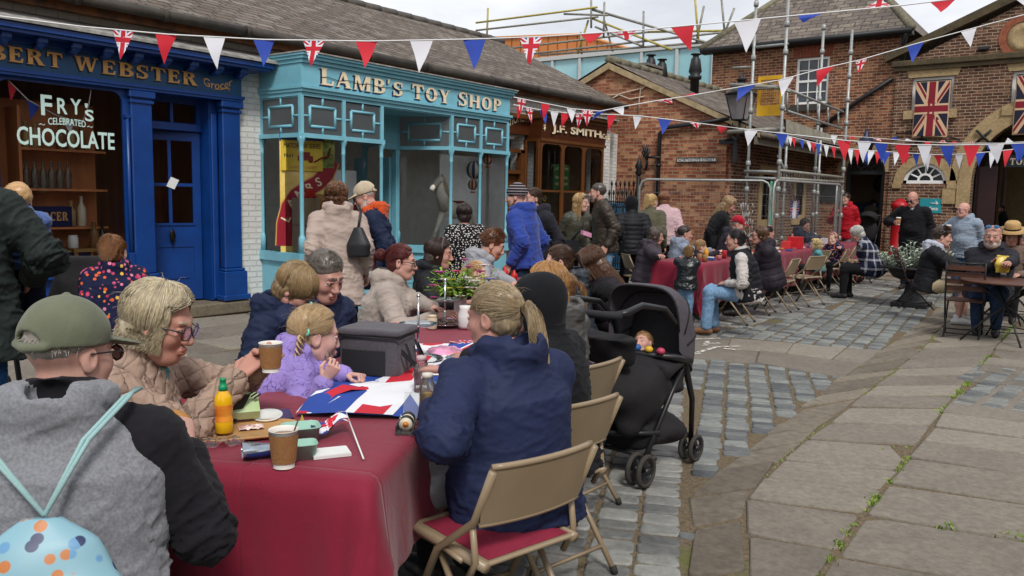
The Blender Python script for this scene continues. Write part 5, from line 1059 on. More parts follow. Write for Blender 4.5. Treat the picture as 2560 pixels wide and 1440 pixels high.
for k in range(n_):x=P4[0][0]+(P4[2][0]-P4[0][0])*(k+.5)/n_;zt2=np.interp(x,[P4[0][0],P4[1][0],P4[2][0]],[P4[0][2],P4[1][2],P4[2][2]]);b.box((x-.025,YO2-.03,P4[3][2]),(x+.025,YO2-.002,zt2-.05))
b.build('seam',M('cladding_seam','7d431c',.6,.1),ob);b=MB();b.tube([P4[0]+(0,-.05,.0),P4[1]+(0,-.05,0),P4[2]+(0,-.05,0)],.09,6);b.build('coping',M('cladding_trim','c98a55',.5,.05),ob)
# scaffolding
def pole(b,p,q,r=.03,n=8):b.tube([p,q],r,n)
roofs=thing('roof_scaffold','grey scaffold rails standing above the far roofs against the sky','scaffolding',(-15,30,5));YS=30.0
for nm,segs in(('rail',[((1190,57),(1493,18)),((1190,76),(1495,42)),((1410,35),(1520,38)),((1478,22),(1760,105)),((1480,46),(1680,125)),((1488,67),(1605,115)),((1265,122),(1620,80)),((1300,138),(1850,76)),((1620,80),(1850,76)),((1350,138),(1785,104)),((1478,24),(1780,110))]),('standard',[((1220,20),(1217,100)),((1478,-10),(1478,70)),((1511,5),(1509,95)),((1609,28),(1608,120)),((1737,-10),(1746,100)),((1803,-10),(1812,85)),((1760,15),(1740,110)),((1836,20),(1805,100)),((1471,50),(1444,135)),((1511,52),(1532,128)),((1452,80),(1454,135))])):
 for i,(a,c)in enumerate(segs):
  b=MB();pole(b,ypl(*a,YS+.02*i),ypl(*c,YS+.02*i),.045);b.build(nm,RUSTY if i%4 else M('yellow_scaffold','a89a4a',.6,.2),roofs)
fs=thing('scaffold_tower','tall galvanised scaffold standing on the pavement in front of the brick buildings','scaffolding',(-5.6,16,0))
SP=[]
for(px0,py0,px1,py1,Y)in((1893,-20,1867,460,15.4),(1974,-20,1944,460,15.1),(2064,60,2032,460,18.2),(2131,75,2106,460,18.6),(1968,300,1955,600,17.2),(2050,320,2040,600,20.0)):
 t_,lo=ypl(px0,py0,Y),ypl(px1,py1,Y);x=(t_[0]+lo[0])/2
 SP.append((x,Y,t_[2]));b=MB();pole(b,(x,Y,gz(x,Y)),(x,Y,t_[2]));b.lathe((x,Y,gz(x,Y)),[(.08,0),(.08,.012),(.035,.02)],10)
 z=.8
 while z<t_[2]-.1:b.lathe((x,Y,z),[(.045,0),(.05,.03),(.05,.07),(.04,.1)],8);z+=.5
 b.build('standard',GALV,fs)
def rl(a,c,Y0,Y1,r=.028,m=GALV,nm='rail'):
 b=MB();pole(b,ypl(*a,Y0),ypl(*c,Y1),r);b.build(nm,m,fs)
rl((1820,330),(1960,322),15.35,15.2,.04,RUSTY);rl((1862,428),(1946,430),15.4,15.12);rl((1864,444),(1946,447),15.4,15.12)
rl((1946,426),(2108,444),15.1,18.6,.03,RUSTY);rl((1946,446),(2108,456),15.1,18.6,.03,RUSTY);rl((1946,390),(1992,510),15.1,17);rl((1890,118),(1970,110),15.4,15.1,.026);rl((1832,170),(1886,167),15.6,15.4,.026,RUSTY)
rl((1825,212),(1965,220),15.5,15.2,.04,RUSTY);rl((1832,224),(1960,218),15.5,15.2,.032,RUSTY);rl((1915,205),(1975,230),15.5,15.2,.025,RUSTY)
b=MB()
for k in range(24):
 t_=k/24;y=15.1+(3.5)*t_;pa,pc=ypl(1946+162*t_,427+17.5*t_,y),ypl(1946+162*t_,446+10*t_,y);b.tube([pa,pc],.012,5)
b.build('ladder_beam',RUSTY,fs)
b=MB();A0,A1,B0,B1=ypl(1958,298,15.3),ypl(2108,350,18.6),ypl(1958,330,15.3),ypl(2108,362,18.6)
b.add([A0,A1,B1,B0]+[p_+np.array((.05,0,0))for p_ in(A0,A1,B1,B0)],[(0,1,2,3),(7,6,5,4),(0,4,5,1),(3,2,6,7)]);b.build('platform',M('scaffold_platform','8a8578',.8,.25,6),fs)
for a,c in(((1965,222),(2108,280)),((1960,275),(2106,322))):rl(a,c,15.25,18.5,.025)
for k in range(6):
 t_=k/5;y=15.3+3.1*t_;px=1968+t_*128;b=MB();pole(b,ypl(px,225+54*t_,y),ypl(px,278+42*t_,y),.02);b.build('guard_post',GALV,fs)
q0,q1=ypl(1897,192,15.45),ypl(1955,288,15.45)
lg=thing('loading_gate','yellow steel loading gate with a mesh panel fixed up on the scaffold','gate',((q0[0]+q1[0])/2,15.45,q1[2]));b=MB()
x0,x1,z0,z1=q0[0],q1[0],q1[2],q0[2]
for(a,c,e,f)in((x0,z0,x0+.06,z1),(x1-.06,z0,x1,z1),(x0+.06,z1-.07,x1-.06,z1),(x0+.06,z0,x1-.06,z0+.2)):b.box((a,15.43,c),(e,15.47,f))
b.build('frame',YELLOW,lg);b=MB()
for k in range(1,12):x=x0+(x1-x0)*k/12;b.tube([(x,15.45,z0+.2),(x,15.45,z1-.07)],.003,4)
for k in range(1,14):z=z0+.2+(z1-z0-.27)*k/14;b.tube([(x0+.06,15.45,z),(x1-.06,15.45,z)],.003,4)
b.build('mesh',YELLOW,lg)
def fence_panel(lab,A,B,h=2.0):
 A,B=np.array(A,float),np.array(B,float);d=B-A;w=np.linalg.norm(d);d/=w;o_=thing('mesh_fence',lab,'fence',(A+B)/2,'temporary steel mesh fence panels')
 pts=[A+(0,0,.05),A+(0,0,h-.14),A+d*.05+(0,0,h-.04),A+d*.14+(0,0,h),B-d*.14+(0,0,h),B-d*.05+(0,0,h-.04),B+(0,0,h-.14),B+(0,0,.05)]
 b=MB();b.tube(pts,.021,8);b.tube([A+(0,0,.15),B+(0,0,.15)],.018,6);b.build('frame',GALV,o_)
 b=MB();n=int(w/.06)
 for k in range(1,n):p_=A+d*w*k/n;b.tube([p_+(0,0,.15),p_+(0,0,h-.01)],.0016,3,cap=False)
 for k in range(1,9):b.tube([A+(0,0,.15+(h-.2)*k/9),B+(0,0,.15+(h-.2)*k/9)],.0022,3,cap=False)
 b.build('mesh',GALV,o_);return o_
fence_panel('mesh fence panel in front of the brick gable below the street name',(-7.75,14.0,0),(-5.5,14.85,0));fence_panel('mesh fence panel running back from the corner beside the long table',(-5.25,14.35,0),(-5.06,17.75,0));fence_panel('mesh fence panel nearest the open brick doorway',(-5.2,17.9,0),(-5.75,20.2,.17))
b=MB()
for k in range(2):x=-5.42+.1*k;b.box((x-.04,14.6,.0),(x+.04,14.8,.09))
tag(b.build('concrete_block',M('fence_block','4a4a48',.9,.1)),'grey block foot holding up the fence panels at the corner','block')
b=MB();pa=ypl(1925,420,15.3);b.tube([zpl(1925,455,2)+(.03,0,0),ypl(1922,575,14.75)],.03,6);tag(b.build('green_pole',M('green_band','4f8f72',.6,.1)),'green banded pole standing at the joint between the fence panels','pole')
b=MB();r3=random.Random(5)
for k in range(70):q=np.array((-5.9+r3.uniform(-.12,.12),14.78+r3.uniform(-.05,.05),r3.uniform(.75,1.6)));b.tube([q,q+np.array((r3.uniform(-.05,.05),r3.uniform(-.03,.03),r3.uniform(-.14,-.05)))],[.012,.004],4)
tag(b.build('shredded_sheet',M('shredded_white','a39c94',.9,.3)),'shredded whitish sheeting hanging on the fence by the scaffold','sheet')
b=MB();b.box((-6.3,22.88,1.05),(-5.95+.5,22.93,1.95));q0,q1=ypl(2046,455,YB-.04),ypl(2100,505,YB-.04);b=MB();b.box((q0[0],YB-.05,q1[2]),(q1[0],YB-.002,q0[2]));tag(b.build('notice_board',M('chalk_board','1d2025',.7,.15)),'dark notice board on the brick wall beside the doorway','board')
rl_=thing('iron_railings','black wrought iron railings and gate with spear tops beside the sweet shop','railings',(-9,15.9,0));b=MB();A,B=np.array((-9.35,16.05,0)),np.array((-7.85,15.5,0));A=ypl(1506,560,15.95)*np.array((1,1,0));B=ypl(1592,560,15.3)*np.array((1,1,0));d=B-A
for k in range(17):
 p_=A+d*k/16;hh=1.9 if k%2==0 else 1.7;b.tube([p_+(0,0,.1),p_+(0,0,hh)],.012,5);b.tube([p_+(0,0,hh-.02),p_+(0,0,hh+.05),p_+(0,0,hh+.13)],[.012,.03,.002],5)
for z in(.2,1.55,1.25):b.tube([A+(0,0,z),B+(0,0,z)],.018,5)
for k in range(4):q=A+d*(.1+.27*k);b.tube([q+d*(.05*math.cos(t_))+(0,0,1.4+.1*math.sin(t_))for t_ in np.linspace(0,6.28,10)],.01,5)
b.build('panel',BLACK,rl_);b=MB()
for p_ in(A,B):b.tube([p_+(0,0,0),p_+(0,0,2.1)],.045,8);b.lathe(p_,[(.03,2.1),(.08,2.16),(.05,2.24),(.09,2.3),(.03,2.42),(.005,2.55)],8);b.tube([p_+(.0,0,1.7),p_+(.13,0,1.9),p_+(.02,0,2.1)],.015,5)
b.build('gate_post',BLACK,rl_)
b=MB();p_=ypl(1549,540,16.3);b.box((p_[0]-.22,16.2,0),(p_[0]+.22,16.45,1.45),bev=.03);b.box((p_[0]-.24,16.18,1.45),(p_[0]+.24,16.47,1.52));tag(b.build('blue_barrier',M('blue_panel','3c7196',.6,.15)),'blue panel standing behind the iron railings','panel')
b=MB();p_=ypl(1516,480,16.4);b.box((p_[0]-.25,16.3,0),(p_[0]+.2,16.49,3.1));tag(b.build('white_wall_pier',BRICK_WHITE),'white painted brick pier between the sweet shop and the brick gable','wall')
pb_=ypl(2247,560,21.9);px_,zz_=pb_[0],gz(0,21.9);o_=thing('post_box','red pillar post box standing behind the man in the black fleece','post box',(px_,21.9,zz_));RED=M('post_red','a3121b',.35,.1)
b=MB();b.lathe((px_,21.9,zz_),[(.21,0),(.21,.1),(.18,.12),(.18,1.2),(.21,1.22),(.21,1.29),(.19,1.33),(.08,1.43),(0.01,1.45)],20);b.build('body',RED,o_);b=MB();b.box((px_-.1,21.69,zz_+1.08),(px_+.1,21.73,zz_+1.12));b.build('slot',BLACK,o_)
ob=thing('yard_brick_building','dark brick building across the yard reflected in the shop windows','building',(7.5,4,0));b=MB();b.box((7,-2,0),(7.5,40,5.2));b.build('wall',BRICK_DARK,ob);b=MB();b.add([(6.8,-2.2,5.2),(6.8,40.2,5.2),(10,40.2,7.4),(10,-2.2,7.4)],[(0,1,2,3)]);b.build('roof',SLATE_F,ob)
# people: smooth surfaces grown round a posed skeleton
class Sdf:
 def __init__(s):s.p=[]
 def _add(s,fn,lo,hi,k,m,neg):s.p.append((fn,np.array(lo)-k,np.array(hi)+k,k,m,neg));return s
 def cap(s,a,b,ra,rb=None,k=.02,m=0,neg=False):
  a,b=np.array(a,float),np.array(b,float);rb=ra if rb is None else rb;ab=b-a;L2=ab@ab+1e-12
  def fn(X,Y,Z):
   px,py,pz=X-a[0],Y-a[1],Z-a[2];t=np.clip((px*ab[0]+py*ab[1]+pz*ab[2])/L2,0,1)
   return np.sqrt((px-t*ab[0])**2+(py-t*ab[1])**2+(pz-t*ab[2])**2)-(ra+(rb-ra)*t)
  r=max(ra,rb);return s._add(fn,np.minimum(a,b)-r,np.maximum(a,b)+r,k,m,neg)
 def chain(s,pts,rs,k=.02,m=0):
  if not hasattr(rs,'__len__'):rs=[rs]*len(pts)
  for i in range(len(pts)-1):s.cap(pts[i],pts[i+1],rs[i],rs[i+1],k,m)
  return s
 def ell(s,c,r,k=.02,m=0,R=None,neg=False):
  c,r=np.array(c,float),np.array(r,float);R=np.eye(3)if R is None else np.array(R)
  def fn(X,Y,Z):
   q=[(X-c[0])*R[0,i]+(Y-c[1])*R[1,i]+(Z-c[2])*R[2,i]for i in range(3)]
   k0=np.sqrt(sum((q[i]/r[i])**2 for i in range(3)));k1=np.sqrt(sum((q[i]/r[i]**2)**2 for i in range(3)))+1e-9
   return k0*(k0-1)/k1
  e=np.sqrt(((R*r)**2).sum(1));return s._add(fn,c-e,c+e,k,m,neg)
 def loft(s,a,b,side,st,k=.03,m=0,neg=False):
  """elliptical column from a to b; st = stations (t, half width along side, half depth)"""
  a,b=np.array(a,float),np.array(b,float);ax=b-a;L_=np.linalg.norm(ax);ax/=L_;sd=unit(np.array(side)-ax*(ax@np.array(side)));dp=np.cross(ax,sd)
  T,W,D=[np.array(q,float)for q in zip(*st)]
  def fn(X,Y,Z):
   px,py,pz=X-a[0],Y-a[1],Z-a[2];h=px*ax[0]+py*ax[1]+pz*ax[2];t=h/L_
   w=np.interp(t,T,W);d=np.interp(t,T,D);u=px*sd[0]+py*sd[1]+pz*sd[2];v=px*dp[0]+py*dp[1]+pz*dp[2]
   k0=np.sqrt((u/w)**2+(v/d)**2);k1=np.sqrt((u/w**2)**2+(v/d**2)**2)+1e-9
   rd=np.where(k0>1e-4,k0*(k0-1)/k1,-np.minimum(w,d));ex=np.maximum(T[0]*L_-h,h-T[-1]*L_)
   return np.minimum(np.maximum(rd,ex),0)+np.sqrt(np.maximum(rd,0)**2+np.maximum(ex,0)**2)
  r=max(W.max(),D.max());P,Q=a+ax*L_*T[0],a+ax*L_*T[-1]
  return s._add(fn,np.minimum(P,Q)-r,np.maximum(P,Q)+r,k,m,neg)
 def mesh(s,res):
  pos=[p for p in s.p if not p[5]]
  lo=np.min([p[1]for p in pos],0)-2*res;hi=np.max([p[2]for p in pos],0)+2*res
  n=np.ceil((hi-lo)/res).astype(int)+1
  D=np.full(n,1.0,np.float32);Tm=np.full(n,1.0,np.float32);Tg=np.zeros(n,np.uint8)
  for fn,l,h,k,m,neg in s.p:
   i0=np.clip(np.floor((l-lo)/res).astype(int)-2,0,n);i1=np.clip(np.ceil((h-lo)/res).astype(int)+3,0,n)
   if(i1<=i0).any():continue
   sl=tuple(slice(a,b)for a,b in zip(i0,i1))
   ax=[lo[i]+res*np.arange(i0[i],i1[i])for i in range(3)]
   d=fn(ax[0][:,None,None],ax[1][None,:,None],ax[2][None,None,:]).astype(np.float32)
   c=D[sl]
   if neg:
    hh=np.clip(.5-.5*(c+d)/k,0,1)if k>1e-6 else(c<-d);nd=c*(1-hh)-d*hh+k*hh*(1-hh);ch=-d>c-k*.3;D[sl]=nd
    if m:t=Tg[sl];t[ch&(np.abs(nd)<2*res)]=m
   else:
    hh=np.clip(.5+.5*(d-c)/max(k,1e-6),0,1);D[sl]=d*(1-hh)+c*hh-k*hh*(1-hh)
    tm=Tm[sl];t=Tg[sl];b=d<tm;tm[b]=d[b];t[b]=m
  return surf_nets(D,Tg,lo,res)
CORN=np.array([(i,j,k)for i in(0,1)for j in(0,1)for k in(0,1)])
EDG=[(a,b)for a in range(8)for b in range(a+1,8)if np.abs(CORN[a]-CORN[b]).sum()==1]
def surf_nets(D,Tg,lo,res):
 S=D<0
 c=sum(S[i:S.shape[0]-1+i,j:S.shape[1]-1+j,k:S.shape[2]-1+k].astype(np.uint8)for i,j,k in CORN)
 act=(c>0)&(c<8);idx=np.argwhere(act)
 if not len(idx):return np.zeros((0,3)),np.zeros((0,4),int),np.zeros(0,int)
 ids=np.full(act.shape,-1,np.int32);ids[act]=np.arange(len(idx))
 V=[D[tuple((idx+o).T)]for o in CORN];P=np.zeros((len(idx),3));N=np.zeros(len(idx))
 for a,b in EDG:
  va,vb=V[a],V[b];m=(va<0)!=(vb<0);t=np.where(m,va/(va-vb+1e-12),0)[:,None]
  P+=np.where(m[:,None],CORN[a]+(CORN[b]-CORN[a])*t,0);N+=m
 v=lo+(idx+P/N[:,None])*res
 tag_=Tg[tuple((idx+np.round(P/N[:,None]).astype(int)).T)]
 F=[]
 for ax in range(3):
  o=[np.arange(3)==q for q in range(3)];o1,o2=[q for q in range(3)if q!=ax]
  sh=list(S.shape);a=[slice(1,-1)]*3;b=[slice(1,-1)]*3;a[ax]=slice(0,-1);b[ax]=slice(1,None)
  s0,s1=S[tuple(a)],S[tuple(b)];e=np.argwhere(s0!=s1)
  if not len(e):continue
  st=s0[tuple(e.T)];base=e.copy();base[:,o1]+=1;base[:,o2]+=1
  def g(d1,d2):q=base.copy();q[:,o1]-=d1;q[:,o2]-=d2;return ids[tuple(q.T)]
  q=np.stack([g(1,1),g(0,1),g(0,0),g(1,0)],1)
  flip=st if ax!=1 else~st
  q[~flip]=q[~flip][:,::-1];F.append(q)
 F=np.concatenate(F);F=F[(F>=0).all(1)]
 return v,F,tag_
def smooth(v,F,it=1,lam=.5):
 for _ in range(it):
  a=np.zeros_like(v);n=np.zeros(len(v))
  for i in range(4):
   for j in(1,3):np.add.at(a,F[:,i],v[F[:,(i+j)%4]]);np.add.at(n,F[:,i],1)
  v=v+lam*(a/np.maximum(n,1)[:,None]-v)
 return v
def vnorm(v,F):
 n=np.cross(v[F[:,2]]-v[F[:,0]],v[F[:,3]]-v[F[:,1]]);a=np.zeros_like(v)
 for i in range(4):np.add.at(a,F[:,i],n)
 return a/(np.linalg.norm(a,axis=1)[:,None]+1e-12)
def nz3(P,f,seed,n=7):
 r=np.random.RandomState(seed);K=r.normal(size=(n,3));K/=np.linalg.norm(K,axis=1)[:,None];K*=f*2*PI*r.uniform(.6,1.5,(n,1));ph=r.uniform(0,6.28,n)
 W=P+np.sin(P[:,[1,2,0]]*f*4+seed)*.12/f
 return np.sin(W@K.T+ph).sum(1)/math.sqrt(n)
 # materials for people
def skin_mat(tone):
 nm='skin_'+tone
 if nm in MATS:return MATS[nm]
 c=hexc(tone);g_=sum(c)/3;c=[x*.78+g_*.22 for x in c];m,t=new_mat(nm);tc=t.n('ShaderNodeTexCoord');n1=t.n('ShaderNodeTexNoise',{'Vector':tc.outputs['Object'],'Scale':18,'Detail':6,'Roughness':.65})
 rp=t.n('ShaderNodeValToRGB',{'Fac':n1.outputs[0]});rp.color_ramp.elements[0].position=.3;rp.color_ramp.elements[1].position=.72;rp.color_ramp.elements[0].color=c4([x*.93 for x in c]);rp.color_ramp.elements[1].color=c4([min(1,c[0]*1.1),c[1]*.96,c[2]*.93])
 n2=t.n('ShaderNodeTexNoise',{'Vector':tc.outputs['Object'],'Scale':160,'Detail':4});bp=t.n('ShaderNodeBump',{'Height':n2.outputs[0],'Strength':.16,'Distance':.003})
 bs=t.n('ShaderNodeBsdfPrincipled',{'Base Color':rp.outputs[0],'Roughness':.52,'Specular IOR Level':.35,'Subsurface Weight':.12,'Subsurface Radius':(.012,.004,.002),'Subsurface Scale':1.0,'Normal':bp.outputs[0]})
 t.n('ShaderNodeOutputMaterial',{'Surface':bs.outputs[0]});MATS[nm]=m;return m
def hair_mat(dark,light):
 nm='hair_'+dark+light
 if nm in MATS:return MATS[nm]
 m,t=new_mat(nm);a=t.n('ShaderNodeAttribute',attribute_name='rnd');tc=t.n('ShaderNodeTexCoord');n1=t.n('ShaderNodeTexNoise',{'Vector':tc.outputs['Object'],'Scale':45,'Detail':3})
 s_=t.n('ShaderNodeMath',{0:n1.outputs[0],1:.5,2:a.outputs['Fac']},operation='MULTIPLY_ADD');rp=t.n('ShaderNodeValToRGB',{'Fac':s_.outputs[0]});rp.color_ramp.elements[0].position=.15;rp.color_ramp.elements[1].position=1.35
 rp.color_ramp.elements[0].color=c4(hexc(dark));rp.color_ramp.elements[1].color=c4(hexc(light))
 bs=t.n('ShaderNodeBsdfPrincipled',{'Base Color':rp.outputs[0],'Roughness':.38,'Specular IOR Level':.5});t.n('ShaderNodeOutputMaterial',{'Surface':bs.outputs[0]});MATS[nm]=m;return m
def cloth(col,kind='cotton',col2=None):
 nm=kind+'_'+col+(col2 or '')
 if nm in MATS:return MATS[nm]
 c=hexc(col);m,t=new_mat(nm);tc=t.n('ShaderNodeTexCoord');ob=tc.outputs['Object']
 n1=t.n('ShaderNodeTexNoise',{'Vector':ob,'Scale':{'denim':60,'melange':130,'fleece':70}.get(kind,9),'Detail':5})
 v={'denim':.3,'melange':.2,'fleece':.22,'leather':.12,'puffer':.08,'nylon':.08}.get(kind,.12)
 rp=t.n('ShaderNodeValToRGB',{'Fac':n1.outputs[0]});rp.color_ramp.elements[0].position=.32;rp.color_ramp.elements[1].position=.68;rp.color_ramp.elements[0].color=c4([x*(1-v)for x in c]);rp.color_ramp.elements[1].color=c4([min(1,x*(1+v))for x in c])
 colr=rp.outputs[0]
 if kind=='plaid':
  sp=t.n('ShaderNodeSeparateXYZ',{0:ob});xy=t.n('ShaderNodeMath',{0:sp.outputs[0],1:sp.outputs[1]},operation='ADD');f=[]
  for src,sc in((xy.outputs[0],42.),(sp.outputs[2],42.)):
   mm=t.n('ShaderNodeMath',{0:src,1:sc},operation='MULTIPLY');sn=t.n('ShaderNodeMath',{0:mm.outputs[0]},operation='SINE');f.append(t.n('ShaderNodeMath',{0:sn.outputs[0],1:.72},operation='GREATER_THAN'))
  ss=t.n('ShaderNodeMath',{0:f[0].outputs[0],1:f[1].outputs[0]},operation='ADD');sc_=t.n('ShaderNodeMath',{0:ss.outputs[0],1:.45},operation='MULTIPLY');x=t.n('ShaderNodeMix',{'Factor':sc_.outputs[0],'A':colr,'B':c4(hexc(col2))},data_type='RGBA');colr=x.outputs['Result']
 if kind in('dots','floral'):
  vo=t.n('ShaderNodeTexVoronoi',{'Vector':ob,'Scale':40 if kind=='dots' else 34,'Randomness':.6 if kind=='dots' else 1.0});r2=t.n('ShaderNodeValToRGB',{'Fac':vo.outputs['Distance']});r2.color_ramp.elements[0].position=.3;r2.color_ramp.elements[1].position=.36;r2.color_ramp.elements[0].color=(1,1,1,1);r2.color_ramp.elements[1].color=(0,0,0,1)
  bcol=c4(hexc(col2))
  if kind=='floral':
   sp=t.n('ShaderNodeSeparateColor',{0:vo.outputs['Color']});r3=t.n('ShaderNodeValToRGB',{'Fac':sp.outputs[0]});r3.color_ramp.interpolation='CONSTANT'
   e=r3.color_ramp.elements;e[0].color=c4(hexc(col2));e[1].position=.35;e[1].color=c4(hexc('d8602f'))
   for p_,h_ in((.55,'e8b84a'),(.7,'d9809a'),(.85,'b8305a')):q=e.new(p_);q.color=c4(hexc(h_))
   x=t.n('ShaderNodeMix',{'Factor':r2.outputs[0],'A':colr,'B':r3.outputs[0]},data_type='RGBA')
  else:x=t.n('ShaderNodeMix',{'Factor':r2.outputs[0],'A':colr,'B':bcol},data_type='RGBA')
  colr=x.outputs['Result']
 if kind=='stripe':
  sp=t.n('ShaderNodeSeparateXYZ',{0:ob});mm=t.n('ShaderNodeMath',{0:sp.outputs[2],1:210.},operation='MULTIPLY');sn=t.n('ShaderNodeMath',{0:mm.outputs[0]},operation='SINE');gt=t.n('ShaderNodeMath',{0:sn.outputs[0],1:.55},operation='GREATER_THAN');x=t.n('ShaderNodeMix',{'Factor':gt.outputs[0],'A':colr,'B':c4(hexc(col2))},data_type='RGBA');colr=x.outputs['Result']
 if kind=='scribble':
  wv=t.n('ShaderNodeTexNoise',{'Vector':ob,'Scale':24,'Detail':1});sb=t.n('ShaderNodeMath',{0:wv.outputs[0],1:.5},operation='SUBTRACT');ab=t.n('ShaderNodeMath',{0:sb.outputs[0]},operation='ABSOLUTE');lt=t.n('ShaderNodeMath',{0:ab.outputs[0],1:.012},operation='LESS_THAN');x=t.n('ShaderNodeMix',{'Factor':lt.outputs[0],'A':colr,'B':c4(hexc(col2))},data_type='RGBA');colr=x.outputs['Result']
 fine=t.n('ShaderNodeTexNoise',{'Vector':ob,'Scale':330 if kind not in('fleece','leather')else 120,'Detail':3});big=t.n('ShaderNodeTexNoise',{'Vector':ob,'Scale':9,'Detail':4,'Distortion':1.8})
 hs=t.n('ShaderNodeMath',{0:fine.outputs[0],1:.1 if kind in('nylon','puffer','leather')else .25,2:big.outputs[0]},operation='MULTIPLY_ADD');bp=t.n('ShaderNodeBump',{'Height':hs.outputs[0],'Strength':.22 if kind in('nylon','puffer','leather','scribble')else .34,'Distance':.012})
 if kind=='quilt':
  qt,qa=t.n('ShaderNodeAttribute',attribute_name='qt').outputs['Fac'],t.n('ShaderNodeAttribute',attribute_name='qa').outputs['Fac'];ls=[]
  for op in('ADD','SUBTRACT'):
   z_=t.n('ShaderNodeMath',{0:qt,1:qa},operation=op);z_=t.n('ShaderNodeMath',{0:z_.outputs[0],1:34.},operation='MULTIPLY');z_=t.n('ShaderNodeMath',{0:z_.outputs[0]},operation='SINE');ls.append(t.n('ShaderNodeMath',{0:z_.outputs[0]},operation='ABSOLUTE'))
  mn=t.n('ShaderNodeMath',{0:ls[0].outputs[0],1:ls[1].outputs[0]},operation='MINIMUM');pw=t.n('ShaderNodeMath',{0:mn.outputs[0],1:.45},operation='POWER');bp=t.n('ShaderNodeBump',{'Height':pw.outputs[0],'Strength':.8,'Distance':.012,'Normal':bp.outputs[0]})
 rough={'leather':.5,'puffer':.62,'nylon':.7,'shiny':.25,'quilt':.8}.get(kind,.9)
 bs=t.n('ShaderNodeBsdfPrincipled',{'Base Color':colr,'Roughness':rough,'Specular IOR Level':.22 if rough>.55 else .4,'Sheen Weight':(.15 if max(c)>.06 else .03)if kind in('fleece','cotton','melange')else 0,'Normal':bp.outputs[0]})
 t.n('ShaderNodeOutputMaterial',{'Surface':bs.outputs[0]});MATS[nm]=m;return m
LIP={}
def lip_mat(tone):
 c=hexc(tone);return M('lips_'+tone,(c[0]*.82,c[1]*.6,c[2]*.62),.4,.1)
EYEW=M('eye_white','a9a19b',.2,.03);EYEI=M('eye_iris','2b221c',.15,.1)
# head, hand and hair templates
HEADS,HANDS,HAIRS={},{},{}
def head_tpl(kind,q):
 if(kind,q)in HEADS:return HEADS[kind,q]
 s=Sdf();fem=kind in('f','c')
 ch=kind=='c'
 s.ell((-.015,0,.035),(.098,.077,.088),.02);s.ell((.028,0,-.028),(.062,.062 if fem else .066,.088),.035)
 s.ell((.03,0,-.075),(.05,.05 if fem else .058,.046),.025)
 s.cap((.068,-.012,-.1),(.068,.012,-.1),.021 if fem else .026,k=.025)
 s.cap((.008,-.05,-.062),(.05,-.03,-.096),.022,k=.03);s.cap((.008,.05,-.062),(.05,.03,-.096),.022,k=.03)
 s.ell((.055,.04,-.03),(.03,.026,.026),.025);s.ell((.055,-.04,-.03),(.03,.026,.026),.025)
 s.cap((.078,-.034,.027),(.084,0,.02),.011 if not ch else .007,k=.02);s.cap((.078,.034,.027),(.084,0,.02),.011 if not ch else .007,k=.02)
 for y in(-.032,.032):s.ell((.097,y,.003),(.02,.019,.0125),.012,neg=True)
 nl=.020 if not ch else .012
 s.cap((.088,0,.012),(.092+nl,0,-.032),.0085,.0125 if fem else .014,k=.014);s.ell((.093+nl*.5,.011,-.037),(.012,.008,.008),.008);s.ell((.093+nl*.5,-.011,-.037),(.012,.008,.008),.008)
 s.ell((.093,0,-.066),(.012,.02,.014),.012)
 s.ell((.1,0,-.0625),(.0085,.021,.0048),.005,m=1);s.ell((.099,0,-.0735),(.009,.017,.006),.005,m=1)
 s.ell((.112,0,-.068),(.012,.022,.0016),.003,m=1,neg=True)
 for y in(-1,1):
  s.ell((.0805,.0325*y,.001),(.0125,.0135,.0095),.0015,m=2);s.ell((.0912,.0325*y,.0005),(.004,.0062,.0068),.0005,m=3)
  s.cap((.0885,.0175*y,.0085),(.083,.049*y,.0075),.0055,.005,k=.004);s.cap((.0865,.02*y,-.0105),(.081,.047*y,-.0095),.0045,.004,k=.006)
  s.cap((.0945,.016*y,.027),(.084,.05*y,.031),.003 if not fem else .0024,.002,k=.002,m=4)
  R=np.array(((math.cos(.35),-math.sin(.35)*y,0),(math.sin(.35)*y,math.cos(.35),0),(0,0,1)))
  s.ell((-.008,.079*y,-.008),(.02,.008,.033),.008,R=R);s.ell((-.002,.088*y,-.004),(.011,.005,.018),.004,R=R,neg=True)
 s.cap((-.022,0,-.07),(-.045,0,-.2),.05 if fem else .058,.06 if fem else .068,k=.03)
 r={0:.0034,1:.0055,2:.0085}[q]
 v,F,t=s.mesh(r)
 HEADS[kind,q]=(v,F,t);return HEADS[kind,q]
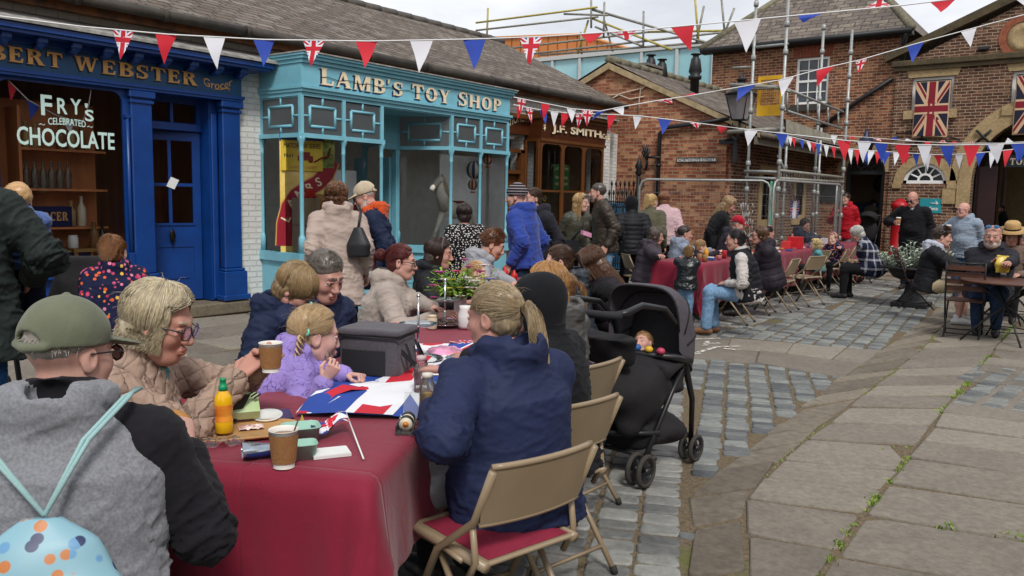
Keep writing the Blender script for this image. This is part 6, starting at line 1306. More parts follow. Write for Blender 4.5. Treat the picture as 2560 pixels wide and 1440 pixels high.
def hand_tpl(pose,q):
 """right hand, x along the fingers, z out of the back of the hand, thumb on +y"""
 if(pose,q)in HANDS:return HANDS[pose,q]
 s=Sdf();s.loft((-.02,0,0),(.09,0,0),(0,1,0),[(0,.026,.02),(.3,.03,.017),(.7,.04,.015),(1,.04,.012)],.01)
 c={'relax':(.35,.45,.3),'grip':(.75,1.0,.6),'flat':(.1,.12,.08),'fist':(1.2,1.5,.9)}[pose]
 for i,(y,l)in enumerate(((.032,.07),(.011,.078),(-.011,.073),(-.031,.058))):
  p=np.array((.086-abs(i-1)*.004,y,0));a=0;r=.0092-.0006*i
  for j,(f,cc)in enumerate(zip((.45,.31,.24),c)):
   a+=cc*(1+.08*i);d=np.array((math.cos(a),(y*.6)*math.cos(a)*.4,-math.sin(a)));p2=p+d*l*f;s.cap(p,p2,r,r*.9,k=.005);p,r=p2,r*.9
 th={'relax':[(.01,.03,-.006),(.05,.058,-.014),(.078,.062,-.022)],'grip':[(.01,.028,-.01),(.042,.05,-.034),(.068,.042,-.052)],'flat':[(.01,.03,-.004),(.05,.062,-.006),(.08,.074,-.008)],'fist':[(.01,.03,-.01),(.05,.046,-.03),(.072,.02,-.045)]}[pose]
 s.chain(th,[.014,.0108,.0085],.008);s.cap((-.06,0,0),(-.01,0,0),.024,.024,k=.015)
 v,F,t=s.mesh({0:.0035,1:.005,2:.0075}[q]);HANDS[pose,q]=(v,F);return HANDS[pose,q]
SC_,SR_=np.array((-.014,0,.034)),np.array((.101,.083,.093))
def scalp(az,el,off=0.0):
 a,e=math.radians(az),math.radians(el);d=np.array((math.cos(e)*math.cos(a),math.cos(e)*math.sin(a),math.sin(e)));return SC_+d*(SR_+off)
class Locks:
 def __init__(s):s.v,s.f,s.r,s.n=[],[],[],0
 def add(s,pts,r0,r1=.0008,val=None,n=3,prof=None):
  P=np.array(pts);k=len(P);o=len(s.v)*0+s.n;val=rnd.random()if val is None else val;val=.28+.42*val if val<.86 else .95
  d=np.empty_like(P);d[1:-1]=P[2:]-P[:-2];d[0]=P[1]-P[0];d[-1]=P[-1]-P[-2];d/=np.linalg.norm(d,axis=1)[:,None]+1e-9
  a=np.cross(d,(.31,.2,.93));a/=np.linalg.norm(a,axis=1)[:,None]+1e-9;b=np.cross(d,a);t=np.linspace(0,1,k)
  r=np.full(k,r0)if prof else r0+(r1-r0)*t**2
  for_=2*PI*np.arange(n)/n+.4
  s.v.append((P[:,None]+r[:,None,None]*(np.cos(for_)[None,:,None]*a[:,None]+.6*np.sin(for_)[None,:,None]*b[:,None])).reshape(-1,3));s.r.append(np.full(k*n,val))
  i=np.arange(k-1)[:,None]*n;j=np.arange(n)[None];j2=(j+1)%n
  s.f.append(np.stack([o+i+j,o+i+j2,o+i+n+j2,o+i+n+j],-1).reshape(-1,4));s.n+=k*n
def hair_tpl(style,q,length=.3,seed=1):
 key=(style,q,round(length,2),seed)
 if key in HAIRS:return HAIRS[key]
 R=random.Random(seed*7+len(style));L=Locks();s=Sdf();dens={0:3.6,1:.6,2:.25}[q];rk={0:.42,1:1.25,2:2.0}[q]
 face=lambda zz=.078,w=.07:s.ell((.085,0,-.03),(.075,w,zz+.03),.012,neg=True)
 res={0:.006,1:.0085,2:.011}[q]
 if style in('short','crop','curlyshort','balding','capped'):
  up=.004 if style=='crop' else(-.002 if style=='capped' else .012)
  s.ell((-.02,0,.042),(.099+up,.081+up*.6,.09+up),.01);s.ell((.1,0,-.025),(.07,.11,.085),.012,neg=True);s.ell((-.03,0,-.12),(.12,.12,.07),.012,neg=True);s.ell((.035,0,-.1),(.06,.12,.1),.01,neg=True)
  if style=='balding':s.ell((.03,0,.12),(.09,.06,.07),.02,neg=True)
  for i in range(int((900 if style!='crop' else 500)*dens)):
   az,el=R.uniform(-180,180),R.uniform(-10,90);
   if abs(az)<60 and el<38:continue
   if abs(az)<105 and el<14:continue
   if style=='capped' and el>12:continue
   p=scalp(az,el,up*.7);n=unit(p-SC_);fl=np.array((.5,0,-.2))if abs(az)<100 else np.array((0,0,-1.));l={'crop':.012,'short':.03,'curlyshort':.026,'balding':.02,'capped':.014}[style]*R.uniform(.6,1.3)
   d=unit(n*(.32 if style!='curlyshort' else .7)+fl*.8+np.array((R.uniform(-.4,.4),R.uniform(-.4,.4),R.uniform(-.2,.5 if style!='crop' else .1))));e=d*.5+np.array((R.uniform(-.5,.5),R.uniform(-.5,.5),R.uniform(-.4,.3)))*(.9 if style=='curlyshort' else .3)
   L.add([p,p+d*l*.5,p+d*l*.75+e*l*.35],.0038*rk,.001,R.random())
 if style in('bob','long','wavy','curlybob'):
  s.ell((-.024,0,.04),(.104,.09,.097),.015);s.ell((-.05,0,-.045),(.07,.083,.075),.03)if style!='long' else s.ell((-.06,0,-.06),(.06,.083,.1),.03)
  face(.085)
  if style=='long':
   for y in(-.04,.04):s.cap((-.055,y,-.05),(-.075,y*1.1,-length),.045,.03,k=.04)
  N=int((850 if style!='curlybob' else 900)*dens)
  for i in range(N):
   az=R.uniform(-180,180);part=R.uniform(-8,8)+12
   sg=1 if az>part else-1;azf=az;fr=abs(az)<62
   el0=R.uniform(35,88);pts=[];zend=-.075 if style in('bob','wavy','curlybob')else-length
   zend*=R.uniform(.75,1.12);m=9;wob=R.uniform(0,6);amp={'wavy':.009,'curlybob':.017,'long':.004,'bob':.003}[style];off=R.uniform(.006,.013)
   eend=-28 if not fr else R.uniform(14,26)
   for k in range(m):
    t=k/(m-1);el=el0+(eend-el0)*t;a2=az+(sg*62-az)*t*.9 if fr else az
    p=scalp(a2,el,off+.006*math.sin(t*3));w=amp*math.sin(wob+t*(9 if style!='curlybob' else 16)+az*.1)*t;p=p+unit(p-SC_)*w+np.array((0,w*.8,w*.5));pts.append(p)
   p=pts[-1];st=5 if style!='long' else 7
   if not fr or style in('long','wavy','curlybob'):
    for k in range(1,st):
     t=k/(st-1);w=amp*math.sin(wob+7+t*8*(length/.2 if style=='long' else 1));inn=-.02*t if style=='bob' else 0
     q_=np.array((p[0]*(1+inn)-.03*t*(style=='long'),p[1]*(1-.12*t if style=='bob' else 1+.1*t),p[2]+(min(zend,p[2]-.01)-p[2])*t))+np.array((w,w*.7,0));pts.append(q_)
   L.add(pts,.0034*rk*R.uniform(.5,1.3),.0007,R.random())
 if style in('pony','ponyhigh','bun','plaits','pulled'):
  s.ell((-.02,0,.037),(.102,.084,.094),.015);s.ell((-.04,0,-.03),(.062,.07,.06),.03);face(.07,.068);s.ell((.02,0,-.1),(.06,.12,.09),.012,neg=True)
  tie={'pony':scalp(180,-8,.012),'ponyhigh':scalp(180,38,.012),'bun':scalp(180,-2,.01),'plaits':scalp(180,-10,.01),'pulled':scalp(180,-15,.01)}[style]
  for i in range(int(950*dens)):
   az=R.uniform(-180,180);el0=R.uniform(40,52)if abs(az)<50 else(R.uniform(0,25)if abs(az)<100 else R.uniform(-38,20))
   if R.random()<.4:el0=R.uniform(el0,85)
   p0=scalp(az,el0,.004);tt=tie if style!='plaits' else scalp(118*(1 if az>0 else-1),-14,.022);d0,d1=unit(p0-SC_),unit(tt-SC_);pts=[]
   of=R.uniform(.003,.009)
   for k in range(8):
    t=k/7;d=unit(d0*(1-t)+d1*t+(np.array((0,0,.25))*math.sin(PI*t)if d0@d1<-.3 else 0));pts.append(SC_+d*(SR_+of*(1-.3*t)))
   L.add(pts,.0028*rk*R.uniform(.5,1.3),.0012,R.random())
  if style in('pony','ponyhigh'):
   for i in range(int(260*dens)+25):
    a=R.uniform(0,6.28);rr=.022*math.sqrt(R.random());o=np.array((0,math.cos(a)*rr,math.sin(a)*rr));ll=length*R.uniform(.7,1.1);b_=R.uniform(0,6);pts=[]
    for k in range(8):
     t=k/7;sp_=1+2.2*math.sin(min(1,t*1.4)*PI*.55)*(1 if t<.75 else 1-(t-.75)*1.6)
     pts.append(tie+np.array((-.035*math.sin(min(1,t*3)*PI/2)-.02*t,0,.012*math.sin(min(1,t*4)*PI)-ll*t**1.2))+o*sp_*(.7 if t==0 else 1)+np.array((0,.004*math.sin(b_+t*6),0)))
    L.add(pts,.0028*rk,.0007,R.random())
  if style=='bun':
   c=tie+np.array((-.03,0,0));s.ell(c,(.034,.04,.038),.01)
   for i in range(int(170*dens)+20):
    n=unit((R.gauss(0,1),R.gauss(0,1),R.gauss(0,1)));a=unit(np.cross(n,(R.gauss(0,1),R.gauss(0,1),.3)));b_=np.cross(n,a);t0=R.uniform(0,6);r_=R.uniform(.85,1.15)
    L.add([c+(a*math.cos(t0+u)+b_*math.sin(t0+u))*np.array((.038,.044,.042))*r_ for u in np.linspace(0,1.9,7)],.0034*rk,.0015,R.random())
   for i in range(int(30*dens)+6):
    z=R.uniform(-.02,.03);L.add([c+np.array((-.02,R.uniform(-.03,.03),z)),c+np.array((-.04,R.uniform(-.06,.06),z-.04)),c+np.array((-.03,R.uniform(-.07,.07),z-.1))],.003*rk,.0008)
  if style=='plaits':
   for sg in(-1,1):
    for sg2,tt in((1,scalp(118*sg,-14,.03)),):
     for k in range(11):
      for ph in(0,1,2):
       pts=[]
       for u in np.linspace(0,1,5):
        t=(k+u)/11;a=t*14+ph*2.09;pts.append(tt+np.array((.012*math.cos(a)-.01*t,sg*.016*t+.014*math.sin(a),-length*t)))
       L.add(pts,.009*(1-.5*(k/11)),.009*(1-.5*((k+1)/11)),R.random(),prof=lambda t:1)
     for i in range(20):L.add([tt+np.array((-.01,sg*.016,-length)),tt+np.array((-.01+R.uniform(-.02,.02),sg*.02+R.uniform(-.02,.02),-length-.07))],.004,.001,R.random())
 if style=='wild':
  s.ell((-.024,0,.045),(.108,.096,.1),.015);s.ell((-.045,0,-.03),(.078,.088,.07),.03);face(.08)
  for i in range(int(2100*dens)):
   az,el0=R.uniform(-180,180),R.uniform(15,88);p0=scalp(az,el0,.012);pts=[];ll=R.uniform(.07,.16);fr=abs(az)<55;n=unit(p0-SC_)
   d=unit(np.array((-.25 if not fr else .25,math.copysign(.5,az+4)*1.1,-.35))+n*R.uniform(.0,.34)+np.array((R.gauss(0,.2),R.gauss(0,.2),R.gauss(0,.18))));p=p0;b_=R.uniform(0,6)
   for k in range(8):
    pts.append(p);st=ll/7;q_=(p-SC_)/(SR_+.008);m_=np.linalg.norm(q_);d=unit(d+np.array((0,0,-.26))+np.array((math.sin(b_+k),math.cos(b_+k*1.3),0))*.13);p=p+d*st;q_=(p-SC_)/(SR_+.01);m_=np.linalg.norm(q_)
    if m_<1:p=SC_+q_/m_*(SR_+.01)
   if pts[-1][0]>.06 and pts[-1][2]<.02 and abs(pts[-1][1])<.055:continue
   L.add(pts,.0022*rk*R.uniform(.5,1.4),.0005,R.random())
 if style=='fringe':
  s.ell((-.02,0,.04),(.108,.093,.1),.015);s.ell((-.05,0,-.035),(.07,.082,.075),.03);face(.07)
  for i in range(int(1500*dens)):
   az=R.uniform(-180,180);el0=R.uniform(30,88);crown=scalp(170,60,.01);pts=[];azt=az*(.72 if abs(az)<120 else .92);fr=abs(az)<75;ee_=R.uniform(4,24)if abs(azt)<35 else R.uniform(-42,-22);of=R.uniform(.007,.015)
   for k in range(9):
    t=k/8;pts.append(scalp(az+(azt-az)*t+10*math.sin(t*2),el0+(ee_-el0)*t,of+.006*math.sin(t*PI)))
   p,d=pts[-1],unit(pts[-1]-pts[-2]);l=R.uniform(.02,.06);pts+=[p+d*l*.5+np.array((0,0,-.2*l)),p+d*l*.8+np.array((0,0,-.7*l))]
   L.add(pts,.0028*rk*R.uniform(.5,1.3),.0006,R.random())
 if q==0 and L.n and style not in('crop','capped','short'):
  for i in range(45):
   p=scalp(R.uniform(60,300),R.uniform(-20,85),.008);n_=unit(p-SC_);d=unit(n_*.5+np.array((R.gauss(-.3,.5),R.gauss(0,.6),R.gauss(-.1,.5))));l=R.uniform(.02,.055);L.add([p,p+d*l*.4,p+d*l*.75+np.array((0,0,-.1*l)),p+d*l+np.array((R.gauss(0,.2)*l,R.gauss(0,.2)*l,-.35*l))],.0005,.0003,.6)
 v,F,t=s.mesh(res);v=smooth(v,F,1)
 n=vnorm(v,F);v=v+n*(nz3(v,22,seed)[:,None]*.0018)
 va=np.concatenate([v]+L.v);f2=np.concatenate(L.f)+len(v)if L.f else np.zeros((0,4),int);fa=np.concatenate([F,f2])
 rr=np.concatenate([.28+.14*nz3(v*np.array((1,1,.35)),55,seed+3)]+L.r)
 HAIRS[key]=(va,fa,np.clip(rr,0,1));return HAIRS[key]
def ik(S,T,l1,l2,pole):
 d=T-S;L_=np.linalg.norm(d);mx=(l1+l2)*.995
 if L_>mx:T=S+d/L_*mx;d=T-S;L_=mx
 L_=max(L_,abs(l1-l2)+.02);u=d/(np.linalg.norm(d)+1e-9);a=(l1*l1-l2*l2+L_*L_)/(2*L_);h=math.sqrt(max(l1*l1-a*a,0));p=pole-u*(pole@u);p=unit(p);return S+u*a+p*h,T
PEOPLE={}
def person(label,px,py,Z=None,pose='sit',fa=0.,h=1.72,q=1,sex='f',skin='c99a84',hair=None,hairc=('2a1c14','5b4030'),hl=.3,lean=6.,side=0.,twist=0.,hy=0.,hp=0.,roll=0.,bw=1.0,belly=0.,top=None,legs=None,shoes='1c1a1a',L=None,R=None,Lp='relax',Rp='relax',lpole=None,rpole=None,wear=(),seat=.52,legpose=None,group=None,key=None,hs=1.0,gz0=0.0,beard=None,xy=None,slouch=.02,knees=.46,spread=.1,palmL=None,palmR=None,handq=None,thick=.0):
 s=h/1.72;sit=pose=='sit';hz=(seat/s if sit else .93)
 a=YAW+math.radians(fa);ca,sa=math.cos(a),math.sin(a);RW=np.array(((ca,-sa,0),(sa,ca,0),(0,0,1)))
 le,sd=math.radians(lean),math.radians(side);u=unit((math.sin(le),math.sin(sd),math.cos(le)))
 P=np.array((0,0,hz));f0=np.array((1.,0,0));f1=unit(f0-u*(f0@u));lf=np.cross(u,f1);tw=math.radians(twist);lS=lf*math.cos(tw)-f1*math.sin(tw);fS=f1*math.cos(tw)+lf*math.sin(tw)
 waist,chest,Sc,neck=P+u*.16,P+u*.35+f1*slouch*.3,P+u*.46+f1*slouch,P+u*.525+f1*slouch*1.3
 yw,pt,rl=math.radians(hy+twist),math.radians(hp+lean*.35),math.radians(roll)
 Hm=np.array(((math.cos(yw),-math.sin(yw),0),(math.sin(yw),math.cos(yw),0),(0,0,1)))@np.array(((math.cos(pt),0,math.sin(pt)),(0,1,0),(-math.sin(pt),0,math.cos(pt))))@np.array(((1,0,0),(0,math.cos(rl),-math.sin(rl)),(0,math.sin(rl),math.cos(rl))))
 Hc=neck+unit(u*.7+np.array((0,0,.4))+Hm[:,2]*.5)*.125+np.array((.03,0,0))+Hm[:,0]*.02
 if Z is not None:
  W=at(px,py,Z);s=(W[2]-gz0)/Hc[2]if pose=='stand' else s
 else:W=zpl(px,py,Hc[2]*s+gz0)
 O=W-RW@Hc*s;O=np.array((O[0],O[1],gz0 if(pose!='held')else W[2]-Hc[2]*s))
 if pose=='sit' and Z is not None:O[2]=W[2]-Hc[2]*s if abs(W[2]-Hc[2]*s)<.25 else gz0
 X=lambda p:O+RW@np.array(p)*s
 wv=lambda d:RW@np.array(d)
 if isinstance(L,tuple)and len(L)==3 and L and not isinstance(L[0],str):pass
 shL,shR=Sc+lS*.17*min(bw,1.2)-u*.035,Sc-lS*.17*min(bw,1.2)-u*.035
 l1,l2=.285,.255
 def arm(T,S,sg,pole):
  if T is None:T=(P+f1*.05+lf*sg*(.235*bw)+np.array((0,0,-.05)))if not sit else(P+np.array((.26,sg*.13,.12)))
  else:
   T=np.array(T,float)
   if len(T)==4:T=T[:3]
   else:T=RW.T@(T-O)/s
  pl_=np.array(pole if pole is not None else((-.35,sg*.5,-.9)if sit else(-1.,sg*.12,-.2)));E,T=ik(S,T,l1,l2,pl_);return E,T
 EL,WL=arm(L,shL,1,lpole);ER,WR=arm(R,shR,-1,rpole)
 hipL,hipR=P+np.array((0,.09,-.02)),P+np.array((0,-.09,-.02))
 if legpose:kn,an=legpose
 elif sit:kn=[(knees,spread,hz-.0),(knees,-spread,hz-.0)];an=[(knees+.02,spread,.09/s),(knees-.05,-spread,.09/s)]
 else:kn=[(.03,.095,.49),(.03,-.095,.49)];an=[(-.02,.1,.085),(-.01,-.1,.085)]
 rs_={0:.0085,1:.013,2:.02}[q];tops=top or{}
 q2=q if handq is None else handq
 B=Sdf();c_=lambda p:X(p)
 B.loft(c_(P),c_(neck),wv(lf),[(-.1,.11*s,.08*s),(.4,.11*s,.075*s),(.85,.12*s,.07*s),(1,.05*s,.05*s)],.03)
 for S_,E_,W_ in((shL,EL,WL),(shR,ER,WR)):B.chain([c_(S_),c_(E_),c_(W_)],[.036*s,.032*s,.024*s],.02)
 lg=legs or{}
 bare=lg.get('short',False)
 for hp_,k_,a_ in((hipL,kn[0],an[0]),(hipR,kn[1],an[1])):B.chain([c_(hp_),c_(k_),c_(np.array(a_))],[.07*s,.056*s if bare else .045*s,.04*s],.02);B.cap(c_(np.array(k_)*.6+np.array(a_)*.4-np.array((.02,0,0))),c_(np.array(k_)*.45+np.array(a_)*.55-np.array((.02,0,0))),.052*s if bare else .035*s,k=.03)
 v,F,t=B.mesh(max(rs_,.012));vs,Fs,ts=[v],[F],[np.zeros(len(v),int)];n0=len(v)
 hv,hF,ht=head_tpl(sex,q);hsz=s*hs if h>1.5 else s*hs
 fw_=1.0
 hw=X(Hc)+(hv*hsz*np.array((1,fw_,1)))@(RW@Hm).T
 vs.append(hw);Fs.append(hF+n0);ts.append(ht.astype(int));n0+=len(hv)
 hvh={}
 for sg,E_,W_,ps,palm in((1,EL,WL,Lp,palmL),(-1,ER,WR,Rp,palmR)):
  if ps is None:continue
  tv_,tF=hand_tpl(ps,q2);tv_=tv_*np.array((1,sg*-1 if sg==1 else 1,1));d=unit(W_-E_)
  pn=np.array(palm)if palm is not None else np.array((0,sg*.4,1.)if sit else(.1,sg*1.,.1));zz=unit(pn-d*(pn@d));yy=np.cross(zz,d);Mh=np.stack([d,yy,zz],1)
  w=X(W_+d*.02)+(tv_*s)@(RW@Mh).T;f_=tF if sg==-1 else tF[:,::-1]
  vs.append(w);Fs.append(f_+n0);ts.append(np.zeros(len(w),int));n0+=len(w);hvh[sg]=(X(W_+d*.09-zz*.035),RW@Mh)
 V,FF,TT=np.concatenate(vs),np.concatenate(Fs),np.concatenate(ts)
 SK=skin_mat(skin);HM=hair_mat(*hairc)
 root=mk('person',V,FF,(SK,lip_mat(skin),EYEW,EYEI,HM),None,TT[FF[:,0]],True,label,'person',group,None,False)
 a_=root.data.attributes.new('rnd','FLOAT','POINT');a_.data.foreach_set('value',np.full(len(V),.3))
 bones=[(c_(P),c_(neck)),(c_(shL),c_(EL)),(c_(EL),c_(WL)),(c_(shR),c_(ER)),(c_(ER),c_(WR)),(c_(hipL),c_(kn[0])),(c_(kn[0]),c_(an[0])),(c_(hipR),c_(kn[1])),(c_(kn[1]),c_(an[1]))]
 def finish(S_,nm,mats,res,wr=.006,quilt=0,qd=.009,sm=1,seed=1,bn=bones):
  v,F,t=S_.mesh(res)
  if not len(v):return None
  v=smooth(v,F,sm);n=vnorm(v,F);bd=np.full(len(v),9.);tt=np.zeros(len(v));axs=np.zeros((len(v),3));bi=np.zeros(len(v),int)
  for i,(p_,r_)in enumerate(bn):
   ab=r_-p_;L2=ab@ab;t_=np.clip(((v-p_)@ab)/L2,-.3,1.2);dd=np.linalg.norm(v-p_-np.clip(t_,0,1)[:,None]*ab,axis=1)*(1 if i else .62);m=dd<bd;bd[m]=dd[m];tt[m]=t_[m]*math.sqrt(L2);axs[m]=ab/math.sqrt(L2);bi[m]=i
  W=v+axs*(tt*1.5)[:,None];ln_=np.array([np.linalg.norm(q_-p_)for p_,q_ in bn])[bi];ej=np.where((bi==1)|(bi==3)|(bi==5)|(bi==7),np.abs(ln_-tt),np.where(bi==0,tt+.05,tt));wg=.55+1.0*np.exp(-(ej/.11)**2)
  rid=lambda x:(1-np.minimum(1,1.7*np.abs(x)))**1.5
  dsp=wr*wg*(.45*nz3(W,2.6/s,seed)+.95*rid(nz3(W,4.4/s,seed+1))+.55*rid(nz3(W,8.5/s,seed+2))+.25*rid(nz3(W,15/s,seed+4))-.45)
  if quilt:qq=(tt/quilt)%1.0;dsp=dsp*.35+qd*(np.sqrt(np.maximum(0,1-(2*qq-1)**2))-.75)
  v=v+n*np.clip(dsp,-.02,.03)[:,None];o_=mk(nm,v,F,mats,root,t[F[:,0]],True,uv=False)
  if q==0:
   rf=v-np.array([p_ for p_,q_ in bn])[bi];e1_=np.cross(axs,(.3,.9,.2));e1_/=np.linalg.norm(e1_,axis=1)[:,None]+1e-9;e2_=np.cross(axs,e1_);an_=np.arctan2((rf*e2_).sum(1),(rf*e1_).sum(1))*np.where(bi==0,.16,.075)
   for n_,d_ in(('qt',tt),('qa',an_)):o_.data.attributes.new(n_,'FLOAT','POINT').data.foreach_set('value',d_)
  return o_
 sd_=(abs(hash(label))%97)if False else(sum(map(ord,label))%97)
 th=thick+tops.get('t',.016);Wd=bw
 if top:
  T_=Sdf();kd=tops.get('kind','jacket');ln=tops.get('len',.12)
  slm=1 if tops.get('sleeve')else 0
  st=[(-ln/.525,(.168*Wd+th+tops.get('flare',0))*s,(.122*Wd+th+tops.get('flare',0)*.7)*s),(0,(.168*Wd+th)*s,(.122*Wd+th)*s),(.3,(.150*Wd+th)*s,(.112*Wd+th)*s),(.66,(.165*Wd+th)*s,(.118*Wd+th)*s),(.86,(.15*Wd+th)*s,(.095+th)*s),(.97,(.085+th*.6)*s,(.07+th*.6)*s)]
  if sit:st[0]=(-.18,(.17*Wd+th)*s,(.13*Wd+th)*s)
  T_.loft(c_(P+f1*(.01)),c_(neck),wv(lf*.6+lS*.6),st,.03*s,0)
  T_.cap(c_(Sc+lS*.14*min(bw,1.2)-u*.012),c_(Sc-lS*.14*min(bw,1.2)-u*.012),(.05+th*.7)*s,k=.05*s)
  if sex=='f' and h>1.5:
   for y in(-1,1):T_.ell(c_(P+u*.33+f1*.07+lS*.07*y),np.array((.075,.075,.075))*s*(.9+.25*(bw-1)),.05*s)
  if belly:T_.ell(c_(P+u*.14+f1*.07),np.array((.1+belly,.14*bw,.13))*s,.06*s,R=np.stack([RW@f1,RW@lf,RW@u],1))
  if sit and ln>.05:
   for y in(-1,1):T_.cap(c_(P+np.array((0,.09*y,0))),c_(P+np.array((min(.3,ln*.8),.1*y,.01))),(.092*Wd+th)*s,(.085+th)*s,k=.06*s)
  if not tops.get('nosleeve'):
   fo=tops.get('cuff',.94);A_=Sdf()if tops.get('sleeve')else T_
   for S_,E_,W_ in((shL,EL,WL),(shR,ER,WR)):
    A_.cap(c_(S_+lS*(-.02 if S_ is shR else .02)*0),c_(E_),(.05*min(bw,1.2)+th)*s,(.041*min(bw,1.2)+th)*s,.035*s);A_.cap(c_(E_),c_(E_+(W_-E_)*fo),(.043*min(bw,1.2)+th)*s,(.029+th*.85)*s,.03*s)
    e_=E_+(W_-E_)*(fo-.01);A_.cap(c_(e_-(W_-E_)*.05),c_(e_),(.033+th*.8)*s,k=.012*s)
  if tops.get('sleeve')and not tops.get('nosleeve'):
   for S_,sg in((shL,1),(shR,-1)):A_.cap(c_(S_),c_(S_-lS*sg*.05+u*.035),(.056*min(bw,1.25)+th)*s,(.045+th)*s,.04*s)
   finish(A_,'sleeve',[tops['sleeve']],rs_,tops.get('wr',.008)*s**.5,tops.get('quilt',0),tops.get('qd',.01),seed=sd_)
  if tops.get('collar',True):T_.loft(c_(neck-u*.05-f1*.008),c_(neck+u*tops.get('colh',.045)),wv(lS),[(0,(.08+th*.5)*s,(.082+th*.5)*s),(1,(.07+th*.3)*s,(.076+th*.3)*s)],.03*s,tops.get('colm',0))
  hd=tops.get('hood')
  if hd=='down':
   hm=tops.get('hoodm',0);k0=.04*s
   for y in(-1,1):T_.chain([c_(neck+fS*.1+lS*.035*y-u*.07),c_(neck+fS*.055+lS*.088*y-u*.0),c_(neck-fS*.03+lS*.1*y+u*.025),c_(neck-fS*.1+lS*.055*y+u*.02),c_(neck-fS*.125+u*.01)],[.018*s,.03*s,.037*s,.042*s,.045*s],k0*.7,hm)
   T_.loft(c_(neck-fS*.105-u*.15),c_(neck-fS*.1+u*.02),wv(lS),[(0,.05*s,.03*s),(.4,.1*s,.045*s),(.8,.115*s,.05*s),(1,.09*s,.035*s)],k0,hm);T_.ell(c_(neck-fS*.1+u*.035),np.array((.055,.055,.03))*s,.03*s,neg=True)
  if tops.get('shirt'):
   T_.chain([c_(neck+fS*.07-u*.05),c_(Sc+fS*.12-u*.1)],[.038*s,.012*s],.012*s,2);
  if tops.get('zip'):T_.chain([c_(neck+fS*.09),c_(P+u*.2+f1*(.135*Wd+th+.002+belly*.5)),c_(P-u*ln*.8+f1*(.13*Wd+th))],.006,.004,3)
  mats=[tops['mat'],tops.get('colmat')or tops.get('sleeve')or tops['mat'],tops.get('shirt')or tops['mat'],tops.get('zip')or tops['mat']]
  finish(T_,tops.get('name','jacket'),mats,rs_,tops.get('wr',.012)*s**.5,tops.get('quilt',0),tops.get('qd',.01),seed=sd_)
 if tops.get('vest'):
  T2=Sdf();T2.loft(c_(P+f1*.01-u*.08),c_(neck),wv(lf*.6+lS*.6),[(0,(.17*Wd+th+.02)*s,(.125*Wd+th+.02)*s),(.7,(.17*Wd+th+.018)*s,(.122*Wd+th+.02)*s),(.88,(.15*Wd+th+.01)*s,(.1+th+.014)*s),(1.03,.1*s,.09*s)],.03);finish(T2,'vest',[tops['vest']],rs_,.006,.075,.012,seed=3)
 if legs:
  G_=Sdf();lt=lg.get('t',.012);Wl=lg.get('w',bw)
  G_.ell(c_(P+np.array((0,0,-.01))),np.array((.1*Wl+lt,.142*Wl+lt,.12+lt))*s,.05*s,R=RW)
  for hp_,k_,a2 in((hipL,kn[0],an[0]),(hipR,kn[1],an[1])):
   k_,a2=np.array(k_),np.array(a2);G_.cap(c_(hp_),c_(k_)if not bare else c_(hp_+(k_-hp_)*.82),(.076*Wl+lt)*s,(.057*Wl+lt)*s if not bare else .085*s,.04*s)
   if not bare:G_.cap(c_(k_),c_(a2+(k_-a2)*.06),(.057*Wl+lt)*s,(.042+lt+lg.get('flare',0))*s,.03*s)
  finish(G_,lg.get('name','trousers'),[lg['mat']],rs_*1.15,.007*s,seed=sd_+5)
 if lg.get('skirt'):
  G_=Sdf();G_.loft(c_(P+np.array((0,0,.15))),c_((0,0,.42)),wv((0,1,0)),[(0,.17*s,.13*s),(.4,.2*s,.17*s),(1,.24*s,.22*s)],.03);finish(G_,'skirt',[lg['mat']],rs_*1.2,.012,seed=sd_)
 if shoes:
  for k_,a2 in zip(kn,an):
   a2=np.array(a2);S_=Sdf();S_.chain([c_(a2+np.array((-.045,0,-.045))),c_(a2+np.array((.05,0,-.04))),c_(a2+np.array((.16,0,-.052)))],[.038*s,.043*s,.033*s],.02*s);S_.cap(c_(a2+np.array((-.01,0,.02))),c_(a2+np.array((0,0,-.03))),.045*s,k=.02*s)
   finish(S_,'shoe',[cloth(shoes,'leather')],max(.01,rs_*.8),.001,seed=2)
 HW=lambda p:X(Hc)+(np.array(p,float)*hsz)@(RW@Hm).T
 info=dict(root=root,X=X,HW=HW,hand=hvh,s=s,neck=X(neck),O=O,RW=RW,Hm=RW@Hm,hsz=hsz,P=X(P),Sc=X(Sc),u=wv(u),lS=wv(lS),fS=wv(fS),chest=X(chest),f1=wv(f1),lf=wv(lf),EL=X(EL),ER=X(ER),WL=X(WL),WR=X(WR))
 if hair:
  hv,hF,hr=hair_tpl(hair,q,hl,sd_%5+1);o_=mk('hair',HW(hv),hF,HM,root,None,True,uv=False);a_=o_.data.attributes.new('rnd','FLOAT','POINT');a_.data.foreach_set('value',hr)
 if beard:
  b_=Sdf();b_.ell((.036,0,-.084),(.066,.064,.054),.02);b_.cap((0,.069,-.035),(.02,.062,-.08),.014,k=.03);b_.cap((0,-.069,-.035),(.02,-.062,-.08),.014,k=.03);b_.ell((.098,0,-.05),(.014,.032,.008),.008);b_.ell((.105,0,-.068),(.03,.021,.0075),.004,neg=True);b_.ell((.1,0,-.02),(.06,.05,.028),.01,neg=True)
  v,F,t=b_.mesh(.005 if q==0 else .008);o_=mk('beard',HW(v+vnorm(v,F)*(nz3(v,60,3)[:,None]*.0016)),F,hair_mat(*beard),root,None,True,uv=False);a_=o_.data.attributes.new('rnd','FLOAT','POINT');a_.data.foreach_set('value',np.clip(.4+.3*nz3(v,70,8),0,1))
 for w in wear:w(info)
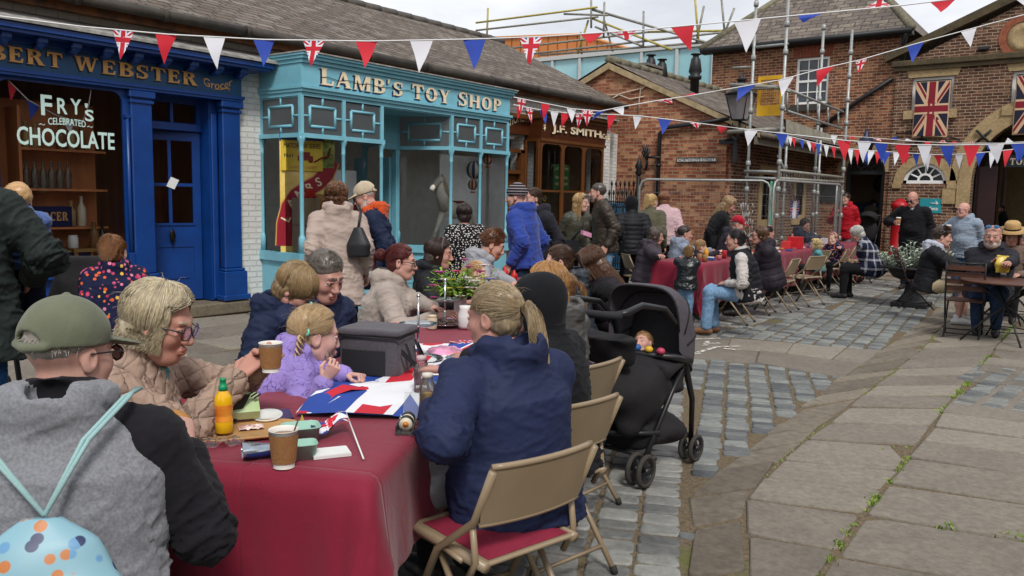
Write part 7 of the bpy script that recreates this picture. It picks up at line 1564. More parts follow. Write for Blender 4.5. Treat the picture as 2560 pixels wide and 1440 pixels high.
 if tops.get('hood')=='up':
  S_=Sdf();S_.ell((-.025,0,.03),(.125,.108,.125),.02);S_.ell((-.04,0,-.08),(.1,.1,.11),.04);S_.ell((.1,0,-.02),(.085,.085,.115),.02,neg=True)
  v,F,t=S_.mesh(.008 if q==0 else .013);v=smooth(v,F);v=v+vnorm(v,F)*(nz3(v,7,4)*.004)[:,None];mk('hood',HW(v),F,tops.get('hoodmat')or tops['mat'],root,None,True,uv=False)
 if key:PEOPLE[key]=info
 return info
 # things worn on the head
def w_sdf(nm,fn,mat,res=.007,wr=.0015):
 def f(i):
  S_=Sdf();fn(S_);v,F,t=S_.mesh(res);v=smooth(v,F);v=v+vnorm(v,F)*(nz3(v,9,5)*wr)[:,None];mk(nm,i['HW'](v),F,mat if isinstance(mat,(list,tuple))else[mat],i['root'],t[F[:,0]],True,uv=False)
 return f
def peaked_cap(mat,res=.006,tilt=0):
 def fn(S_):
  S_.ell((-.018,0,.05),(.11,.094,.1),.01);S_.ell((-.018,0,-.03),(.2,.2,.062),.006,neg=True);S_.ell((-.018,0,.035),(.1,.084,.09),.003,neg=True)
  S_.ell((-.13,0,.03),(.05,.045,.034),.006,neg=True)
  S_.ell((.105,0,.033),(.09,.074,.012),.008,R=np.array(((math.cos(.18),0,math.sin(.18)),(0,1,0),(-math.sin(.18),0,math.cos(.18)))));S_.chain([(-.108,.05,.028),(-.122,0,.022),(-.108,-.05,.028)],.011,.006,0);S_.ell((-.018,0,.151),(.01,.01,.006),.003)
 return w_sdf('cap',fn,mat,res)
def beanie(mat,res=.008):
 def fn(S_):S_.ell((-.018,0,.045),(.116,.098,.108),.01);S_.ell((.0,0,-.07),(.2,.2,.09),.008,neg=True);S_.ell((.1,0,-.03),(.06,.1,.07),.01,neg=True)
 return w_sdf('beanie',fn,mat,res)
def glasses(dark='1d1a1c',r=.024):
 def f(i):
  b=MB()
  for y in(-1,1):
   c=np.array((.112,.033*y,.0));b.tube([i['HW'](c+np.array((0-abs(math.cos(t))*.0+(.004 if y*math.cos(t)>0 else 0)*-2,r*math.cos(t),r*.85*math.sin(t))))for t in np.linspace(0,2*PI,15)],.0024*i['hsz'],5,cap=False)
   b.tube([i['HW']((.11,.056*y,.006)),i['HW']((.06,.08*y,.01)),i['HW']((-.01,.086*y,.008))],.0024*i['hsz'],5)
  b.tube([i['HW']((.114,-.01,.004)),i['HW']((.118,0,.007)),i['HW']((.114,.01,.004))],.0022*i['hsz'],5);g_=b.build('glasses',M('spectacle_frame_'+dark,dark,.3,.1),i['root'],uv=False)
  b=MB()
  for y in(-1,1):c=np.array((.112,.033*y,.0));b.add([i['HW'](c)]+[i['HW'](c+np.array((0,r*math.cos(t),r*.85*math.sin(t))))for t in np.linspace(0,2*PI,13)],[(0,k,k+1)for k in range(1,13)])
  b.build('lens',glass_mat('lens',(.93,.95,.97),1.35),g_,uv=False)
 return f
def headset_sunglasses(col):
 def f(i):
  b=MB()
  for y in(-1,1):c=np.array((.075,.036*y,.105));b.add([i['HW'](c+np.array((.018,0,.012)))]+[i['HW'](c+np.array((.012-.3*.02*math.sin(t),.03*math.cos(t),.02*math.sin(t)+.006)))for t in np.linspace(0,2*PI,11)],[(0,k,k+1)for k in range(1,11)])
  for y in(-1,1):b.tube([i['HW']((.08,.064*y,.105)),i['HW']((.0,.088*y,.075)),i['HW']((-.06,.08*y,.045))],.004,5)
  b.tube([i['HW']((.092,-.01,.11)),i['HW']((.094,.01,.11))],.004,5);b.build('sunglasses',M('sunglasses_'+col,col,.1,.15,spec=.8),i['root'],uv=False)
 return f
def sunglasses(col='15151a'):
 def f(i):
  b=MB()
  for y in(-1,1):c=np.array((.112,.033*y,.0));b.add([i['HW'](c+np.array((.006,0,0)))]+[i['HW'](c+np.array((0,.027*math.cos(t),.021*math.sin(t))))for t in np.linspace(0,2*PI,13)],[(0,k,k+1)for k in range(1,13)]);b.tube([i['HW']((.11,.058*y,.006)),i['HW']((-.01,.086*y,.008))],.003,5)
  b.tube([i['HW']((.115,-.01,.004)),i['HW']((.115,.01,.004))],.003,5);b.build('sunglasses',M('sunglasses_'+col,col,.12,.15,spec=.8),i['root'],uv=False)
 return f
def hair_tie(p,r,col):
 def f(i):
  b=MB();p_=i['HW'](p);b.tube([p_+i['hsz']*r*(np.array(i['Hm'][:,1])*math.cos(t)+np.array(i['Hm'][:,2])*math.sin(t))for t in np.linspace(0,2*PI,11)],.005,5);b.build('hair_tie',M('hair_tie_'+col,col,.6,.1),i['root'],uv=False)
 return f
def hair_band(col,w=.006):
 def f(i):b=MB();b.tube([i['HW']((.03,.088*math.cos(t),.045+.095*math.sin(t)))for t in np.linspace(-.1,PI+.1,13)],w*i['hsz'],5);b.build('hair_band',M('hair_band_'+col,col,.5,.2),i['root'],uv=False)
 return f
def bow(p,col):
 def f(i):
  b=MB();c=i['HW'](p)
  for y in(-1,1):b.tube([c,c+i['Hm'][:,1]*.05*y*i['hsz']+i['Hm'][:,2]*.01],[.006,.022],6,flat=.4)
  b.build('hair_bow',M('bow_'+col,col,.6,.1),i['root'],uv=False)
 return f
 # folding chairs, tables, pushchair and other furniture
TAN=M('tan_chair_enamel','8a7860',.38,.08,4,.05,30,spec=.5);PAD=M('maroon_seat_pad','7a1730',.85,.12,20,.2,120)
FOOT=M('rubber_foot','2a2622',.8,.1)
def folding_chair(pad):
 r=thing('folding_chair','x','chair')
 b=MB()
 b.box((-.2,-.2,.435),(.21,.2,.452),bev=.006);b.tube([(-.2,-.195,.437),(.19,-.2,.437),(.215,-.17,.437),(.22,0,.437),(.215,.17,.437),(.19,.2,.437),(-.2,.195,.437)],.018,8);b.build('seat',TAN,r)
 if pad:
  b=MB();b.grid(lambda u,v:(-.185+.375*u,-.175+.35*v,.454+.02*(1-(2*u-1)**6)*(1-(2*v-1)**6)),10,10);b.build('seat_pad',PAD,r)
 b=MB();N=10
 def bk(u,v,o=0):
  y=(u-.5)*.44;x=-.205-.062*v+.03*(abs(2*u-1)**2)+o;ins=.03*max(0,abs(2*v-1)-.8)/.2 if abs(2*u-1)>.92 else 0
  return(x,y*(1-ins),.575+.205*v)
 b.grid(lambda u,v:bk(u,v),N,6);b.grid(lambda u,v:bk(1-u,v,-.012),N,6)
 b.tube([bk(u,1,-.006)for u in np.linspace(0,1,11)],.011,6);b.tube([bk(u,0,-.006)for u in np.linspace(0,1,11)],.009,6);b.build('backrest',TAN,r)
 for sg in(-1,1):
  y=.222*sg
  b=MB();b.tube([(.25,y,.012),(.03,y,.43),(-.17,y,.585),(-.255,y*.99,.77)],.0135,8);lg_=b.build('leg',TAN,r)
  b=MB();b.tube([(.258,y,0),(.248,y,.03)],.017,8);b.build('foot',FOOT,lg_)
  b=MB();b.tube([(-.27,y*.9,.012),(.06,y*.9,.425)],.012,8);l2_=b.build('leg',TAN,r);b=MB();b.tube([(-.276,y*.9,0),(-.262,y*.9,.03)],.016,8);b.build('foot',FOOT,l2_)
  b=MB();b.tube([(-.15,y*.97,.57),(-.17,y*.97,.45),(-.12,y*.97,.36)],.012,6);b.tube([(-.1,y*.97,.43),(.02,y*.97,.44)],.01,6);b.build('hinge_bracket',TAN,r)
 b=MB();b.tube([(.17,-.22,.165),(.17,.22,.165)],.009,6);b.build('stretcher',TAN,r);b=MB();b.tube([(-.2,-.2,.1),(-.2,.2,.1)],.009,6);b.build('stretcher',TAN,r)
 return r
CH={True:folding_chair(True),False:folding_chair(False)};CHU=set()
def chair(label,xy,fa,pad=True,group='tan folding chairs',z=0):
 o_=CH[pad]if pad not in CHU else copy_tree(CH[pad]);CHU.add(pad)
 o_.location=(xy[0],xy[1],z);o_.rotation_euler=(0,0,YAW+math.radians(fa));tag(o_,label,'chair',group);return o_
U1=unit((-.455,.89,0));V1=np.array((-U1[1],U1[0],0));RF=np.array((-1.79,1.60,0));TW,TL=.78,6.3;TZ=.755
CLM=None
def cloth_mat():
 m,t=new_mat('maroon_tablecloth');tc=t.n('ShaderNodeTexCoord');n1=t.n('ShaderNodeTexNoise',{'Vector':tc.outputs['Object'],'Scale':3,'Detail':6});rp=t.n('ShaderNodeValToRGB',{'Fac':n1.outputs[0]});rp.color_ramp.elements[0].color=c4(hexc('6d0b26'));rp.color_ramp.elements[1].color=c4(hexc('82122f'))
 n2=t.n('ShaderNodeTexNoise',{'Vector':tc.outputs['Object'],'Scale':500,'Detail':2});n3=t.n('ShaderNodeTexNoise',{'Vector':tc.outputs['Object'],'Scale':8,'Detail':4,'Distortion':1.2});hs=t.n('ShaderNodeMath',{0:n2.outputs[0],1:.12,2:n3.outputs[0]},operation='MULTIPLY_ADD');bp=t.n('ShaderNodeBump',{'Height':hs.outputs[0],'Strength':.4,'Distance':.012})
 for vec,sp_ in((tuple(U1),.62),(tuple(V1),.5)):
  dt=t.n('ShaderNodeVectorMath',{0:tc.outputs['Object'],1:vec},operation='DOT_PRODUCT');mu=t.n('ShaderNodeMath',{0:dt.outputs['Value'],1:PI/sp_},operation='MULTIPLY');sn=t.n('ShaderNodeMath',{0:mu.outputs[0]},operation='SINE');ab=t.n('ShaderNodeMath',{0:sn.outputs[0]},operation='ABSOLUTE');mr=t.n('ShaderNodeMapRange',{'Value':ab.outputs[0],1:0.,2:.05});bp=t.n('ShaderNodeBump',{'Height':mr.outputs[0],'Strength':.5,'Distance':.006,'Normal':bp.outputs[0]})
 bs=t.n('ShaderNodeBsdfPrincipled',{'Base Color':rp.outputs[0],'Roughness':.75,'Specular IOR Level':.3,'Sheen Weight':.15,'Normal':bp.outputs[0]});t.n('ShaderNodeOutputMaterial',{'Surface':bs.outputs[0]});return m
CLM=cloth_mat()
def long_table(label,clabel,P0,U,V,W,L_,drop_end=.72,drop_side=.5,seed=1):
 """trestle table starting at corner P0, running along U for L_, width along V, with a draped cloth"""
 t_=thing('trestle_table',label,'table',P0,'long trestle tables');b=MB();c=P0+U*L_/2+V*W/2
 b.obox(c+(0,0,TZ-.03),U*(L_/2-.03),V*(W/2-.03),Z_*.018);b.build('tabletop',M('trestle_top','9a8f80',.6,.1),t_);n=max(2,int(L_/1.8))
 for k in range(n):
  for e in(.12,.88):
   b=MB();q=P0+U*(L_*(k+e)/n);b.tube([q+V*.1+(0,0,.02),q+V*.12+(0,0,TZ-.05)],.014,6);b.tube([q+V*(W-.1)+(0,0,.02),q+V*(W-.12)+(0,0,TZ-.05)],.014,6);b.tube([q+V*.1+(0,0,.02),q+V*(W-.1)+(0,0,.02)],.014,6);b.build('leg',GALV,t_)
 b=MB();rr=.035;NS=int(L_/.06)
 def prof(w):
  pass
 nu,nv=max(40,int(L_/.05)),60
 Lt,Wt=L_+2*drop_end,W+2*drop_side
 def fold1(x,lim,dz):
  if x<=0:return x,0
  a=min(x/rr,PI/2);
  if x<rr*PI/2:return rr*math.sin(a),rr*(1-math.cos(a))
  return rr,rr+(x-rr*PI/2)
 def fn(u,v):
  x=-drop_end+Lt*u;y=-drop_side+Wt*v
  ex=max(-x,x-L_,0);ey=max(-y,y-W,0)
  px,dzx=fold1(ex,0,0);py,dzy=fold1(ey,0,0)
  X_=min(max(x,0),L_)+(px*(-1 if x<0 else 1)if ex>0 else 0);Yy=min(max(y,0),W)+(py*(-1 if y<0 else 1)if ey>0 else 0)
  dz=math.hypot(dzx,dzy)if(ex>0 and ey>0)else dzx+dzy
  if ex>0 and ey>0:
   k=min(1,dz/.5);fl=.1*k;X_+=(-1 if x<0 else 1)*fl*dzx/(dz+1e-6);Yy+=(-1 if y<0 else 1)*fl*dzy/(dz+1e-6)
  hang=min(1,dz/.35);wob=.018*math.sin(x*9.5+seed)+.012*math.sin(x*21+2*seed)+.016*math.sin(y*10+seed)+.01*math.sin(y*23)
  if ex>0:X_+=(-1 if x<0 else 1)*(hang*(.025+.02*math.sin(y*13+seed)+.012*math.sin(y*29)))
  if ey>0:Yy+=(-1 if y<0 else 1)*(hang*(.02+.02*math.sin(x*11+seed)+.012*math.sin(x*25)))
  z=TZ-dz+(.0025*math.sin(x*5+y*7)*(1-hang)if dz==0 else 0)
  return tuple(P0+U*X_+V*Yy+(0,0,max(z,.02)))
 b.grid(fn,nu,nv);o_=b.build('tablecloth',CLM,None,label=clabel,cat='tablecloth',group='maroon tablecloths',uv=False);return o_
long_table('long trestle table in the foreground hidden under a maroon cloth','maroon cloth draped over the foreground table with its corner hanging low',RF,U1,V1,TW,TL,.62,.4)
P2=np.array((-4.72,10.3,0));U2,V2=np.array((-.02,1.,0)),np.array((-1.,-.02,0))
long_table('long trestle table under a maroon cloth in front of the brick gable','maroon cloth hanging to the ground over the far table',P2,U2,V2,.75,9.4,.7,.6,4)
def T1(u,v,z=0):return RF+U1*u+V1*v+np.array((0,0,TZ+.002+z))
def onT(px,py,z=TZ+.003):return zpl(px,py,z)
chair('tan folding chair with maroon pad under the woman in the navy jacket',(-1.70,2.13),130)
chair('second tan folding chair behind the navy jacket, its maroon pad half hidden',(-1.98,2.78),132)
chair('tan folding chair just behind the pushchair basket by the table',(-2.35,3.45),140)
chair('tan folding chair beyond the pushchair hood beside the woman in the black gilet',zpl(1520,850,.45)[:2],150)
chair('tan folding chair behind the lady in the beige quilted coat',zpl(500,1010,.45)[:2],-8)
chair('tan folding chair under the man in the grey and black hooded top',zpl(60,1480,.45)[:2]+np.array((-.1,.0)),55)
for lab,px,py,fa in(('tan folding chair under the woman in the black gilet and jeans',1830,722,150),('tan folding chair half hidden next to the black gilet woman',1888,705,150),('empty tan folding chair, first right of the dark padded coat',1945,700,145),('empty tan folding chair seen square from behind at the far table',2008,690,125),('empty tan folding chair tucked behind the square one',2025,672,130),('tan folding chair under the blonde toddler in teal',2080,668,150),('tan folding chair under the girl in the floral coat',2105,655,150),('tan folding chair under the person in the plaid shirt',2145,650,160),('tan folding chair left of the far table behind the padded grey coat',1600,690,10)):
 chair(lab,zpl(px,py,.45)[:2],fa,False)
SLAT=M('dark_slat_wood','4e2c1e',.5,.2,5,.3,40,stretch=(1,1,1));CAF=M('black_cafe_iron','1c1b1d',.45,.2,10)
def slat_chair(label,xy,ang,first=[None]):
 if first[0]is None:
  r=thing('slatted_chair','x','chair');first[0]=r
  for k in range(6):b=MB();x=-.17+k*.07;b.box((x,-.2,.44),(x+.052,.2,.456),bev=.003);b.build('slat',SLAT,r)
  for k in range(4):b=MB();z=.58+k*.085;x=-.2-.04*k;b.box((x-.008,-.2,z),(x+.008,.2,z+.06),bev=.003);b.build('slat',SLAT,r)
  for sg in(-1,1):
   y=.205*sg;b=MB();b.tube([(.24,y,.01),(-.02,y,.28),(-.19,y,.5),(-.34,y,.93)],.011,6);b.build('leg',CAF,r);b=MB();b.tube([(-.26,y*.92,.01),(.16,y*.92,.44)],.011,6);b.build('leg',CAF,r);b=MB();b.tube([(-.18,y,.435),(.23,y,.435)],.01,6);b.build('seat_rail',CAF,r)
  b=MB();b.tube([(.2,-.2,.055),(.2,.2,.055)],.009,6);b.tube([(-.22,-.19,.055),(-.22,.19,.055)],.009,6);b.tube([(-.335,-.205,.925),(-.335,.205,.925)],.01,6);b.build('stretcher',CAF,r);o_=r
 else:o_=copy_tree(first[0])
 o_.location=(xy[0],xy[1],0);o_.rotation_euler=(0,0,YAW+math.radians(ang));tag(o_,label,'chair','dark slatted cafe chairs')
slat_chair('empty dark slatted chair with its back to the yard in front of the round tables',zpl(2412,750,.45)[:2],58)
slat_chair('dark slatted chair under the young man in shorts',zpl(2290,700,.45)[:2]+np.array((-.02,.1)),-15)
def cafe_table(label,px,py,r):
 c=zpl(px,py,.73);c[2]=0;t_=thing('cafe_table',label,'table',c,'round cafe tables');b=MB();b.lathe(c,[(r-.02,.712),(r,.716),(r,.732),(r-.01,.737),(.0,.7372)],32);b.build('tabletop',SLAT,t_)
 for k in range(4):
  a=k*PI/2+.5;d=np.array((math.cos(a),math.sin(a),0));b=MB();b.tube([c+d*r*.95+(0,0,.01),c+d*r*.35+(0,0,.3),c-d*r*.2+(0,0,.52),c-d*r*.75+(0,0,.71)],.012,6);b.build('leg',CAF,t_)
 b=MB();b.tube([c+np.array((math.cos(a)*r*.55,math.sin(a)*r*.55,.15))for a in np.linspace(0,2*PI,17)],.008,5);b.build('leg_ring',CAF,t_);return c
cafe_table('round dark slatted cafe table nearest the right edge of the yard',2520,703,.5);cafe_table('round dark slatted cafe table behind, in front of the bearded man',2530,676,.42)
c=zpl(2278,765,0);ur=thing('urn_planter','black cast iron urn planter on a fluted pedestal','planter',c);IRON=M('black_cast_iron','1b1a1c',.5,.35,14,.5,40)
b=MB();b.box(c+(-.26,-.26,0),c+(.26,.26,.07),bev=.01);b.lathe(c,[(.24,.07),(.2,.1),(.13,.2),(.1,.32),(.13,.36),(.1,.38)],20);b.build('pedestal',IRON,ur)
b=MB();c2=zpl(2262,700,.5);b.lathe(c,[(.1,.38),(.14,.4),(.3,.46),(.36,.54),(.37,.58),(.48,.6),(.5,.62),(.48,.635),(.34,.62),(.3,.58)],26);b.build('bowl',IRON,ur)
SIL=M('silver_leaf','9fa898',.85,.2,20);r4=random.Random(11)
def leaf(b,p,d,l,w,m=0):
 d=unit(d);s_=unit(np.cross(d,(0,0,1.)+np.array((.01,.02,0))));n=np.cross(s_,d);b.add([p,p+d*l*.45+s_*w+n*.1*l,p+d*l-n*.15*l,p+d*l*.45-s_*w+n*.1*l],[(0,1,2,3)],m)
pl_=thing('silver_plant','silvery grey leafed bushy plant growing in the urn','plant',c+(0,0,.6));bs_,bl_=MB(),MB()
for k in range(90):
 a,rr=r4.uniform(0,6.28),.36*math.sqrt(r4.random());p=c+np.array((math.cos(a)*rr,math.sin(a)*rr,.6));h=r4.uniform(.15,.42)*(1.1-rr);tip=p+np.array((math.cos(a)*.16*rr/.3,math.sin(a)*.16*rr/.3,h));bs_.tube([p,(p+tip)/2+(0,0,.03),tip],.005,4)
 for j in range(13):
  t_=(j+1)/13;q=p+(tip-p)*t_;az=j*2.4;leaf(bl_,q,(math.cos(az),math.sin(az),.6),r4.uniform(.06,.1),.016)
bs_.build('stem',SIL,pl_,uv=False);bl_.build('foliage',SIL,pl_,uv=False)
# pushchair
BLK=M('pushchair_black_fabric','19171a',.85,.2,30,.3,90);GRY=M('pushchair_grey_fabric','4b464d',.85,.15,40,.3,120);FRM=M('pushchair_frame','1d1d20',.4,.1);RUB=M('pushchair_tyre','37332f',.8,.15,20)
def wheel(b_t,b_h,c,ax,r):
 b_t.tube([c+r*.86*(np.cross(ax,Z_)*math.cos(t)+Z_*math.sin(t))for t in np.linspace(0,2*PI,21)],r*.16,8,cap=False);
 for k in range(3):a=k*2.094;d=np.cross(ax,Z_)*math.cos(a)+Z_*math.sin(a);b_h.obox(c+d*r*.4,d*r*.42,np.cross(ax,d)*r*.16,ax*r*.1)
 b_h.tube([c-ax*r*.2,c+ax*r*.2],r*.22,10);b_h.tube([c+r*.68*(np.cross(ax,Z_)*math.cos(t)+Z_*math.sin(t))for t in np.linspace(0,2*PI,17)],r*.09,6,cap=False)
wA,wB_=zpl(1608,1222,0),zpl(1718,1145,0);wC,wD=zpl(1470,1190,0),zpl(1560,1120,0)
hd_=unit((.05,1,0));sdv=np.cross(Z_,hd_)
PO=np.array((-2.32,4.27,0))
def PC(f,l,z):return PO+hd_*f+sdv*l+np.array((0,0,z))
pr=thing('pushchair','black and grey pushchair with a tilted sun hood standing on the cobbles','pushchair',PO)
for f,l,rr in((.31,-.2,.085),(.31,.2,.085),(-.31,-.22,.095),(-.31,.22,.095)):
 for o in(-.035,.035):
  bt,bh=MB(),MB();wheel(bt,bh,PC(f,l+o,rr),sdv,rr);w_=bt.build('wheel',RUB,pr);bh.build('hub',FRM,w_)
b=MB()
for l in(-.22,.22):
 b.tube([PC(.31,l*.9,.1),PC(.26,l,.4),PC(.16,l,.62),PC(.06,l*1.02,.86),PC(-.12,l*1.02,.99),PC(-.36,l,1.03),PC(-.5,l*.96,1.0),PC(-.54,l*.8,.99)],[.016,.018,.022,.017,.017,.019,.021,.021],8);b.tube([PC(-.31,l,.1),PC(.0,l,.48),PC(.14,l,.64)],.016,8)
b.tube([PC(-.2,-.25,.14),PC(-.2,.25,.14)],.014,6);b.tube([PC(-.16,-.25,.28),PC(-.3,0,.26),PC(-.16,.25,.28)],.018,6);b.build('frame',FRM,pr)
b=MB();b.tube([PC(-.54,-.21,.99),PC(-.57,-.1,.985),PC(-.57,.1,.985),PC(-.54,.21,.99)],.022,10);b.build('handle',M('handle_foam','232327',.8,.1),pr)
b=MB()
def hoodp(u,v):
 a=math.radians(-30+128*u);cc=math.cos(PI*v);l=.245*math.copysign(abs(cc)**.55,cc);rr=.33*max(0,math.sin(PI*v))**.42*(1+.022*abs(math.sin(u*PI*4)))
 return tuple(PC(.03+rr*math.cos(a)*.9,l,.73+rr*math.sin(a)*1.12))
b.grid(hoodp,24,16);b.build('hood',GRY,pr)
b=MB()
for k in range(4):u=k/3;b.tube([np.array(hoodp(u,v))*1.0 for v in np.linspace(.02,.98,17)],.007,6)
b.build('hood_rib',BLK,pr)
S_=Sdf();S_.loft(PC(.26,0,.9),PC(.12,0,.5),sdv,[(0,.2,.05),(1,.22,.06)],.05);S_.loft(PC(.16,0,.48),PC(-.2,0,.52),sdv,[(0,.22,.06),(1,.2,.06)],.06);S_.cap(PC(-.2,-.12,.5),PC(-.26,-.1,.32),.06,k=.06);S_.cap(PC(-.2,.12,.5),PC(-.26,.1,.32),.06,k=.06);S_.ell(PC(-.14,0,.5),(.25,.26,.2),.06);S_.loft(PC(.1,0,.66),PC(-.1,0,.62),sdv,[(0,.26,.06),(1,.25,.08)],.04)
v,F,t=S_.mesh(.012);v=v+vnorm(v,F)*(nz3(v,5,2)*.008)[:,None];mk('seat',v,F,BLK,pr,None,True,uv=False)
S_=Sdf();S_.loft(PC(-.2,0,.24),PC(.2,0,.22),sdv,[(0,.22,.1),(1,.22,.1)],.04);v,F,t=S_.mesh(.013);mk('basket',v+vnorm(v,F)*(nz3(v,6,4)*.008)[:,None],F,BLK,pr,None,True,uv=False)
S_=Sdf();S_.loft(PC(-.36,0,.84),PC(-.32,0,.68),sdv,[(0,.2,.06),(1,.16,.05)],.03);v,F,t=S_.mesh(.012);mk('parent_tray',v+vnorm(v,F)*(nz3(v,6,4)*.006)[:,None],F,BLK,pr,None,True,uv=False)
b=MB();b.tube([PC(.14,-.26,.66),PC(-.02,-.24,.7),PC(-.1,0,.7),PC(-.02,.24,.7),PC(.14,.26,.66)],.022,8);b.build('bumper_bar',FRM,pr)
for cc,l in(('b03a5a',-.08),('d0a52a',0),('3a6fb0',.08)):
 b=MB();b.sphere(PC(-.07,l-.1,.735),.026,10,sc=(1,1,.8));tag(b.build('rattle',M('toy_'+cc,cc,.5,.1)),{'b':'pink','d':'yellow','3':'blue'}[cc[0]]+' plastic toy bead clipped on the pushchair bar','toy','toys on the pushchair bar')
bgy=thing('buggy','black fabric buggy holding the child in the flowery coat','pushchair',zpl(200,800,0));i_=at(215,690,4.9);S_=Sdf();S_.loft(i_+(0,0,-.25),i_+(0,0,.12),R_,[(0,.24,.12),(.6,.22,.1),(1,.12,.05)],.04);v,F,t=S_.mesh(.016);mk('seat',v+vnorm(v,F)*(nz3(v,5,2)*.01)[:,None],F,BLK,bgy,None,True,uv=False)
b=MB();q_=at(60,900,4.7);b.tube([i_+(-.2,-.1,.1),i_+(-.35,-.3,-.2),np.array((q_[0],q_[1],.15))],.016,6);b.tube([i_+(.2,.1,.05),i_+(.1,.1,-.4),np.array((i_[0]+.2,i_[1],.1))],.016,6);b.build('frame',FRM,bgy)
bt,bh=MB(),MB();wheel(bt,bh,zpl(14,985,.14),unit((.5,.85,0)),.14);w_=bt.build('wheel',RUB,bgy);bh.build('hub',FRM,w_)
# the people
NAVYC,NAVY2=cloth('1b2440','nylon'),cloth('16203a','nylon')
JEAN,JEAND,JEANL=cloth('2d3f5c','denim'),cloth('1a2433','denim'),cloth('6d8cab','denim')
BLKC,BLKP,BLKN=cloth('131316','cotton'),cloth('15161b','puffer'),cloth('17161a','nylon')
T3=lambda p:tuple(np.array(p)[:3])
person('man from behind in an olive peaked cap and grey and black hooded top',176,885,None,'sit',106,1.77,0,'m','c08f7c','capped',('6d6660','a39c94'),lean=10,hy=-40,hp=2,hs=1.02,bw=1.5,belly=.05,top=dict(mat=cloth('77787d','melange'),sleeve=cloth('17151a','cotton'),hood='down',t=.024,name='hooded_top',colm=1,colh=.075,wr=.009),legs=dict(mat=JEAN,name='jeans'),wear=[peaked_cap(cloth('646855','cotton'),.0045),glasses()],R=zpl(468,1128,.86),L=T1(.2,.8,.1),Rp='grip',rpole=(-.5,-.45,-1.),knees=.42,key='capman',slouch=.05)
person('older grey blonde woman in glasses and beige quilted coat holding a paper cup',398,806,None,'sit',2,1.72,0,'f','b9806a','wavy',('5a5044','cfc0a0'),lean=12,hy=-4,hp=12,bw=1.25,top=dict(mat=cloth('9c8475','quilt'),t=.024,name='quilted_coat',shirt=cloth('3a7f80','cotton'),wr=.012,colh=.05),legs=dict(mat=BLKC),wear=[glasses('3a2a30',.027)],L=zpl(655,905,.97),R=zpl(590,950,.93),Lp='grip',Rp='relax',palmL=(0,1,.2),palmR=(0,-.5,1),lpole=(-.2,.6,-.6),rpole=(-.2,-.5,-.8),key='lady',hs=1.08)
person('woman with a streaked fringe bob in a navy jacket leaning over the girl in lilac',742,722,None,'sit',-4,1.66,0,'f','b98270','fringe',('3a2a20','a58a62'),lean=14,hy=-4,hp=30,bw=1.1,top=dict(mat=NAVY2,hood='down',t=.024),legs=dict(mat=JEAND),L=zpl(880,870,.8),R=None,key='fringe',hs=1.04)
person('man with short greying hair in a navy jacket looking down at the girl',812,690,None,'sit',-34,1.78,0,'m','b98573','crop',('2e2722','6d645a'),lean=8,hy=-4,hp=20,bw=1.15,top=dict(mat=NAVYC,hood='down',t=.024,zip=cloth('1c2238','nylon')),legs=dict(mat=JEAND),L=zpl(940,830,.82),R=zpl(905,850,.82),Lp='relax',Rp='relax',key='navyman')
person('small girl with plaited fair hair in a lilac patterned raincoat leaning on the table',786,838,None,'sit',36,1.3,0,'c','c9998a','plaits',('7a6244','bfa27a'),hl=.15,lean=44,hy=-10,hp=-6,bw=1.2,seat=.6,top=dict(mat=cloth('8d7ab8','scribble','5d4a8a'),hood='down',t=.026,len=.25,flare=.04,wr=.008,name='raincoat',hoodm=0),legs=dict(mat=JEANL),L=zpl(885,940,.8),R=zpl(810,955,.82),Rp='grip',Lp='fist',palmR=(0,-1,.2),key='girl',hs=1.42,wear=[hair_tie((-.05,.09,.02),.012,'6fc0a8'),hair_tie((-.05,-.09,.02),.012,'6fc0a8'),hair_tie((-.03,.02,.125),.01,'6fc0a8')])
person('woman with dark red hair in a bun and glasses wearing a stone coloured hoodie',1003,655,None,'sit',2,1.66,0,'f','c08d7b','bun',('230d0e','6a2826'),lean=7,hy=-3,hp=4,bw=1.5,belly=.04,top=dict(mat=cloth('9c8f86','cotton'),hood='down',t=.02,name='hoodie',wr=.008),legs=dict(mat=BLKC),wear=[glasses()],R=zpl(1085,795,.8),L=T1(2.9,.5,.06),key='beige')
person('woman with long dark hair and a hair band in a black padded jacket',1098,635,None,'sit',-6,1.66,0,'f','b5806c','long',('140d0b','3a2820'),hl=.2,lean=4,hy=2,hp=4,top=dict(mat=BLKP,hood='down',t=.024,quilt=.1),legs=dict(mat=BLKC),wear=[hair_band('5a4a44')],R=T1(3.6,.6,.05),L=T1(3.9,.5,.05))
person('ginger bearded man in a pale grey hoodie bending towards a small child',1232,612,None,'sit',6,1.8,0,'m','c08e78','curlyshort',('2e1a10','7a4a2a'),lean=16,hy=-6,hp=18,bw=1.15,beard=('5a2a16','a85c32'),top=dict(mat=cloth('8f9096','melange'),hood='down',t=.018,name='hoodie'),legs=dict(mat=BLKC),R=T1(4.6,.45,.05),L=T1(4.9,.4,.05))
person('small fair haired child half hidden behind the flowers',1192,682,None,'sit',-6,1.05,1,'c','d0a896','pony',('7a5a38','c9a070'),hl=.12,seat=.55,hs=1.3,bw=1.1,top=dict(mat=cloth('c9b8c0','cotton')),legs=dict(mat=JEANL),R=T1(3.8,.55,.05),L=T1(4.0,.5,.05))
person('woman with a blonde ponytail in a navy waterproof jacket seen from behind',1236,792,None,'sit',126,1.72,0,'f','b98270','pony',('4a413a','b09a78'),hl=.24,lean=8,hy=26,hp=6,bw=1.35,belly=.03,top=dict(mat=cloth('1f2745','nylon'),hood='down',t=.028,len=.2,flare=.03,wr=.008),legs=dict(mat=cloth('15181f','denim')),L=zpl(1085,1030,.84),R=T1(1.2,.35,.06),lpole=(-.3,.8,-.7),wear=[hair_tie((-.125,0,.015),.016,'1a1a1e')],key='navywoman',knees=.44)
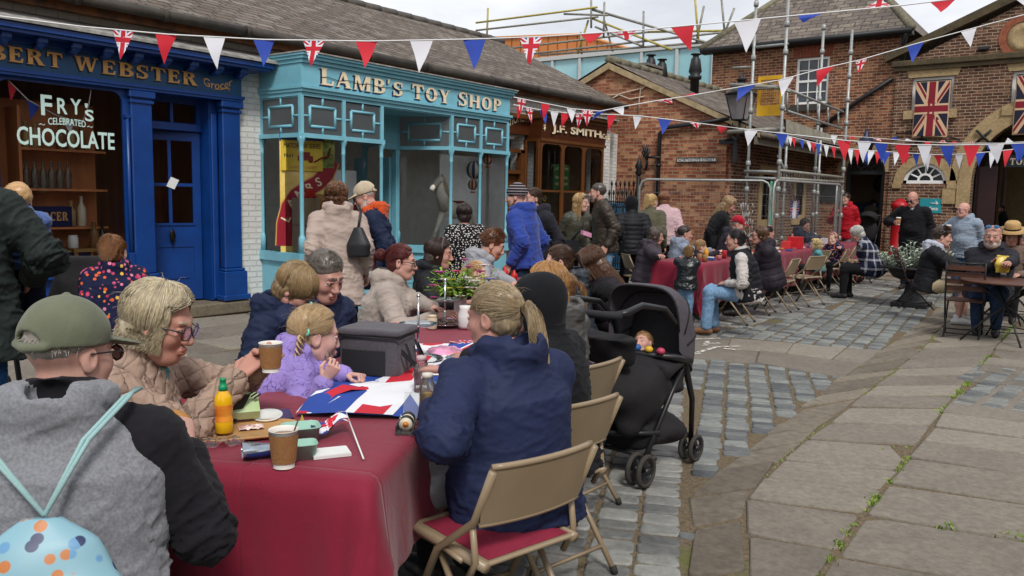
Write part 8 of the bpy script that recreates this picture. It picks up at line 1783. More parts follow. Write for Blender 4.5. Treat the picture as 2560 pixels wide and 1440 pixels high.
person('person with a black hood pulled up sitting beyond the navy jacket woman',1338,762,None,'sit',150,1.66,0,'f','b98270',None,lean=8,hy=14,bw=1.15,top=dict(mat=cloth('141519','cotton'),hood='up',t=.024,hoodmat=cloth('141519','cotton')),legs=dict(mat=BLKC),R=T1(2.2,.3,.06),L=T1(1.6,.2,.05))
person('woman with straight fair hair in a grey jacket holding the pushchair handle',1366,716,None,'sit',142,1.66,0,'f','c4937e','long',('5a3f26','b98a55'),hl=.22,lean=4,hy=8,bw=1.15,top=dict(mat=cloth('4c4b4a','leather'),t=.024,hood='down'),legs=dict(mat=BLKC),L=T3(PC(-.55,.14,1.0)),R=T1(3.1,.3,.06),Lp='grip',palmL=(-.3,.2,1),lpole=(-.9,-.2,-.5),key='fair')
person('girl with a brown ponytail in a lilac top at the near table',1408,722,None,'sit',150,1.3,0,'c','c4937e','pony',('3a2618','8a6440'),hl=.16,lean=6,hy=6,seat=.5,hs=1.15,top=dict(mat=cloth('9a86a8','cotton'),t=.016),legs=dict(mat=JEANL),R=T1(3.9,.3,.06),L=T1(3.4,.2,.05),wear=[hair_tie((-.125,0,.01),.016,'4a78b8')])
person('woman with brown tied back hair and glasses in a dark leather jacket facing left',1398,655,None,'sit',188,1.68,0,'f','cf9d8c','pony',('1f1510','52382a'),hl=.3,lean=12,hy=-6,hp=6,top=dict(mat=cloth('2b3138','leather'),t=.02,hood='down'),legs=dict(mat=JEAND),wear=[glasses('3a2018')],R=T1(5.0,.35,.06),L=T1(4.6,.25,.05))
person('woman with long brown hair in a black gilet bending over the table end',1478,660,None,'sit',172,1.7,0,'f','bd8773','long',('241812','6a4a36'),hl=.3,lean=20,hy=0,hp=26,bw=1.3,top=dict(mat=cloth('121214','cotton'),t=.016,vest=cloth('1c161b','puffer')),legs=dict(mat=BLKC),R=T1(5.6,.4,.06),L=T1(5.2,.3,.05),wear=[headset_sunglasses('5a3a28')])
person('woman with short brown curls in a long cream coat, back to the camera',843,490,7.55,'stand',108,1.65,1,'f','b98270','curlybob',('2b1a12','7a5236'),hy=-10,bw=1.12,top=dict(mat=cloth('a8968c','nylon'),hood='down',t=.024,len=.36,flare=.03,name='coat'),legs=dict(mat=JEAND),key='cream')
person('white bearded man in a pale cap and navy anorak facing the shop window',912,492,7.95,'stand',186,1.74,1,'m','c48f7d','capped',('8d8880','c9c4bc'),hp=18,bw=1.15,top=dict(mat=NAVY2,t=.026,len=.24,flare=.02,colm=1,sleeve=None,shirt=cloth('b8481f','cotton'),hood='down',hoodm=2),legs=dict(mat=JEAND),wear=[peaked_cap(cloth('b3a48c','cotton'),.008),glasses()],beard=('9a958e','d0ccc5'))
person('dark haired woman in a black dress with white spots, seen from behind',1160,535,9.2,'stand',118,1.6,1,'f','b98270','bob',('120d0c','352620'),hy=-14,bw=1.35,top=dict(mat=cloth('131216','dots','c9c5c0'),t=.03,len=.4,flare=.06,name='dress',collar=False),legs=dict(mat=BLKC))
person('man in a striped beanie and bright blue hoodie, back to the camera',1290,492,8.9,'stand',152,1.78,1,'m','c08e7a',None,('4a3020','7a5a40'),hy=18,hp=4,bw=1.18,beard=('3a2416','7a5236'),top=dict(mat=cloth('2a3f8a','cotton'),hood='down',t=.024,len=.12,name='hoodie'),legs=dict(mat=cloth('22303f','denim')),wear=[beanie(cloth('211d20','stripe','8f868a'))])
person('dark haired man in black close behind the blue hoodie',1333,497,9.6,'stand',214,1.74,1,'m','c08a76','pulled',('1c130f','4a3426'),hy=-12,bw=1.15,beard=('2a1a12','5a3c28'),top=dict(mat=cloth('24232a','cotton'),t=.02,hood='down'),legs=dict(mat=BLKC))
person('woman with long blonde hair in an olive leather jacket holding a pink bag',1453,507,11.2,'stand',300,1.66,1,'f','c4937e','long',('2a1d15','cfa872'),hl=.34,hy=34,bw=1.0,top=dict(mat=cloth('3d3c30','leather'),t=.026,shirt=cloth('101012','cotton')),legs=dict(mat=BLKC),wear=[headset_sunglasses('6d6a78')],R=None,L=None,key='olive')
person('man in a dark brown zipped jacket and pale jeans turned to the shop window',1494,482,11.9,'stand',186,1.78,1,'m','c08a76','crop',('2b2420','5d544c'),hy=-10,bw=1.2,top=dict(mat=cloth('3a3028','leather'),t=.026,len=.16),legs=dict(mat=JEANL),beard=('3a2f28','6a5d52'))
person('person with a black hood and ribbed black padded jacket, back to the camera',1578,512,12.6,'stand',96,1.74,1,'m','c08a76',None,hy=0,bw=1.2,top=dict(mat=BLKP,hood='up',quilt=.07,qd=.012,t=.03,len=.16,hoodmat=cloth('0f0f12','cotton')),legs=dict(mat=BLKC),key='hoodman')
person('woman with a blonde ponytail in an olive coat, back turned',1630,505,13.4,'stand',62,1.7,1,'f','c4937e','ponyhigh',('8a6a40','d8b880'),hl=.18,hy=-20,bw=1.15,top=dict(mat=cloth('53503f','cotton'),t=.03,len=.3,flare=.03,name='coat'),legs=dict(mat=BLKC))
person('woman in a fluffy pale pink jumper and floral skirt beside the olive coat',1660,500,13.9,'stand',92,1.72,1,'f','c4937e','bob',('4a2a1c','8a5a3c'),bw=1.1,top=dict(mat=cloth('b89a9e','fleece'),t=.034,name='jumper'),legs=dict(mat=cloth('1d1c22','floral','a09898')))
person('woman with long streaked hair in a black coat leaning over the far table',1822,512,13.0,'stand',-14,1.72,1,'f','b98270','long',('3a2a1e','b0906a'),hl=.26,lean=14,hp=26,bw=1.15,top=dict(mat=BLKC,t=.03,len=.4,flare=.03,name='coat'),legs=dict(mat=BLKC),wear=[headset_sunglasses('4a4038')])
FT=lambda y,x,z=.06:T3(np.array((x,y,TZ+z)))
person('woman in a grey violet padded coat at the near end of the far table',1640,590,11.6,'sit',-6,1.62,1,'f','b98270','curlybob',('2b211c','6f635c'),lean=8,hy=-10,hp=6,bw=1.3,top=dict(mat=cloth('3b333c','puffer'),quilt=.1,qd=.011,t=.034,len=.3,hood='down',hoodm=1,sleeve=cloth('3b333c','puffer'),name='padded_coat'),legs=dict(mat=BLKC),L=zpl(1740,665,.85),R=zpl(1720,675,.8))
person('dark haired man in a pale blue grey hoodie at the far table',1712,585,12.6,'sit',18,1.74,1,'m','b5806c','crop',('15100e','3a2c25'),lean=8,hy=-18,top=dict(mat=cloth('7d8798','melange'),hood='down',t=.02,name='hoodie'),legs=dict(mat=JEAN),R=FT(12.3,-5.2),L=FT(12.6,-5.2))
person('fair girl in a pink and white top looking right across the far table',1776,592,13.2,'sit',-20,1.32,1,'c','c9a08c','pulled',('5d432c','a07f56'),seat=.5,hs=1.18,hy=-6,top=dict(mat=cloth('b3a0a0','cotton')),legs=dict(mat=JEANL),R=FT(12.6,-5.0),L=FT(12.9,-5.0))
person('small fair haired girl in a dark top biting a snack at the far table',1752,618,12.2,'sit',6,1.12,1,'c','c9a08c','pulled',('6d5236','b89468'),seat=.5,hs=1.3,hy=0,hp=8,top=dict(mat=cloth('2a2530','cotton')),legs=dict(mat=BLKC),R=FT(11.6,-5.0,.1),L=FT(11.9,-5.0,.06))
person('little girl in a shiny black jacket standing at the far table\'s end',1722,632,10.7,'stand',62,1.08,1,'c','c9a08c','ponyhigh',('4a3420','9a7648'),hl=.14,hs=1.3,bw=1.25,lean=6,hy=10,top=dict(mat=cloth('1a1d20','shiny'),t=.032,len=.18,flare=.03),legs=dict(mat=JEANL,flare=.02),shoes='b5b5b5',L=FT(10.8,-5.3,.1),R=FT(10.5,-4.9,.08),key='smallgirl')
person('older woman in a bright red hat and dark coat leaning along the far table',1845,562,12.6,'sit',-18,1.7,1,'f','c08a76','capped',('8d8880','b5b0a8'),lean=16,hp=10,seat=.58,bw=1.1,top=dict(mat=cloth('2a2630','nylon'),t=.028,hood='down'),legs=dict(mat=BLKC),wear=[peaked_cap(cloth('9a1028','cotton'),.011)],R=FT(14.6,-5.0,.1),L=FT(14.9,-5.0,.1))
person('woman with a long black ponytail in a black gilet, white sleeves and jeans',1838,600,None,'sit',160,1.72,1,'f','b5806c','pony',('0d0b0c','2a2326'),hl=.42,lean=12,hy=6,hp=2,bw=1.1,top=dict(mat=cloth('b5aeaa','cotton'),t=.014,vest=BLKP,name='jumper'),legs=dict(mat=JEANL,flare=.015),shoes='6d4a30')
person('woman in sunglasses and a dark plum padded coat further along the far table',1898,588,None,'sit',172,1.7,1,'f','b98270','bob',('2e1f17','6a4c38'),lean=12,hy=4,bw=1.4,top=dict(mat=cloth('231d25','puffer'),t=.034,quilt=.09,qd=.01,len=.24,hood='down',name='padded_coat'),legs=dict(mat=BLKC),wear=[sunglasses()],L=FT(13.6,-5.1,.12),R=FT(13.9,-5.0,.1))
person('dark haired girl with a pink bow half hidden at the far table',1922,582,None,'sit',10,1.5,1,'f','b5806c','pulled',('0f0b0b','2a2020'),top=dict(mat=cloth('2a2630','cotton')),legs=dict(mat=BLKC),wear=[bow((.02,.02,.13),'d0808f')])
person('person with black hair and a navy coat bending at the middle of the far table',2012,562,None,'sit',-25,1.72,1,'f','b5806c','bob',('0f0b0b','2a2020'),lean=16,hy=-30,hp=14,bw=1.25,top=dict(mat=cloth('1b2236','puffer'),t=.034,hood='down',len=.2),legs=dict(mat=BLKC),R=FT(17.6,-5.4),L=FT(18,-5.4))
person('toddler with curly blonde hair in a teal top at the far table',2038,612,None,'sit',165,1.05,1,'c','d0a896','curlybob',('a88a58','dcc490'),seat=.5,hs=1.32,bw=1.1,top=dict(mat=cloth('4a8a90','cotton'),t=.016),legs=dict(mat=BLKC),L=FT(15.6,-5.1),R=FT(15.9,-5.1))
person('small girl with a tiara in a navy floral coat eating, turned to the camera',2083,597,None,'sit',225,1.25,1,'c','c9a08c','pulled',('7a5a38','c09868'),seat=.5,hs=1.2,bw=1.1,hy=-10,top=dict(mat=cloth('1d2440','floral','b8a0a0'),t=.026,hood='down',sleeve=None),legs=dict(mat=BLKC),L=zpl(2072,612,1.02),wear=[hair_band('c98a9a',.012)])
person('person with a silver grey bob in a navy and white plaid shirt',2142,585,None,'sit',150,1.74,1,'f','b98270','bob',('7d7a76','c9c6c0'),lean=24,hy=14,hp=26,bw=1.3,top=dict(mat=cloth('161b30','plaid','aeb0b8'),t=.02,len=.2,name='shirt'),legs=dict(mat=BLKC),L=FT(18.4,-5.0),R=FT(18.8,-5.0))
person('smiling man in a bright red jacket and grey trousers holding a paper cup',2113,497,18.3,'stand',236,1.84,1,'m','c08a76','short',('1f1510','4a3426'),hy=-12,bw=1.05,gz0=.08,top=dict(mat=cloth('a01020','nylon'),t=.03,len=.2,shirt=cloth('a8a8a8','cotton'),hood='down'),legs=dict(mat=cloth('77757a','cotton')),R=(.26,-.15,1.2,0),Rp='grip',palmR=(0,-1,0),rpole=(-.4,-.6,-.8),key='redman')
person('woman in a drab coat and dark hat standing with a pushchair in the brick doorway',2183,508,22.6,'stand',25,1.72,2,'f','b5806c','bun',('0f0b0b','2a2020'),hy=-10,bw=1.15,gz0=.42,top=dict(mat=cloth('4a473d','cotton'),t=.03,len=.3,name='coat'),legs=dict(mat=BLKC),R=(.4,-.12,.98,0),L=(.4,.14,.98,0),wear=[beanie(cloth('0f0e11','cotton'))])
person('balding man in sunglasses and a black fleece holding a takeaway cup',2281,498,15.3,'stand',228,1.82,1,'m','bd8672',None,('3a302a','6d6058'),hy=-12,hp=22,bw=1.2,belly=.05,top=dict(mat=cloth('141419','fleece'),t=.024,len=.2,name='fleece',shirt=cloth('b5b0a8','cotton')),legs=dict(mat=cloth('1b222e','denim')),wear=[sunglasses()],R=(.22,-.26,1.16,0),Rp='grip',palmR=(0,-1,0),rpole=(-.3,-.8,-.5),key='fleece')
person('bald laughing man with glasses in a pale blue hoodie holding a takeaway cup',2408,525,13.6,'stand',214,1.72,1,'m','c98f80',None,hy=-24,bw=1.2,belly=.05,top=dict(mat=cloth('8793a3','melange'),hood='down',t=.024,len=.16,name='hoodie'),legs=dict(mat=cloth('3d5c82','denim')),wear=[glasses()],R=(.3,-.22,1.2,0),Rp='grip',palmR=(0,-1,0),rpole=(-.3,-.8,-.5),key='bluehood')
person('person in a long black coat standing under the brick archway',2503,522,21.5,'stand',150,1.76,2,'f','b5806c','pulled',('15100e','3a2c25'),hy=30,gz0=.3,top=dict(mat=BLKC,t=.03,len=.36,flare=.04,name='coat'),legs=dict(mat=BLKC))
person('young man in a black padded jacket with pale hood and beige shorts',2356,592,None,'sit',-28,1.78,0,'m','c4917d','short',('1d1410','4a3528'),lean=8,hy=4,hp=4,bw=1.1,top=dict(mat=BLKP,t=.03,quilt=.11,qd=.008,len=.04,shirt=cloth('a8acb8','melange'),hood='down',hoodm=2),legs=dict(mat=cloth('a8987c','cotton'),short=True,name='shorts',t=.018),shoes='c9c9c9',R=zpl(2440,700,.62),L=zpl(2450,690,.7),key='young')
person('bald bearded man with blue sunglasses on his head holding a yellow packet',2482,592,10.3,'sit',240,1.84,0,'m','b98370',None,('5d544c','9a9088'),lean=4,hy=-6,bw=1.42,belly=.05,beard=('6d665e','b5aea6'),top=dict(mat=cloth('26252c','cotton'),hood='down',t=.024,name='hoodie'),legs=dict(mat=JEAN),wear=[headset_sunglasses('2d5a80')],R=zpl(2478,658,.9),L=zpl(2520,662,.92),Rp='grip',Lp='grip',hs=1.1,key='bearded')
def straw_hat(i):
 b=MB();p=i['HW']((-.01,0,.075));b.lathe(p,[(.2,.0),(.205,.008),(.1,.018),(.098,.05),(.092,.1),(.07,.125),(.0,.128)],24,ax=i['Hm'][:,2]);b.build('straw_hat',M('straw','b08d5c',.8,.2,40),i['root']);b=MB();b.lathe(p,[(.101,.02),(.1005,.042)],24,ax=i['Hm'][:,2],caps=False);b.build('hat_ribbon',BLACK,i['root'])
person('woman in a straw hat seated behind the bearded man',2530,590,10.8,'sit',236,1.66,1,'f','bd8773','long',('3a1a14','7a3a28'),hl=.15,hp=14,top=dict(mat=cloth('6d5a50','cotton')),legs=dict(mat=BLKC),wear=[straw_hat])
person('person in a dark green coat cut off by the right edge of the picture',2572,604,11.6,'sit',120,1.72,1,'m','b98370','short',('5d544c','9a9088'),hy=20,bw=1.2,top=dict(mat=cloth('1e2a20','cotton'),t=.03,hood='down'),legs=dict(mat=BLKC))
person('adult in a dark green coat and jeans carrying a toddler, head out of the picture',-128,400,4.2,'stand',126,1.8,0,'f','b98270','long',('3a2a1e','7a5a40'),bw=1.25,top=dict(mat=cloth('1e2624','nylon'),t=.034,len=.3,flare=.03,hood='down',name='coat'),legs=dict(mat=cloth('1f4a78','denim')),R=(.22,-.32,1.0,0),L=(.3,.05,1.1,0),palmR=(0,-1,0),rpole=(-.6,-.6,-.5),key='carer')
person('fair haired toddler in a blue fleece carried at the left edge',44,503,4.6,'held',136,.86,0,'c','d0a090','crop',('a07848','d0a878'),hs=1.62,bw=1.35,lean=6,seat=.52,top=dict(mat=cloth('4a5f90','fleece'),t=.04,hood='down',hoodmat=None,hoodm=1,sleeve=cloth('4a5f90','fleece'),name='fleece'),legs=dict(mat=cloth('151a2c','cotton'),t=.03),legpose=([(.14,.1,.42),(.1,-.12,.36)],[(.06,.1,.0),(.04,-.14,-.1)]),shoes='1d4a78',L=None,R=(.22,-.26,.74,0),knees=.2)
person('small child with a brown ponytail in a navy coat covered in bright flowers',285,632,4.75,'held',124,1.05,0,'c','c9a08c','ponyhigh',('4a2a18','9a6a42'),hl=.12,hs=1.3,bw=1.35,hy=-24,hp=4,top=dict(mat=cloth('181d3a','floral','b84a6a'),t=.036,hood='down',len=.2,wr=.006),legs=dict(mat=BLKC),key='floral')
person('sleeping baby lying in the pushchair under the hood',*[float(q)for q in proj(PC(.08,.03,.73))[:2]],float(proj(PC(.08,.03,.73))[2]),'held',230,.62,1,'c','cf9a8a','crop',('6d5038','a5805a'),hs=1.75,lean=-62,hp=-4,roll=14,top=dict(mat=cloth('8a4a5a','cotton')),legs=None,shoes=None,knees=.2,Lp='fist',Rp='fist')
dp_=ypl(2172,545,22.0)
bg_=thing('doorway_pushchair','small black pushchair standing in the brick doorway','pushchair',(dp_[0],22.0,.42));b=MB();hz0=gz(0,22.0)
for sx in(-.2,.2):
 b.tube([(dp_[0]+sx,21.8,hz0+.1),(dp_[0]+sx,22.1,hz0+.6),(dp_[0]+sx,22.4,hz0+1.0)],.018,6)
 for yy in(21.75,22.3):b.lathe((dp_[0]+sx-.02,yy,hz0+.1),[(.1,0),(.1,.04)],12,ax=(1,0,0))
b.tube([(dp_[0]-.2,22.4,hz0+1),(dp_[0]+.2,22.4,hz0+1)],.018,6);b.build('frame',FRM,bg_)
S_=Sdf();S_.ell((dp_[0],22.05,hz0+.62),(.22,.12,.3),.03);S_.ell((dp_[0],21.98,hz0+.95),(.23,.24,.16),.03);S_.ell((dp_[0],21.8,hz0+.85),(.18,.2,.14),.02,neg=True);v,F,t=S_.mesh(.02);mk('hood',v,F,BLK,bg_,None,True,uv=False)
person('toddler in a pale top sitting in the doorway pushchair',2172,562,21.3,'held',262,.82,2,'c','c9a08c','crop',('4a3426','7a5a40'),hs=1.5,top=dict(mat=cloth('a39a94','cotton')),legs=dict(mat=BLKC),knees=.25)
# things on the near table
KRAFT=M('kraft_sleeve','94683f',.8,.1,40,.5,200);CUPW=M('white_card','d9d6d0',.6,.05);COFF=M('milky_coffee','9a7455',.3,.1);PLW=M('white_plastic','d5d5d2',.4,.04);MINT=M('mint_plastic','8fb8a8',.4,.05)
CLEARP=glass_mat('clear_plastic',(.93,.95,.95),1.35,milk=.12,milkc=(.8,.8,.8));UR,UW,UB=M('flag_red','b81c2e',.8,.06),M('flag_white','d6d6da',.8,.04),M('flag_blue','1f3f8f',.8,.06)
def cup(label,c,ax=(0,0,1),h=.11,r=.042,open_=True,spoon=False,lid=False):
 c=np.array(c,float);ax=unit(ax);o_=thing('paper_cup',label,'paper cup',c,'takeaway cups');b=MB();b.lathe(c,[(r*.74,0),(r*.72,.004),(r*.98,h*.99),(r*1.03,h),(r*1.0,h*1.01),(r*.94,h*.985),(r*.9,h*.86)],24,ax=ax,caps=False);b.lathe(c,[(0,.003),(r*.72,.0035)],24,ax=ax,caps=False);b.build('cup',CUPW,o_)
 b=MB();n=72;vs=[]
 for hh,rr in((h*.14,.79),(h*.9,.975)):vs.append((rr,hh))
 w=np.array(ax);a=unit(np.cross(w,(0,.3,1.))if abs(w[2])<.9 else np.cross(w,(1.,0,0)));q=np.cross(w,a);V=[]
 for rr,hh in vs:
  for j in range(n):t=2*PI*j/n;V.append(c+w*hh+r*(rr+(.028 if j%2 else .008))*(math.cos(t)*a+math.sin(t)*q))
 b.add(V,[(j,(j+1)%n,n+(j+1)%n,n+j)for j in range(n)],0,False);b.build('sleeve',KRAFT,o_)
 if open_:b=MB();b.lathe(c,[(0,h*.84),(r*.91,h*.841)],20,ax=ax,caps=False);b.build('drink',COFF,o_)
 if spoon:b=MB();b.tube([c+(.01,0,.04),c+(.045,.02,.15)],.0028,5);b.build('stirrer',M('wood_stirrer','5a4632',.6,.1),o_)
 if lid:b=MB();b.lathe(c,[(r*1.06,h*.97),(r*1.05,h*1.03),(r*.9,h*1.06),(r*.88,h*1.12),(0,h*1.12)],20,ax=ax);b.build('lid',CUPW,o_)
 return o_
cup('brown ribbed paper cup of milky coffee with a stirrer at the near table edge',onT(710,1166),h=.118,r=.045,spoon=True)
i=PEOPLE['lady'];p_=np.array(i['hand'][1][0])+R_*.012-_f*.02-np.array((0,0,.05));cup('brown ribbed paper cup held up by the older woman',p_,h=.105,open_=False)
ORJ=M('orange_squash','e3ae12',.12,.08,spec=.6);OLBL=M('orange_label','d8661c',.4,.15,14,col2='e0a23c');GRN=M('green_cap','0f8a5a',.35,.05)
o_=thing('drink_bottle','bottle of orange squash with a green sports cap standing on the tray','bottle',onT(560,1092));c=onT(560,1092)+(0,0,.016);BS=lambda pr:[(r*.9,h*.86)for r,h in pr];b=MB();b.lathe(c,BS([(.028,0),(.034,.005),(.034,.05),(.029,.07),(.033,.085),(.034,.13),(.03,.15),(.016,.172),(.014,.178)]),22);b.build('body',ORJ,o_)
b=MB();b.lathe(c,BS([(.035,.05),(.0305,.07),(.0305,.073),(.0345,.088),(.0352,.118)]),22,caps=False);b.build('wrapper',OLBL,o_);b=MB();b.lathe(c,BS([(.017,.172),(.017,.19),(.013,.194),(.011,.212),(.013,.214),(.012,.222),(0,.223)]),18);b.build('cap',GRN,o_)
ty=thing('wooden_tray','oval pale wooden tray holding the squash bottle and food packets','tray',onT(600,1085));c0=onT(598,1083);b=MB();e1=unit(onT(728,1068)-onT(480,1090));e2=np.cross(Z_,e1)
N=28;ring=[(math.copysign(abs(math.cos(t))**.6,math.cos(t))*.215,math.copysign(abs(math.sin(t))**.6,math.sin(t))*.115)for t in np.linspace(0,2*PI,N,endpoint=False)]
vs=[c0+e1*x*.93+e2*y*.9+(0,0,.002)for x,y in ring]+[c0+e1*x+e2*y+(0,0,.013)for x,y in ring]+[c0+e1*x*.95+e2*y*.93+(0,0,.014)for x,y in ring]+[c0+e1*x*.92+e2*y*.88+(0,0,.008)for x,y in ring]
b.add(vs,[(r*N+j,r*N+(j+1)%N,(r+1)*N+(j+1)%N,(r+1)*N+j)for r in range(3)for j in range(N)]+[tuple(range(N))[::-1],tuple(3*N+j for j in range(N))],0,True);b.build('base',M('beech_tray','b08656',.5,.15,4,stretch=(1,6,1)),ty)
def crumple(name,label,cat,c,w,d,h,mats,e=e1,seed=1,amp=.008,grp=None):
 f=np.cross(Z_,e);b=MB();b.grid(lambda u,v:tuple(np.array(c)+e*(u-.5)*w+f*(v-.5)*d+(0,0,h*(math.sin(PI*u)*math.sin(PI*v))**.5+amp*(1+math.sin(u*17+seed)*math.cos(v*13+seed*2)+.6*math.sin(u*31+v*23)))),18,14);return tag(b.build(name,mats,uv=False),label,cat,grp)
crumple('plastic_wrapper','crumpled clear plastic sandwich wrapper on the cloth in front of the tray','wrapper',onT(530,1112),.2,.09,.004,CLEARP,seed=3)
bx=thing('card_box','tipped green and white card food box with chevron marks on the tray','box',onT(612,1045));c=onT(612,1058)+(0,0,.03);b=MB();b.obox(c+(0,0,.035),e1*.05,unit(e2+Z_*.6)*.05,unit(np.cross(e1,unit(e2+Z_*.6)))*.018);b.build('carton',M('green_card','8fb050',.5,.1,3,col2='c8d6b8'),bx)
b=MB();q=c+(0,0,.01)-e2*.035-e1*.03;fx=unit(e1*.75-Z_*.2+e2*.1);fy=unit(Z_*.9+e1*.5);b.obox(q+(0,0,.03),fx*.022,fy*.055,unit(np.cross(fx,fy))*.004);b.build('sleeve_label',M('black_sleeve','15151a',.4,.1),bx);text('lettering','CHEF',WHITE,q+(0,0,.03)+unit(np.cross(fy,-fx))*-.006,fy,-fx,.016,bx,w=.07)
for k in range(3):b=MB();b.obox(c+e1*(.02+.012*k)-e2*.02+(0,0,.085-.006*k),unit(e1+Z_*.6)*.014,e2*.003,Z_*.003);b.build('chevron',INK,bx)
crumple('sauce_sachet','red and white sauce sachet lying on the wooden tray','sachet',onT(628,1078)+(0,0,.012),.085,.05,.006,M('red_packet','b02020',.3,.5,40,col2='d8c8c0'),seed=2,amp=.003)
b=MB();c=onT(668,1052)+(0,0,.012);b.lathe(c,[(0,.004),(.04,.004),(.05,.012),(.056,.013),(.056,.009),(.05,.004),(.042,0),(0,0)],24,ax=unit((.1,-.1,1)),caps=False);tag(b.build('paper_dish',PLW),'round white plastic pot lid on the far rim of the tray','dish')
b=MB();c=onT(705,1040);b.obox(c+(0,0,.005),e1*.035,e2*.07,Z_*.004);tag(b.build('mobile_phone',M('phone_black','101114',.15,.1)),'black mobile phone lying behind the tray','phone')
def tub(label,c,w,d,h,e=e1):
 o_=thing('plastic_tub',label,'tub',c,'mint green plastic food tubs');f=np.cross(Z_,e);N=24;rg=[(math.copysign(abs(math.cos(t))**.4,math.cos(t)),math.copysign(abs(math.sin(t))**.4,math.sin(t)))for t in np.linspace(0,2*PI,N,endpoint=False)];b=MB();L_=[]
 for sc,z in((.86,0),(.97,h*.92),(1.03,h*.93),(1.03,h),(.97,h),(.86,.006)):L_+=[np.array(c)+e*x*w/2*sc+f*y*d/2*sc+(0,0,z)for x,y in rg]
 b.add(L_,[(r*N+j,r*N+(j+1)%N,(r+1)*N+(j+1)%N,(r+1)*N+j)for r in range(5)for j in range(N)]+[tuple(range(N))[::-1],tuple(5*N+j for j in range(N))],0,True);b.build('tub',MINT,o_);return o_
tub('larger mint green plastic tub open beside the tray',onT(752,1105),.125,.1,.06);tub('smaller mint green plastic tub behind the paper cup',onT(757,1143),.09,.075,.05)
b=MB();c=onT(745,1090)+(0,0,.03);b.prism([(0,0),(.03,0),(.015,.045)],c,e1,Z_,e2*.006);tag(b.build('fruit_slice',M('pale_fruit','c9b24a',.4,.2)),'pale yellow fruit slice standing in the larger mint tub','fruit')
b=MB();c=onT(826,1136);b.obox(c+(0,0,.006),e1*.06,e2*.042,Z_*.005);b.obox(c+(0,0,.0122),e1*.055,e2*.038,Z_*.001);tag(b.build('white_plastic_cover',PLW),'white rectangular tub lid lying under the small paper flag','lid')
cb_=thing('crisp_packet','torn blue and silver crisp packet with yellow crisps spilling out','crisp packet',onT(655,1140));c=onT(655,1142);b=MB();b.grid(lambda u,v:tuple(c+e1*((u-.5)*.12)+e2*(math.cos(2*PI*v)*(.04-.01*u))+(0,0,.027+math.sin(2*PI*v)*(.025*(1-.75*u))+.003*math.sin(v*30+u*9))),10,22);b.build('foil',M('silver_foil','9aa3ad',.25,.25,12,metal=.8),cb_)
b=MB();b.grid(lambda u,v:tuple(c+e1*((u-.5)*.1)+e2*(math.cos(PI+PI*v)*(.042-.01*u))+(0,0,.026+math.sin(PI+PI*v)*.0262)),8,10);b.build('printed_side',M('blue_foil','1d3a78',.3,.4,20),cb_)
for k in range(7):b=MB();b.sphere(c-e1*(.045-.006*k)+e2*(.02*math.sin(k*2.1))+(0,0,.022+.004*(k%2)),.011,7,sc=(1,.8,.5));b.build('crisp',M('yellow_crisp','d0a02a',.7,.2),cb_)
def hand_flag(label,A,B,w,h,up):
 o_=thing('paper_hand_flag',label,'hand flag',A,'paper hand flags');b=MB();b.tube([A,B],.003,6);b.build('stick',PLW,o_);d=unit(A-B);s_=unit(np.array(up));n=unit(np.cross(s_,d));n=n if n[2]>0 else-n
 union_flag(o_,'paper',A-d*h*.95,s_,d,w,h,n,UR,UW,UB,bend=lambda u,v:.012*math.sin(u*7)+.02*u+.006*math.sin(v*9+u*5));return o_
A_,B_=onT(865,1065)+(0,0,.05),onT(909,1152)+(0,0,.006);hand_flag('small paper Union flag on a white stick lying by the mint tubs',A_,B_,.15,.1,onT(765,1098)-onT(865,1075)+np.array((0,0,-.035)))
fo=thing('union_flag','large Union flag spread over the middle of the foreground table','flag',onT(930,980));K=26
c00,c10,c01,c11=onT(735,1043)[:2],onT(1090,1052)[:2],onT(905,952)[:2],onT(1240,830)[:2]
c00,c10,c01,c11=[np.array((*q,0))for q in(T1(.62,.72)[:2],T1(.5,.1)[:2],T1(2.1,.68)[:2],T1(2.1,.06)[:2])]
c00=np.array((*onT(738,1042)[:2],0));c10=np.array((*onT(1105,1050)[:2],0))
fw_,fh_=np.linalg.norm(c01-c00),np.linalg.norm(c10-c00)
union_flag(fo,'cloth',(*c00[:2],TZ+.006),unit(c01-c00),unit(c10-c00),fw_,fh_,(0,0,1),UR,UW,UB,bend=lambda u,v:.009+.006*math.sin(u*9+v*5)+.0015*math.sin(u*23-v*17)+.05*math.exp(-((u-.18)**2/.008+(v-.12)**2/.03)))
cg=thing('cool_bag','large grey marl cool bag with black straps and mesh pocket standing on the table','bag',onT(950,940));q0,q1=onT(865,958),onT(1030,935);ex=unit(onT(1000,948)-onT(868,946));a_,b__,c_=onT(868,940),onT(995,950),onT(1035,912)
ex=unit(b__-a_);ey=unit(c_-b__);ey=unit(np.cross(Z_,ex));w_,d_,h_=.3,.24,.225;cc=b__-ex*w_/2+ey*d_/2
GM=cloth('4d494f','melange');S_=Sdf();S_.loft(cc+(0,0,.012),cc+(0,0,h_-.012),ex,[(0,w_/2,d_/2),(1,w_/2*.98,d_/2*.98)],.01)
def rbox(x0,x1,y0,y1,z0,z1,r=.018):
 def fn(X,Y,Z):
  px,py,pz=X-cc[0],Y-cc[1],Z-cc[2];a=np.abs(px*ex[0]+py*ex[1]-(x0+x1)/2)-(x1-x0)/2+r;e=np.abs(px*ey[0]+py*ey[1]-(y0+y1)/2)-(y1-y0)/2+r;g=np.abs(pz-(z0+z1)/2)-(z1-z0)/2+r+0*px
  return np.sqrt(np.maximum(a,0)**2+np.maximum(e,0)**2+np.maximum(g,0)**2)+np.minimum(np.maximum(a,np.maximum(e,g)),0)-r
 s=Sdf();R0=.3;s._add(fn,cc-(R0,R0,.02),cc+(R0,R0,.35),.001,0,False);return s
